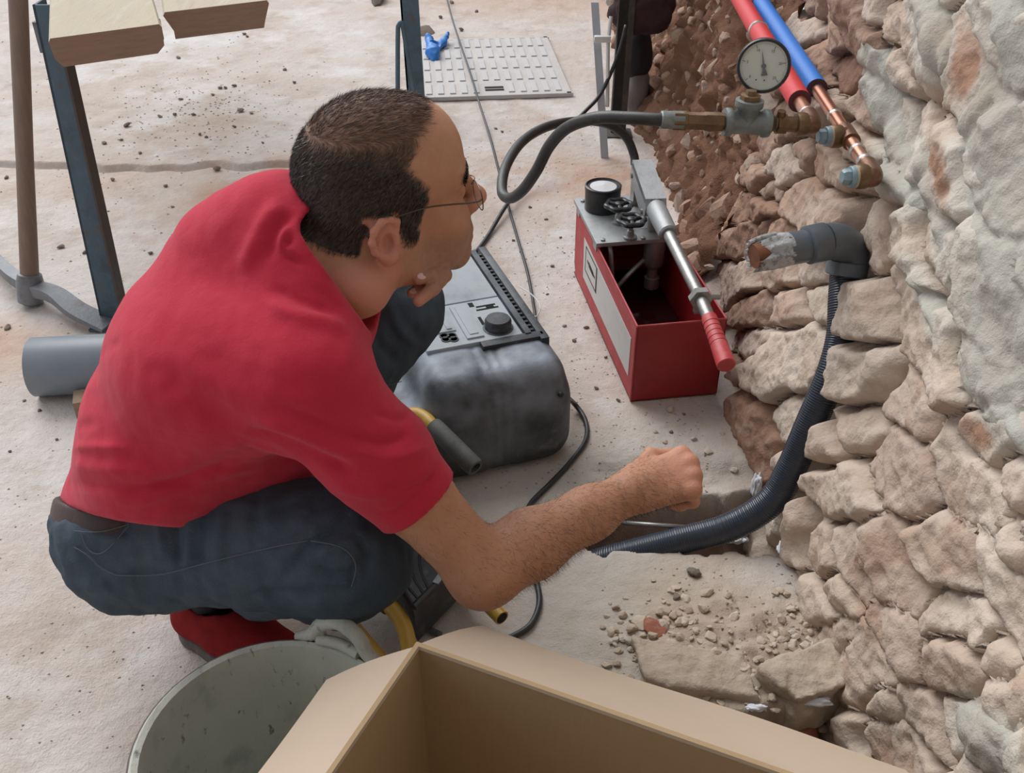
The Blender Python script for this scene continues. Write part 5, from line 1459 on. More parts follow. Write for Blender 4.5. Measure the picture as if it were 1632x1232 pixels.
# ------------------------------------------------------------------ dusty black machine with a yellow tube frame
M_DUSTBLK = mat('dusty_black_plastic', (0.030, 0.034, 0.040), rough=0.55, attr=[('dust', (0.30, 0.34, 0.395))], var=[((0.15, 0.17, 0.19), 7, 0.46, 0.68, 0.75), ((0.24, 0.245, 0.25), 26, 0.58, 0.75, 0.5), ((0.38, 0.35, 0.31), 90, 0.66, 0.76, 0.6), ((0.30, 0.29, 0.27), 260, 0.62, 0.72, 0.5)], bump=((160, 0.0006),))
M_DUSTGREY = mat('dust_covered_panel', (0.40, 0.435, 0.465), rough=0.8, var=[((0.17, 0.19, 0.21), 9, 0.5, 0.72, 0.6), ((0.42, 0.44, 0.45), 16, 0.5, 0.72, 0.6), ((0.12, 0.13, 0.14), 80, 0.62, 0.75, 0.5)], bump=((220, 0.0005),))
M_YELLOW = mat('yellow_tube', (0.52, 0.31, 0.045), rough=0.42, var=[((0.42, 0.25, 0.06), 20, 0.5, 0.72, 0.6), ((0.60, 0.45, 0.20), 60, 0.6, 0.75, 0.5)])
M_RUBBER = mat('grey_rubber', (0.085, 0.092, 0.088), rough=0.7, var=[((0.16, 0.165, 0.155), 26, 0.48, 0.7, 0.7), ((0.04, 0.04, 0.04), 60, 0.55, 0.75, 0.6)])
M_DARK = mat('dark_hollow', (0.008, 0.008, 0.008), rough=0.9)
mA = at_z(755, 760, 0.0); mB_ = at_z(897, 735, 0.0)
mrot = math.atan2(mB_[1] - mA[1], mB_[0] - mA[0]) + math.radians(4)
mach = empty('power_machine', mA, 'dusty black plastic machine with control panel and yellow tube handles by the knee', 'machine', rotz=mrot)
cR, sR = math.cos(mrot), math.sin(mrot)
def LM(p):
    q = np.asarray(p) - mA; return np.array([q[0] * cR + q[1] * sR, -q[0] * sR + q[1] * cR, q[2]])
MW, ML, MH = 0.185, 0.50, 0.215
# body: rounded block in local coordinates, longer side away from us
def rbox(c, hs, r, k=0.0):
    p = Prim(); c = np.asarray(c, float); hs = np.asarray(hs, float); p.k = max(k, 1e-4); p.sub = False
    def f(P):
        q = np.abs(P - c) - hs + r
        return np.linalg.norm(np.clip(q, 0, None), axis=1) + np.minimum(q.max(1), 0) - r
    p.f = f; return p
mb = [rbox((0.060, 0.250, 0.115), (0.135, 0.245, 0.110), 0.045, 0.03), rbox((0.060, 0.11, 0.085), (0.140, 0.12, 0.085), 0.05, 0.05), rbox((-0.09, 0.13, 0.07), (0.05, 0.11, 0.075), 0.03, 0.02)]
def mpost(P, d):
    d = smax(d, P[:, 2] - 0.222, 0.006)
    for x in (0.035, 0.055, 0.075): d = d + 0.004 * np.exp(-((P[:, 0] - x) / 0.006) ** 2) * (P[:, 1] < 0.12)
    return d
v_, f_ = sdf_mesh(mb, np.arange(-0.16, 0.22, 0.005), np.arange(-0.03, 0.52, 0.005), np.arange(0.0, 0.25, 0.005), post=mpost)
v_ = relax(v_, f_, 2); hme = mesh_np('housing', v_, f_); nn_ = vnormals(v_, f_)
set_attr(hme, 'dust', sstep(-0.35, 0.95, nn_[:, 2]) * np.clip(0.62 + 0.7 * fbm(v_ * 14, 4), 0, 1))   # settled dust
mbody = link('housing', hme, M_DUSTBLK, mach, local=True)
zt = 0.2225
m = MB(); m.box((0.045, 0.375, zt + 0.002), (0.190, 0.215, 0.010), bev=0.003); top = m.build('rear_panel', M_DUSTGREY, mach, local=True)
m = MB(); m.box((0.045, 0.190, zt + 0.001), (0.190, 0.150, 0.010), bev=0.003); pan = m.build('control_panel', M_DUSTGREY, mach, local=True)
m = MB(); m.box((0.050, 0.190, zt + 0.007), (0.034, 0.125, 0.006), bev=0.002); m.box((0.050, 0.190, zt + 0.010), (0.018, 0.105, 0.004), bev=0.0015); m.build('sliding_switch', M_DUSTGREY, pan, local=True)
m = MB(); m.box((0.002, 0.205, zt + 0.007), (0.040, 0.080, 0.005), bev=0.002); m.box((0.010, 0.205, zt + 0.010), (0.010, 0.070, 0.004), bev=0.001); m.build('panel_cover', M_DUSTGREY, pan, local=True)
m = MB(); m.lathe([(0.024, 0), (0.026, 0.003), (0.026, 0.018), (0.023, 0.023), (0.004, 0.024)], (0.102, 0.150, zt + 0.005), (0, 0, 1), 24)
m.lathe([(0.030, 0), (0.030, 0.003), (0.026, 0.004)], (0.102, 0.150, zt + 0.004), (0, 0, 1), 24); m.build('rotary_knob', M_DUSTBLK, mach, local=True)
for k, (x, y, a, b) in enumerate(((0.105, 0.238, 0.040, 0.005), (0.105, 0.226, 0.046, 0.005), (0.078, 0.250, 0.010, 0.016), (0.079, 0.185, 0.006, 0.030), (0.112, 0.232, 0.016, 0.010))):
    m = MB(); m.box((x, y, zt + 0.0062), (a, b, 0.001)); m.build('slot', M_DARK, pan, local=True)
for k in range(4):
    m = MB(); m.lathe([(0.0095, 0), (0.0095, 0.003), (0.0075, 0.003), (0.0070, 0.001)], (-0.005 + 0.014 * (k % 2), 0.155 - 0.013 * (k // 2) - 0.004 * (k % 2), zt + 0.005), (0, 0, 1), 14); m.build('push_button', M_DUSTBLK, pan, local=True)
# right-hand rail with a row of cleats
m = MB(); m.box((0.150, 0.290, zt + 0.002), (0.012, 0.36, 0.014)); m.box((0.176, 0.285, zt - 0.006), (0.018, 0.40, 0.026), bev=0.006); rail = m.build('side_rail', M_DUSTBLK, mach, local=True)
m = MB()
for k in range(22): m.box((0.161, 0.125 + k * 0.0155, zt + 0.003), (0.009, 0.006, 0.006))
m.build('cleat', M_KNOB, rail, local=True)
m = MB(); m.box((0.118, 0.105, zt - 0.003), (0.130, 0.022, 0.020), bev=0.006); m.build('front_lip', M_DUSTBLK, mach, local=True)
m = MB(); m.tube(catmull([L(-0.055, 0.235, 0.155), L(-0.045, 0.14, 0.152), L(-0.038, 0.07, 0.13), L(-0.035, 0.028, 0.08), L(-0.034, 0.022, 0.03)], 7), 0.004, 8); m.build('seam_bead', M_DUSTGREY, mach, local=True)
# yellow frame
def TL(*pts): return catmull([LM(p) for p in pts], 7)
g0_, g1_ = at_d(690, 678, 1.80), at_d(758, 746, 1.745)
m = MB(); m.tube(TL(at_d(628, 690, 1.83), at_d(640, 668, 1.83), at_d(660, 659, 1.83), at_d(678, 666, 1.815), g0_, at_d(720, 708, 1.775)), 0.0118, 14); hnd = m.build('handle_tube', M_YELLOW, mach, local=True)
gx = unit(LM(g1_) - LM(g0_)); gl_ = np.linalg.norm(LM(g1_) - LM(g0_))
m = MB(); m.lathe([(0.0125, 0), (0.0165, 0.001), (0.0172, 0.01), (0.0172, gl_ - 0.004), (0.0158, gl_), (0.0105, gl_), (0.0100, gl_ - 0.012), (0.001, gl_ - 0.012)], LM(g0_), gx, 22); m.build('grip', M_RUBBER, hnd, local=True)
m = MB(); m.lathe([(0.0098, gl_ - 0.011), (0.001, gl_ - 0.0105)], LM(g0_), gx, 18); m.build('grip_bore', M_DARK, hnd, local=True)
m = MB(); m.tube(TL(at_z(700, 900, 0.05), at_z(745, 932, 0.05), at_z(775, 960, 0.05), at_z(800, 985, 0.05)), 0.0125, 16); leg = m.build('frame_tube', M_YELLOW, mach, local=True)
e0 = LM(at_z(800, 985, 0.05)); ed = unit(LM(at_z(800, 985, 0.05)) - LM(at_z(775, 960, 0.05)))
m = MB(); m.lathe([(0.0100, 0.0006), (0.001, 0.0008)], e0, ed, 16); m.build('tube_bore', M_DARK, leg, local=True)
m = MB(); m.tube(TL(at_z(598, 950, 0.08), at_z(619, 964, 0.08), at_z(637, 984, 0.075), at_z(648, 1012, 0.065), at_z(653, 1050, 0.055), at_z(654, 1100, 0.05)), 0.0125, 16); m.build('bent_tube', M_YELLOW, mach, local=True)
m = MB(); m.tube(TL(at_z(580, 932, 0.08), at_z(598, 950, 0.08), at_z(620, 965, 0.08)), 0.0155, 16); m.build('grip_sleeve', M_RUBBER, mach, local=True)
m = MB(); m.tube(TL(at_z(540, 970, 0.05), at_z(570, 1008, 0.04), at_z(600, 1044, 0.04), at_z(650, 1110, 0.04)), 0.0118, 16); m.build('lower_tube', M_YELLOW, mach, local=True)
# ribbed black motor cover low down in front
cc = LM(at_d(668, 925, 1.645)); 
q0, q1, q2, q3 = [LM(at_z(*p)) for p in ((616, 900, 0.115), (659, 968, 0.10), (722, 905, 0.10), (690, 840, 0.12))]
m = MB(); dn = L(0.004, 0.006, -0.085); m.prism([q0, q1, q2, q3], L(0, 0, 0), dn)
cov = m.build('motor_cover', M_DUSTBLK, mach, local=True)
m = MB(); m.tube([q0, q1], 0.0048, 8); m.tube([q1, q2], 0.0062, 8); m.build('cover_rim', M_KNOB, cov, local=True)
m = MB(); m.box(LM(at_z(699, 922, 0.106)), (0.010, 0.022, 0.002), rz=-0.75); m.build('cover_label', M_DUSTGREY, cov, local=True)
m = MB()
for k in range(3):
    f = 0.28 + 0.22 * k; a = q0 + (q3 - q0) * f; b = q1 + (q2 - q1) * (f * 0.55); mid = (a + b) / 2 + (q0 - q3) * 0.10
    m.tube(catmull([a, mid, b], 6), 0.0028, 6)
m.build('cover_rib', M_KNOB, cov, local=True)
m = MB(); m.box(LM(at_z(708, 930, 0.03)), (0.065, 0.04, 0.045), bev=0.008, rz=0.3); m.build('foot_block', M_DUSTBLK, mach, local=True)
# ------------------------------------------------------------------ things around the site
M_CARDSHADE = mat('cardboard', (0.40, 0.285, 0.165), rough=0.8, spec=0.2, var=[((0.36, 0.25, 0.14), 5, 0.45, 0.7, 0.6), ((0.44, 0.32, 0.19), 160, 0.5, 0.7, 0.3)], scale_xyz=(1, 1, 0.15), bump=((140, 0.0004),))  # box walls: the shade inside the box is put into this darker colour
M_CARDPALE = mat('cardboard_pale', (0.50, 0.40, 0.305), rough=0.75, spec=0.25, var=[((0.45, 0.355, 0.265), 6, 0.45, 0.7, 0.5)], bump=((60, 0.0006),))  # paler copy of the same cardboard, for the flaps outside that shade
M_CARDEDGE = mat('cardboard_edge', (0.26, 0.17, 0.10), rough=0.9)
M_RUBBERB = mat('dusty_rubber_bucket', (0.46, 0.475, 0.42), rough=0.75, var=[((0.54, 0.55, 0.48), 7, 0.45, 0.7, 0.7), ((0.28, 0.31, 0.30), 14, 0.54, 0.70, 0.7), ((0.07, 0.08, 0.085), 50, 0.60, 0.68, 0.8)], scale_xyz=(1.6, 1, 1), bump=((70, 0.0012), (240, 0.0006)))
M_RIM = mat('bucket_rim', (0.12, 0.10, 0.09), rough=0.8, var=[((0.25, 0.24, 0.22), 30, 0.5, 0.72, 0.6)])
M_BLUEP = mat('chipped_blue_paint', (0.075, 0.125, 0.165), rough=0.6, var=[((0.13, 0.075, 0.045), 26, 0.56, 0.68, 0.85), ((0.11, 0.17, 0.21), 60, 0.5, 0.72, 0.6), ((0.028, 0.04, 0.05), 12, 0.55, 0.72, 0.6)], bump=((140, 0.0008),))
M_RUSTB = mat('rusty_flange', (0.085, 0.070, 0.062), rough=0.8, var=[((0.14, 0.085, 0.055), 30, 0.5, 0.7, 0.7), ((0.10, 0.13, 0.15), 14, 0.55, 0.7, 0.6)])
M_WOOD = mat('old_plank', (0.50, 0.435, 0.33), rough=0.9, var=[((0.56, 0.50, 0.36), 6, 0.45, 0.7, 0.7), ((0.62, 0.60, 0.54), 18, 0.55, 0.72, 0.6), ((0.40, 0.31, 0.22), 40, 0.55, 0.72, 0.5)], scale_xyz=(3, 0.5, 3), bump=((90, 0.001),))
M_WOODEND = mat('plank_end', (0.33, 0.235, 0.165), rough=0.95, var=[((0.25, 0.17, 0.12), 30, 0.45, 0.7, 0.7)], scale_xyz=(0.6, 1, 6), bump=((120, 0.001),))
M_HANDLE = mat('worn_handle', (0.21, 0.145, 0.105), rough=0.6, var=[((0.29, 0.20, 0.14), 20, 0.45, 0.7, 0.6), ((0.12, 0.08, 0.06), 60, 0.58, 0.75, 0.5)], scale_xyz=(4, 4, 0.5))
M_IRON = mat('dull_iron', (0.19, 0.205, 0.225), metal=0.35, rough=0.6, var=[((0.28, 0.29, 0.30), 12, 0.45, 0.7, 0.6), ((0.13, 0.09, 0.065), 24, 0.55, 0.72, 0.7)], bump=((120, 0.001),))
M_PVCL = mat('grey_pvc_offcut', (0.165, 0.195, 0.225), rough=0.42, var=[((0.23, 0.25, 0.27), 12, 0.45, 0.7, 0.5), ((0.30, 0.29, 0.27), 70, 0.62, 0.75, 0.5)])
M_COVER = mat('cast_cover', (0.50, 0.475, 0.46), rough=0.8, var=[((0.62, 0.59, 0.56), 6, 0.45, 0.7, 0.6), ((0.45, 0.43, 0.41), 40, 0.55, 0.75, 0.5)], bump=((120, 0.001),))
M_STUD = mat('cover_stud', (0.53, 0.52, 0.52), rough=0.75, var=[((0.52, 0.51, 0.50), 30, 0.5, 0.72, 0.5)])
M_CABLE = mat('black_cable', (0.022, 0.023, 0.026), rough=0.45, var=[((0.10, 0.10, 0.10), 30, 0.55, 0.75, 0.6)])
M_BLUEPL = mat('blue_rubber_glove', (0.025, 0.20, 0.60), rough=0.45, var=[((0.015, 0.13, 0.42), 30, 0.5, 0.72, 0.6)])
M_ALUBAR = mat('aluminium_bar', (0.44, 0.48, 0.52), metal=0.5, rough=0.4)
M_GALV = mat('pale_bracket', (0.62, 0.64, 0.62), metal=0.3, rough=0.45)
M_DARKPOST = mat('rusty_dark_post', (0.045, 0.04, 0.036), rough=0.8, var=[((0.10, 0.075, 0.055), 18, 0.5, 0.7, 0.7)], bump=((90, 0.001),))
M_BAG = mat('dark_red_cloth', (0.035, 0.012, 0.016), rough=0.8, var=[((0.06, 0.02, 0.024), 14, 0.5, 0.72, 0.6)], bump=((30, 0.004),))
M_PLASTER = mat('white_plaster', (0.68, 0.71, 0.76), rough=0.8)
M_GREYCLOTH = mat('grey_sack', (0.26, 0.24, 0.235), rough=0.95)
M_NAVY = mat('dark_sack', (0.035, 0.033, 0.042), rough=0.95)

# cardboard box: open, its flaps folded out
BZ = 0.425
c0 = at_z(667, 1030, BZ); cr = at_z(1330, 1262, BZ); cl = at_z(508, 1262, BZ)
ex = unit(cr - c0); ey = unit(cl - c0); Lx = 0.52; Ly = 0.42
boxo = empty('cardboard_box', (c0[0] + 0.2, c0[1] - 0.25, 0), 'open brown cardboard box with its flaps folded outwards in the foreground', 'box')
th = 0.005; Zv = np.array([0, 0, 1.0])
zb = 0.004
def panel(name, a, b, z0, z1, nrm, m=M_CARDSHADE):
    q = MB(); A = np.array([a[0], a[1], z0]); B = np.array([b[0], b[1], z0]); up = Zv * (z1 - z0)
    q.prism([A, B, B + up, A + up], np.zeros(3), nrm * th); return q.build(name, m, boxo)
p00 = c0.copy(); p10 = c0 + ex * Lx; p01 = c0 + ey * Ly; p11 = c0 + ex * Lx + ey * Ly
for p in (p00, p10, p01, p11): p[2] = 0
gzb = 0.0
panel('back_wall_panel', p00 - ex * th, p10, zb, BZ, -ey); panel('left_wall_panel', p00, p01, zb, BZ, -ex)
panel('right_wall_panel', p10, p11, zb, BZ, ex); panel('near_wall_panel', p01, p11, zb, BZ, ey)
q = MB(); q.prism([p00 + Zv * zb, p10 + Zv * zb, p11 + Zv * zb, p01 + Zv * zb], np.zeros(3), Zv * th); q.build('bottom_panel', M_CARDSHADE, boxo)
def flap(name, a, b, outv, sag, width, cut0, cut1, m, rr=0.012, lift=0.0):
    """a flap hinged on the rim a-b: rounds over the fold, then slopes out and down"""
    V, F = [], []; n = 14; prof = []
    for k in range(6):
        t = k / 5 * (math.pi / 2 - sag); prof.append((rr * math.sin(t), rr * math.cos(t) - rr))
    d = np.array([math.cos(sag), -math.sin(sag)]) if False else np.array([math.sin(math.pi / 2 - sag + 0) , -math.cos(math.pi / 2 - sag)])
    t_end = math.pi / 2 - sag; dirv = np.array([math.cos(t_end), -math.sin(t_end)])
    base = np.array(prof[-1])
    for k in range(1, 6):
        w = width * k / 5; prof.append(tuple(base + dirv * w + np.array([0, 0.004 * math.sin(k / 5 * math.pi)])))
    N = 24
    for i in range(N + 1):
        s = i / N
        for k, (o, h) in enumerate(prof):
            f = 0 if k < 6 else (k - 5) / 5
            ss = s + f * (cut0 * (1 - s) + cut1 * s)
            P = a + (b - a) * ss + outv * o + Zv * (h + 0.0025 * math.sin(ss * 9 + f * 2) * f)
            V.append(P)
    K = len(prof); n1_ = len(V)
    V2 = [v - Zv * th * 0.8 - outv * 0.001 for v in V]; V = V + V2
    for i in range(N):
        for k in range(K - 1):
            a_, b_, c_, d_ = i * K + k, i * K + k + 1, (i + 1) * K + k + 1, (i + 1) * K + k
            F.append((a_, b_, c_, d_)); F.append((n1_ + a_, n1_ + d_, n1_ + c_, n1_ + b_))
    for i in range(N):
        for k in (0, K - 1):
            a_, d_ = i * K + k, (i + 1) * K + k; F.append((a_, d_, n1_ + d_, n1_ + a_))
    for k in range(K - 1):
        for i in (0, N):
            a_, b_ = i * K + k, i * K + k + 1; F.append((a_, b_, n1_ + b_, n1_ + a_))
    return MB().add(V, F).build(name, m, boxo, ang=50)
top_a = c0 + Zv * 0.0
flap('back_flap', c0, c0 + ex * Lx, -ey, math.radians(52), 0.15, 0.02, -0.05, M_CARDPALE)
flap('left_flap', c0, c0 + ey * Ly, -ex, math.radians(55), 0.120, 0.075, 0.0, M_CARDPALE, rr=0.004)
fo = c0 + ey * Ly
flap('right_flap', c0 + ex * Lx, c0 + ex * Lx + ey * Ly, ex, math.radians(20), 0.10, 0.05, -0.05, M_CARDPALE)
flap('near_flap', c0 + ey * Ly, c0 + ey * Ly + ex * Lx, ey, math.radians(20), 0.13, 0.03, -0.05, M_CARDPALE)

# rubber bucket
bz = 0.255
bc = np.array([-0.280, 0.699, 0.0]); br = 0.147
bk = empty('rubber_bucket', bc, 'grey dusty rubber bucket with a loop handle, beside the cardboard box', 'bucket')
m = MB(); m.lathe([(0.001, 0.004), (br * 0.70, 0.004), (br * 0.72, 0.0), (br * 0.735, 0.0), (br, bz - 0.012), (br + 0.007, bz - 0.010), (br + 0.008, bz - 0.004), (br + 0.004, bz), (br - 0.003, bz - 0.002), (br - 0.005, bz - 0.012), (br * 0.72, 0.016), (0.001, 0.012)], bc, (0, 0, 1), 56)
m.build('pail', M_RUBBERB, bk, ang=45)
m = MB(); m.lathe([(br + 0.006, bz - 0.012), (br + 0.0105, bz - 0.010), (br + 0.0105, bz - 0.005), (br + 0.006, bz - 0.003)], bc, (0, 0, 1), 56, close=False); m.build('rim_band', M_RIM, bk)
for sgn in (1, -1):
    aH = math.radians(66) if sgn > 0 else math.radians(246)
    rd = np.array([math.cos(aH), math.sin(aH), 0]); tg = np.array([-rd[1], rd[0], 0])
    hc_ = bc + rd * (br + 0.004) + Zv * bz
    m = MB(); loop = [hc_ + tg * 0.062 + Zv * -0.010 + rd * 0.002, hc_ + tg * 0.040 + Zv * 0.006 + rd * 0.004, hc_ + tg * 0.026 + Zv * 0.026 + rd * 0.008, hc_ + Zv * 0.038 + rd * 0.010, hc_ - tg * 0.026 + Zv * 0.026 + rd * 0.008, hc_ - tg * 0.040 + Zv * 0.006 + rd * 0.004, hc_ - tg * 0.062 + Zv * -0.010 + rd * 0.002]
    cc_ = catmull(loop, 7)
    m.tube(cc_, np.interp(np.linspace(0, 1, len(cc_)), [0, 0.25, 0.5, 0.75, 1], [0.008, 0.0095, 0.010, 0.0095, 0.008]), 12)
    m.tube(catmull([hc_ - tg * 0.030 + Zv * 0.004, hc_ + Zv * 0.006 + rd * 0.003, hc_ + tg * 0.030 + Zv * 0.004], 6), 0.0075, 10)
    for s2 in (1, -1): m.tube(catmull([hc_ + tg * 0.030 * s2 + Zv * 0.020 + rd * 0.006, hc_ + tg * 0.026 * s2 + rd * 0.006 - Zv * 0.002, hc_ + tg * 0.030 * s2 - Zv * 0.03 + rd * 0.002], 5), 0.006, 8)
    m.build('loop_handle', M_RUBBERB, bk, ang=60)

# trestle with two planks
def ang_iron(m, a, b, w, tk, d1_, d2_):
    """L-section bar: two thin plates meeting along a-b"""
    for dv, ot in ((d1_, d2_), (d2_, d1_)):
        dv = np.asarray(dv, float); ot = np.asarray(ot, float)
        m.prism([a, a + dv * w, a + dv * w + ot * tk, a + ot * tk], np.zeros(3), b - a)
f1 = at_z(186, 520, 0.0); t1 = at_d(72, 8, 1.93)
tr = empty('trestle', f1, 'blue chipped steel trestle leg standing under the planks', 'trestle')
m = MB(); ang_iron(m, f1 - np.array([0.035, 0, 0]), t1 - np.array([0.025, 0, 0]), 0.056, 0.005, (1, 0, 0), (0, 1, 0)); lg_ = m.build('leg', M_BLUEP, tr)
m = MB(); o_ = np.array([0.024, -0.022, 0]); m.prism([f1 + o_, f1 + o_ + np.array([0.005, 0, 0]), f1 + o_ + np.array([0.012, 0.024, 0]), f1 + o_ + np.array([0.005, 0.024, 0])], np.zeros(3), t1 - f1 + np.array([-0.005, 0, 0])); m.build('flange', M_RUSTB, lg_)
PT = 0.05; PZ = 0.752
m = MB(); m.box((t1[0] + 0.10, t1[1] + 0.03, PZ - PT - 0.0205), (0.20, 0.04, 0.04)); m.build('cross_bar', M_BLUEP, tr)
m = MB(); m.box((f1[0] - 0.02, f1[1], 0.004), (0.07, 0.06, 0.008)); m.build('foot_plate', M_BLUEP, tr)
m = MB(); m.box((t1[0] - 0.02, t1[1] + 0.028, PZ - PT - 0.03), (0.05, 0.012, 0.06)); m.build('gusset', M_IRON, tr)
pa0 = at_z(76, 62, PZ); pa1 = at_z(257, 38, PZ)
def plank(name, a, b, ln, label, seed, chip=False, far=None):
    a = np.array(a); b = np.array(b); ex_ = unit((b - a) * np.array([1, 1, 0])); ey_ = unit(at_z(far[0], far[1], PZ) - a); wd = np.linalg.norm((b - a)[:2])
    root = empty(name, (a + b) / 2 + ey_ * ln / 2 - Zv * PT, label, 'plank', group=None)
    r_ = np.random.RandomState(seed); N = 10
    def outl(y):
        ins = 0.004
        return [a + ey_ * y + ex_ * ins, a + ey_ * y + ex_ * (wd - ins), a + ey_ * y + ex_ * wd - Zv * 0.006, a + ey_ * y + ex_ * (wd - (0.012 if chip else 0.002)) - Zv * PT * 0.75, a + ey_ * y + ex_ * (wd - 0.016) - Zv * PT,
                a + ey_ * y + ex_ * 0.014 - Zv * PT, a + ey_ * y + ex_ * (0.014 if chip else 0.003) - Zv * PT * 0.7, a + ey_ * y - Zv * 0.006]
    V, F = [], []; ys_ = np.linspace(0, ln, N)
    for y in ys_: V += outl(y)
    for i in range(N - 1):
        for k in range(8): F.append((i * 8 + k, (i + 1) * 8 + k, (i + 1) * 8 + (k + 1) % 8, i * 8 + (k + 1) % 8))
    F.append(tuple((N - 1) * 8 + k for k in range(8)))
    MB().add(V, F).build('board', M_WOOD, root, ang=20)
    E = outl(-0.0006); MB().add(E + [e + ey_ * 0.002 for e in E], [tuple(range(8))]).build('end_grain', M_WOODEND, root, smooth=False)
plank('scaffold_plank', pa0, pa1, 2.3, 'wide pale plank on the trestle, nearer of the two', 1, far=(78, 0))
pb0 = at_z(259, 20, PZ); pb1 = at_z(428, 0, PZ)
plank('scaffold_plank', pb0, pb1, 2.2, 'pale plank with a chipped corner, right and farther of the two', 2, True, far=(257, 2))

# second trestle at the back: its two legs
f2 = at_z(664, 176, 0.0); 
t2 = np.array([f2[0] - 0.012, f2[1] - 0.0, 0.92])
f3 = at_z(985, 214, 0.0); t3 = np.array([f3[0] + 0.01, f3[1] + 0.02, 0.92])
tb = empty('back_trestle', f2, 'blue steel trestle leg standing behind the man by the drain cover', 'trestle')
m = MB(); ang_iron(m, f2 - np.array([0.03, 0, 0]), t2 - np.array([0.03, 0, 0]), 0.062, 0.006, (1, 0, 0), (0, 1, 0)); m.build('leg', M_BLUEP, tb)
m = MB(); lp = [at_d(634, 200, 3.46), at_d(634, 60, 3.36), at_d(636, 40, 3.34), at_d(641, 38, 3.34), at_d(645, 60, 3.36), at_d(668, 190, 3.46)]
m.tube(catmull(lp, 5), 0.008, 8); m.build('wire_bracket', M_BLUEP, tb)
m = MB(); m.box(((f2[0] + f3[0]) / 2, f2[1], 0.92), (abs(f3[0] - f2[0]) + 0.1, 0.05, 0.05)); m.build('cross_bar', M_BLUEP, tb)
dp = empty('dark_post', f3, 'dark rusty steel post standing by the red earth wall', 'post')
m = MB(); ang_iron(m, f3 - np.array([0.025, 0, 0]), t3 - np.array([0.025, 0, 0]), 0.05, 0.03, (1, 0, 0), (0, 1, 0)); m.build('shaft', M_DARKPOST, dp)
m = MB(); m.box((f3[0], f3[1], 0.003), (0.09, 0.08, 0.006)); m.build('foot_plate', M_DARKPOST, dp)
m = MB(); m.tube([at_d(974, 26, 3.06), at_d(969, 66, 3.08), at_d(968, 170, 3.18)], 0.006, 8); m.build('side_rod', M_GALV, dp)
m = MB(); m.box(at_d(960, 62, 3.07), (0.052, 0.02, 0.020), bev=0.006); m.build('bracket', M_GALV, dp)
m = MB(); m.lathe([(0.001, -0.006), (0.012, -0.005), (0.014, 0), (0.012, 0.005), (0.001, 0.006)], at_d(972, 2, 3.02), (0, -1, 0.2), 16); m.build('bolt_head', M_CLIP, dp)
# aluminium straightedge leaning beside it
sa = at_z(958, 252, 0.0); sb = at_d(942, 4, 3.10); 
se = tag(MB().prism([sa, sa + np.array([0.024, 0, 0]), sa + np.array([0.024, 0.012, 0]), sa + np.array([0, 0.012, 0])], np.zeros(3), sb - sa).build('straightedge', M_ALUBAR), 'slim aluminium straightedge leaning upright by the dark post', 'straightedge')
# dark cloth bag and sacks at the far corner
def blob(name, c, r, seed, m, label, cat, amp=0.25, flat=None):
    bm = bmesh.new(); bmesh.ops.create_icosphere(bm, subdivisions=4, radius=1.0)
    co = np.array([v.co for v in bm.verts]); n = noise3(co * 1.6 + seed * 5.1) * amp + noise3(co * 4.5 + seed) * amp * 0.35
    co = co * (1 + n)[:, None] * np.asarray(r); co[:, 2] = np.maximum(co[:, 2], -r[2] * 0.8 if flat is None else flat)
    for v, q_ in zip(bm.verts, co): v.co = q_ + np.asarray(c)
    o = link(name, bm_mesh(name, bm), m); return tag(o, label, cat)
blob('cloth_bag', at_d(1022, 16, 3.22), (0.105, 0.07, 0.085), 2, M_BAG, 'dark maroon cloth bag hanging over the dark post', 'bag', 0.18, -9)
k1 = at_d(1014, 84, 3.40)
bs = empty('cement_sack', (k1[0], k1[1], 0), 'dark and grey sack standing between the post and the red wall', 'sack')
def lumps(name, c, r, seed, m, par):
    bm = bmesh.new(); bmesh.ops.create_icosphere(bm, subdivisions=4, radius=1.0); co = np.array([v.co for v in bm.verts])
    co = co * (1 + noise3(co * 1.5 + seed) * 0.12)[:, None] * np.asarray(r) + np.asarray(c)
    for v, q_ in zip(bm.verts, co): v.co = q_
    return link(name, bm_mesh(name, bm), m, par)
lumps('sack_top', (k1[0], k1[1], 0.22), (0.055, 0.06, 0.10), 3, M_NAVY, bs); lumps('sack_bottom', (k1[0] + 0.004, k1[1], 0.095), (0.055, 0.06, 0.095), 4, M_GREYCLOTH, bs)

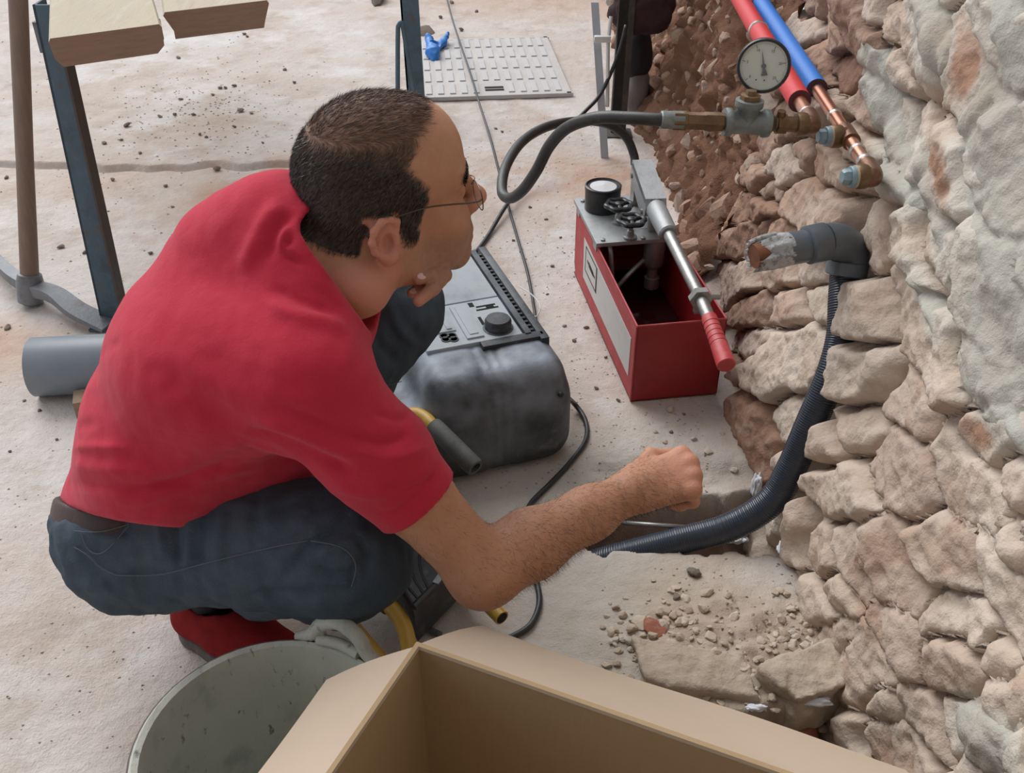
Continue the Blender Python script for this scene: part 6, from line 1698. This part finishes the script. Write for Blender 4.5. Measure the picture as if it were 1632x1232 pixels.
# pickaxe
ph = at_z(48, 458, 0.045)
pk = empty('pickaxe', (ph[0], ph[1], 0), 'old pickaxe standing on its head with a worn wooden handle', 'pickaxe')
tp_ = at_y(29, 0, 2.27); hd_ = unit(tp_ - ph); tp2 = ph + hd_ * 0.92
m = MB(); m.tube([ph - hd_ * 0.03, ph + hd_ * 0.05, ph + hd_ * 0.3, ph + hd_ * 0.7, tp2], [0.021, 0.0215, 0.0195, 0.0205, 0.022], 18); m.build('handle', M_HANDLE, pk)
m = MB(); m.tube([ph - hd_ * 0.042, ph - hd_ * 0.036, ph + hd_ * 0.012, ph + hd_ * 0.034, ph + hd_ * 0.036], [0.020, 0.029, 0.032, 0.027, 0.022], 22)
eye_ = m.build('head_eye', M_IRON, pk)
def blade(pts, ws, hs, name):
    P = catmull(pts, 7); n = len(P); w = np.interp(np.linspace(0, 1, n), np.linspace(0, 1, len(ws)), ws); h_ = np.interp(np.linspace(0, 1, n), np.linspace(0, 1, len(hs)), hs)
    T = np.gradient(P, axis=0); T /= np.linalg.norm(T, axis=1)[:, None]; V, F = [], []
    for i in range(n):
        s = unit(np.cross(T[i], Zv)); u_ = np.cross(s, T[i])
        for a, b in ((-1, -1), (1, -1), (1, 1), (-1, 1)): V.append(P[i] + s * a * w[i] / 2 + u_ * b * h_[i] / 2)
    for i in range(n - 1):
        for k in range(4): F.append((i * 4 + k, i * 4 + (k + 1) % 4, (i + 1) * 4 + (k + 1) % 4, (i + 1) * 4 + k))
    F += [(3, 2, 1, 0), tuple((n - 1) * 4 + k for k in range(4))]
    MB().add(V, F).build(name, M_IRON, pk)
blade([ph + Zv * 0.0, at_z(88, 470, 0.050), at_z(125, 496, 0.038), at_z(175, 518, 0.016)], [0.034, 0.040, 0.050, 0.060], [0.030, 0.024, 0.016, 0.008], 'adze_blade')
blade([ph + Zv * 0.0, at_z(18, 438, 0.050), at_z(-12, 408, 0.036), at_z(-50, 372, 0.014)], [0.030, 0.030, 0.024, 0.012], [0.030, 0.026, 0.020, 0.012], 'pick_point')

# grey pipe offcut lying on the ground
oc = at_z(54, 585, 0.062); od = unit(np.array([1.0, 0.10, 0.0])); 
m = MB(); m.lathe([(0.0622, 0), (0.0630, 0.001), (0.0630, 0.36), (0.0590, 0.36), (0.0590, 0.0), (0.0622, 0.0)], oc - Zv * 0.0, od, 40, close=False)
off = tag(m.build('pipe_offcut', M_PVCL, None, ang=50), 'short length of wide grey plastic pipe lying behind the man', 'pipe')
bb = at_z(100, 650, 0.02); tag(MB().box(bb + np.array([0.05, 0.02, 0.0]), (0.06, 0.05, 0.04), bev=0.004, rz=0.3).build('wood_block', M_WOODEND), 'small brown wooden block under the grey pipe offcut', 'block')

# drain cover with raised studs
q = [at_z(669, 163, 0.0), at_z(909, 155, 0.0), at_z(884, 62, 0.0), at_z(690, 66, 0.0)]
cvx = unit((q[1] - q[0]) * np.array([1, 1, 0])); cvy = np.array([-cvx[1], cvx[0], 0]); CW = 0.56; CL = 0.72
co_ = q[1] - cvx * CW
zc0 = gz(co_[0] + 0.3, co_[1] + 0.36) + 0.004
cov = empty('drain_cover', co_ + cvx * CW / 2 + cvy * CL / 2, 'pale grey rectangular drain cover with rows of raised studs', 'drain cover')
def cp(x, y, z=0): return np.array([co_[0], co_[1], zc0]) + cvx * x + cvy * y + Zv * z
crz = math.atan2(cvx[1], cvx[0])
m = MB(); m.box(cp(CW / 2, CL / 2, 0.004), (CW - 0.02, CL - 0.02, 0.012), rz=crz); m.build('plate', M_COVER, cov)
m = MB()
for (x, y, a, b) in ((CW / 2, 0.006, CW + 0.02, 0.016), (CW / 2, CL - 0.006, CW + 0.02, 0.016), (0.004, CL / 2, 0.016, CL), (CW - 0.004, CL / 2, 0.016, CL)): m.box(cp(x, y, 0.004), (a, b, 0.014), rz=crz)
m.build('frame', M_COVER, cov)
m = MB(); m.box((0, 0, 0), (0.022, 0.110, 0.004), bev=0.0015); sme = m.mesh('stud'); sme.materials.append(M_STUD)
for r in range(5):
    for k in range(12):
        x = 0.042 + k * 0.0435; y = 0.085 + r * 0.140
        if r == 0 and k in (5, 6): continue
        o = bpy.data.objects.new('stud', sme); COL.objects.link(o); o.parent = cov
        o.matrix_parent_inverse = Matrix.Translation(cov.location).inverted(); o.location = cp(x, y, 0.012); o.rotation_euler = (0, 0, crz)
for dy in (-0.014, 0.014):
    m = MB(); m.box(cp(0.285, 0.075 + dy, 0.0106), (0.070, 0.018, 0.002), rz=crz, bev=0.0009); m.build('lifting_slot', M_DARK, cov)

# blue glove on the cover
gp = at_z(690, 92, 0.03)
def gb(u, v, z): return at_z(u, v, z)
gsk = [RC(gb(684, 64, 0.04), gb(690, 84, 0.035), 0.016, 0.022, 0.03), RC(gb(690, 84, 0.035), gb(693, 94, 0.02), 0.022, 0.016, 0.03), RC(gb(692, 80, 0.03), gb(708, 66, 0.035), 0.016, 0.012, 0.03),
       RC(gb(706, 68, 0.035), gb(714, 54, 0.05), 0.011, 0.009, 0.02), RC(gb(684, 64, 0.04), gb(682, 58, 0.055), 0.013, 0.010, 0.02), EL(gb(694, 68, 0.05), (0.02, 0.022, 0.02), None, 0.008, True)]
lo = gp - 0.16; hi = gp + 0.16
v_, f_ = sdf_mesh(gsk, np.arange(lo[0], hi[0], 0.004), np.arange(lo[1], hi[1] + 0.3, 0.005), np.arange(0.0, 0.12, 0.004), post=lambda P, d: d + 0.005 * noise3(P * 45))
tag(link('rubber_glove', mesh_np('glove', relax(v_, f_, 2), f_), M_BLUEPL), 'crumpled bright blue rubber glove lying on the drain cover', 'glove')

# cables
def lay(pts, z=0.004):
    return [at_z(p[0], p[1], gz(*at_z(p[0], p[1], 0)[:2]) + (p[2] if len(p) > 2 else z)) for p in pts]
tag(link('steel_wire', pydata('steel_wire', *tube_vf(catmull(lay([(708, -20), (722, 34, 0.04), (750, 118, 0.04), (764, 165, 0.035), (782, 222), (800, 292, 0.006), (822, 370), (842, 440), (856, 522)], 0.008), 8), 0.0038, 8)), M_CABLE), 'thin dark straight cable running over the drain cover towards the machine', 'cable')
pc = [at_d(998, 40, 3.10), at_d(985, 88, 3.12), at_d(958, 148, 3.14), at_d(930, 180, 3.12), at_d(880, 232, 3.06), at_d(840, 290, 2.99)] + lay([(808, 326, 0.025), (775, 380), (752, 408), (722, 428)], 0.006) + [mA + np.array([cR * 0.02 - sR * 0.56, sR * 0.02 + cR * 0.56, 0.03]), mA + np.array([cR * 0.0 - sR * 0.485, sR * 0.0 + cR * 0.485, 0.08])]
tag(link('power_cable', pydata('power_cable', *tube_vf(catmull(pc, 8), 0.0060, 10)), M_CABLE), 'black power cable sweeping from the dark post down to behind his hand', 'cable')
mc = [at_d(893, 628, 1.86)] + lay([(912, 640, 0.03), (932, 668), (934, 700), (908, 738), (876, 772), (848, 800), (838, 822), (836, 860), (846, 905), (857, 935), (859, 965), (846, 995), (820, 1013), (790, 1024)], 0.006)
tag(link('machine_cable', pydata('machine_cable', *tube_vf(catmull(mc, 8), 0.0052, 10)), M_CABLE), 'grey-black cable curving from the machine under his elbow to the box', 'cable')
tag(link('short_cable', pydata('short_cable', *tube_vf(catmull(lay([(625, 955), (655, 985), (682, 1002), (702, 1012)], 0.008), 8), 0.0056, 10)), M_RUBBER), 'short grey cable end on the ground behind the cardboard box corner', 'cable')
tag(link('clear_wire', pydata('clear_wire', *tube_vf(catmull(lay([(826, 456, 0.02), (848, 470, 0.03), (861, 488, 0.03), (856, 503, 0.02), (846, 505, 0.012)]), 8), 0.0016, 6)), mat('pale_wire', (0.6, 0.6, 0.58), rough=0.3)), 'thin pale wire loop sticking out beside the machine', 'wire')
rodp = [at_d(990, 833, 1.80), at_d(1092, 840, 1.775)]
tag(link('steel_rod', pydata('steel_rod', *tube_vf(rodp, 0.004, 8)), M_STEEL), 'thin grey steel rod lying across the trench behind the conduit', 'rod')
# ------------------------------------------------------------------ loose stones
M_PALE = mat('pale_rubble', (0.50, 0.42, 0.335), random_tint=[(0.50, 0.42, 0.335), (0.58, 0.51, 0.425), (0.43, 0.345, 0.27), (0.54, 0.455, 0.355), (0.50, 0.455, 0.395)], var=[((0.40, 0.33, 0.26), 1.6, 0.5, 0.72, 0.5)], rough=0.95, spec=0.15, bump=((3, 0.0008),))
M_CHUNK = mat('old_concrete', (0.46, 0.385, 0.305), var=[((0.38, 0.30, 0.22), 14, 0.45, 0.7, 0.7), ((0.56, 0.50, 0.43), 30, 0.55, 0.72, 0.6), ((0.28, 0.22, 0.17), 90, 0.6, 0.74, 0.6)], rough=0.95, spec=0.15, bump=((50, 0.004), (170, 0.0018)))
M_GRIT = mat('grit', (0.30, 0.245, 0.195), var=[((0.46, 0.40, 0.33), 30, 0.45, 0.55, 0.9)], rough=0.95, spec=0.15)
M_BRICK = mat('brick_red_rubble', (0.33, 0.125, 0.08), rough=0.95, var=[((0.24, 0.09, 0.06), 2, 0.45, 0.7, 0.6), ((0.45, 0.36, 0.29), 1.5, 0.52, 0.7, 0.7)], bump=((3, 0.0008),))
M_DARKST = mat('dark_pebble', (0.20, 0.165, 0.13), random_tint=[(0.17, 0.14, 0.11), (0.26, 0.21, 0.165), (0.14, 0.12, 0.105)], rough=0.95, spec=0.15, bump=((3, 0.0005),))
PALE = []; DARK = []
for k in range(8):
    me = rock_mesh(40 + k, 2, 0.72, 0.3); me.materials.append(M_PALE); PALE.append(me)
    me = rock_mesh(60 + k, 2, 0.6, 0.35); me.materials.append(M_DARKST); DARK.append(me)
def stone_at(name, me, x, y, r, rng, sink=0.3, label=None, group=None, cat='stone', sq=None):
    o = bpy.data.objects.new(name, me); COL.objects.link(o)
    s = np.array([r * rng.uniform(0.85, 1.25), r * rng.uniform(0.8, 1.1), r * rng.uniform(0.7, 1.0)]) if sq is None else np.array(sq)
    o.location = (x, y, gz(x, y) + s[2] * 0.72 * (1 - 2 * sink) * 0.5 + s[2] * 0.15); o.rotation_euler = (rng.uniform(-0.3, 0.3), rng.uniform(-0.3, 0.3), rng.rand() * 6.28)
    o.scale = s
    return tag(o, label, cat, group)
rng = np.random.RandomState(21)
GR1 = 'pale broken stones in the rubble heap'
LB1 = 'pale broken stone lying in the rubble heap below the wall'
placed = []
# stones one can pick out, by eye (pixel, size in pixels)
for (u, v, s) in [(1022, 985, 22), (1042, 1000, 15), (1062, 967, 14), (1055, 990, 16), (1075, 975, 15), (1008, 992, 14), (1036, 1026, 16), (1018, 1032, 13), (1085, 985, 12), (1098, 962, 11), (1205, 1085, 18), (1185, 1070, 11), (1175, 1088, 12),
                  (1310, 1078, 13), (1292, 1070, 11), (1322, 1085, 12), (1275, 1040, 11), (1255, 1028, 9), (1283, 1052, 10), (1300, 1040, 10), (1210, 1050, 12), (1165, 1020, 9), (1240, 1000, 9), (1265, 975, 9), (1287, 990, 9), (1140, 985, 9), (1150, 986, 8),
                  (1095, 940, 12), (1080, 925, 11), (1043, 908, 9), (1245, 930, 12), (1260, 955, 10), (1292, 1010, 11), (1110, 1000, 8), (985, 1025, 9), (975, 1012, 8), (1230, 1010, 9), (1000, 1012, 10), (1060, 1012, 13), (1085, 1010, 11)]:
    p = at_z(u, v, 0.03); stone_at('rubble_stone', PALE[rng.randint(8)], p[0], p[1], s * 1.55 / FOC * 0.78, rng, 0.22, LB1, GR1)
for _ in range(640):
    u = rng.uniform(950, 1345); v = rng.uniform(905, 1190)
    dens = math.exp(-((u - 1040) / 75) ** 2 - ((v - 1005) / 50) ** 2) + 0.9 * math.exp(-((u - 1285) / 60) ** 2 - ((v - 1040) / 65) ** 2) + 0.35 * math.exp(-((u - 1150) / 130) ** 2 - ((v - 1050) / 80) ** 2)
    if rng.rand() > dens * 1.5: continue
    p = at_z(u, v, 0.025); stone_at('rubble_stone', PALE[rng.randint(8)], p[0], p[1], (5.5 + 13 * rng.rand() ** 2) * 1.55 / FOC * 0.70, rng, 0.3, LB1, GR1)
# singular ones
p = at_z(1107, 905, 0.02); stone_at('brown_stone', DARK[2], p[0], p[1], 0.013, rng, 0.2, 'dark brown stone on the near lip of the trench')
p = at_z(1079, 945, 0.02); stone_at('grey_chip', DARK[5], p[0], p[1], 0.009, rng, 0.2, 'small blue-grey chip above the rubble heap')
p = at_z(680, 52, 0.0); stone_at('grey_shard', DARK[3], p[0], p[1], 0.05, rng, 0.2, 'flat grey shard on the ground just right of the back trestle leg', sq=(0.075, 0.05, 0.02))
p = at_z(603, 8, 0.0); stone_at('olive_lump', DARK[1], p[0], p[1], 0.06, rng, 0.1, 'large dark lump at the top edge left of the back trestle leg', sq=(0.10, 0.06, 0.05))
bme = rock_mesh(91, 2, 0.5, 0.3); bme.materials.append(M_BRICK)
p = at_z(1045, 990, 0.035); stone_at('brick_fragment', bme, p[0], p[1], 0.019, rng, 0.35, 'dark red brick fragment in the middle of the rubble heap', cat='brick fragment')
p = at_z(1232, 1088, 0.03); stone_at('brick_fragment', bme, p[0], p[1], 0.010, rng, 0.1, 'small red brick chip in the right part of the rubble', cat='brick fragment')
# the broken slab with the brick course under it
def chunk(u, v, hs, rz, seed, label, z, nz=0.012):
    p = at_z(u, v, 0.0); c = np.array([p[0], p[1], gz(p[0], p[1]) + z]); cs, sn = math.cos(rz), math.sin(rz)
    hs = np.asarray(hs)
    def f(P):
        d = P - c; q = np.stack([d[:, 0] * cs + d[:, 1] * sn, -d[:, 0] * sn + d[:, 1] * cs, d[:, 2]], 1)
        q[:, 0] += 0.35 * q[:, 1]
        k = np.abs(q) - hs + 0.006
        return np.linalg.norm(np.clip(k, 0, None), axis=1) + np.minimum(k.max(1), 0) - 0.006 + nz * 0.75 * fbm(P * 17 + seed, 2) + nz * 0.22 * fbm(P * 70 + seed, 3)
    pr = Prim(); pr.k = 0.01; pr.sub = False; pr.f = f; R = hs.max() * 1.6
    a, b = sdf_mesh([pr], np.arange(c[0] - R, c[0] + R, 0.0035), np.arange(c[1] - R, c[1] + R, 0.0035), np.arange(c[2] - hs[2] * 1.8, c[2] + hs[2] * 1.8, 0.0035), post=lambda P, d: d)
    o = link('concrete_chunk', mesh_np('concrete_chunk', relax(a, b, 1), b), M_CHUNK); return tag(o, label, 'chunk')
chunk(1105, 1085, (0.085, 0.042, 0.024), -0.2, 3, 'large flat broken concrete chunk half sunk next to the box edge', -0.008)
chunk(1290, 1105, (0.070, 0.040, 0.040), 0.35, 9, 'broken slab corner with reddish side at the right end of the box', 0.000)
bme2 = rock_mesh(93, 3, 0.5, 0.2); bme2.materials.append(M_BRICK)
p = at_z(1290, 1150, 0.0); stone_at('brick_fragment', bme2, p[0], p[1], 0.04, rng, 0.3, 'dirty red brick piece below the broken slab corner', cat='brick fragment', sq=(0.055, 0.03, 0.045))
# pebbles on the slab behind
GR2 = 'dark pebbles scattered on the slab'; LB2 = 'small dark pebble scattered on the pale slab'
for (u, v, s) in [(204, 207, 11), (385, 184, 10), (346, 272, 13), (168, 236, 8), (180, 288, 8), (256, 193, 8), (280, 190, 7), (352, 146, 8), (375, 143, 7), (310, 190, 8), (330, 225, 7), (264, 297, 7), (98, 396, 10), (137, 404, 9), (58, 480, 8), (12, 524, 10), (10, 284, 8),
                  (290, 165, 7), (340, 158, 7), (360, 146, 6), (470, 137, 7), (455, 118, 6), (402, 187, 6), (375, 210, 7), (225, 250, 6), (420, 235, 6), (320, 220, 6), (285, 98, 6), (390, 60, 6), (395, 64, 5), (240, 405, 7), (310, 395, 7), (275, 330, 6), (195, 230, 6), (16, 720, 6), (40, 640, 6), (64, 655, 7), (90, 700, 6),
                  (585, 285, 7), (702, 30, 7), (720, 5, 8), (735, 50, 9), (790, 206, 6), (800, 212, 6), (760, 20, 6), (845, 330, 7), (870, 350, 6), (830, 402, 6), (818, 385, 7), (872, 470, 6), (900, 520, 7), (935, 522, 9), (915, 545, 8), (965, 570, 7), (950, 620, 7), (985, 640, 8), (1055, 725, 8), (1090, 660, 6), (1070, 690, 9), (880, 425, 7), (893, 380, 6)]:
    p = at_z(u, v, 0.0); d = np.linalg.norm(p - CAM); o = stone_at('pebble', DARK[rng.randint(8)], p[0], p[1], s * d / FOC * 0.55, rng, 0.1, LB2, GR2)
GR3 = 'pale lumps in front of the pump'; LB3 = 'pale lump of mortar on the ground between pump and trench'
for (u, v, s) in [(1068, 652, 16), (1105, 700, 12), (1130, 720, 12), (1150, 690, 10), (1060, 705, 9), (1170, 740, 12), (1190, 700, 14), (1185, 650, 14), (1045, 690, 8), (1120, 760, 10)]:
    p = at_z(u, v, 0.0); d = np.linalg.norm(p - CAM); stone_at('mortar_lump', PALE[rng.randint(8)], p[0], p[1], s * d / FOC * 0.6, rng, 0.45, LB3, GR3)
# grit: too fine to count
V, F = [], []
def grit(n, fu, rlo, rhi, seed):
    r_ = np.random.RandomState(seed)
    T = np.array([[1, 0, -0.5], [-0.5, 0.87, -0.5], [-0.5, -0.87, -0.5], [0.1, 0.1, 0.8]])
    for _ in range(n):
        u, v = fu(r_); p = at_z(u, v, 0)
        if abs(p[0]) > 8 or p[1] > 8: continue
        r = r_.uniform(rlo, rhi); a = r_.rand() * 6.28; c, s = math.cos(a), math.sin(a)
        z = gz(p[0], p[1]); o = len(V)
        for q in T: V.append((p[0] + r * (q[0] * c - q[1] * s), p[1] + r * (q[0] * s + q[1] * c) * 0.8, z + r * 0.45 * (q[2] + 0.4)))
        for f in ((0, 1, 3), (1, 2, 3), (2, 0, 3)): F.append(tuple(o + i for i in f))
grit(420, lambda r: (r.normal(320, 90), r.normal(180, 40)), 0.002, 0.007, 1)
grit(300, lambda r: (r.uniform(0, 640), r.uniform(60, 560)), 0.002, 0.006, 2)
grit(1200, lambda r: (r.uniform(740, 1130), r.uniform(180, 780)), 0.0012, 0.0045, 3)
grit(260, lambda r: (r.normal(1150, 110), r.normal(1010, 80)), 0.0015, 0.005, 4)
grit(160, lambda r: (r.uniform(0, 300), r.uniform(560, 1200)), 0.0015, 0.004, 5)
g = link('grit', pydata('grit', V, F), M_GRIT, smooth=False); tag(g, 'fine dark grit sprinkled over the dusty ground', 'grit', kind='stuff')
# white plaster splashes in the trench
for (u, v, z, r, lab) in ((1168, 858, -0.03, (0.028, 0.012, 0.006), 'white plaster splash in the trench under the conduit'), (1252, 878, -0.02, (0.014, 0.022, 0.010), 'white plaster blob at the right end of the trench'),
                          (1206, 775, 0.0, (0.008, 0.014, 0.030), 'white plaster streak at the foot of the wall behind the conduit'), (1205, 1128, 0.03, (0.014, 0.006, 0.004), 'curled white plaster sliver on the broken slab'),
                          (1300, 1118, 0.035, (0.022, 0.008, 0.005), 'white plaster smear on top of the broken slab corner')):
    p = at_z(u, v, z); blob('plaster_splash', p, r, u, M_PLASTER, lab, 'plaster', 0.5, -9)
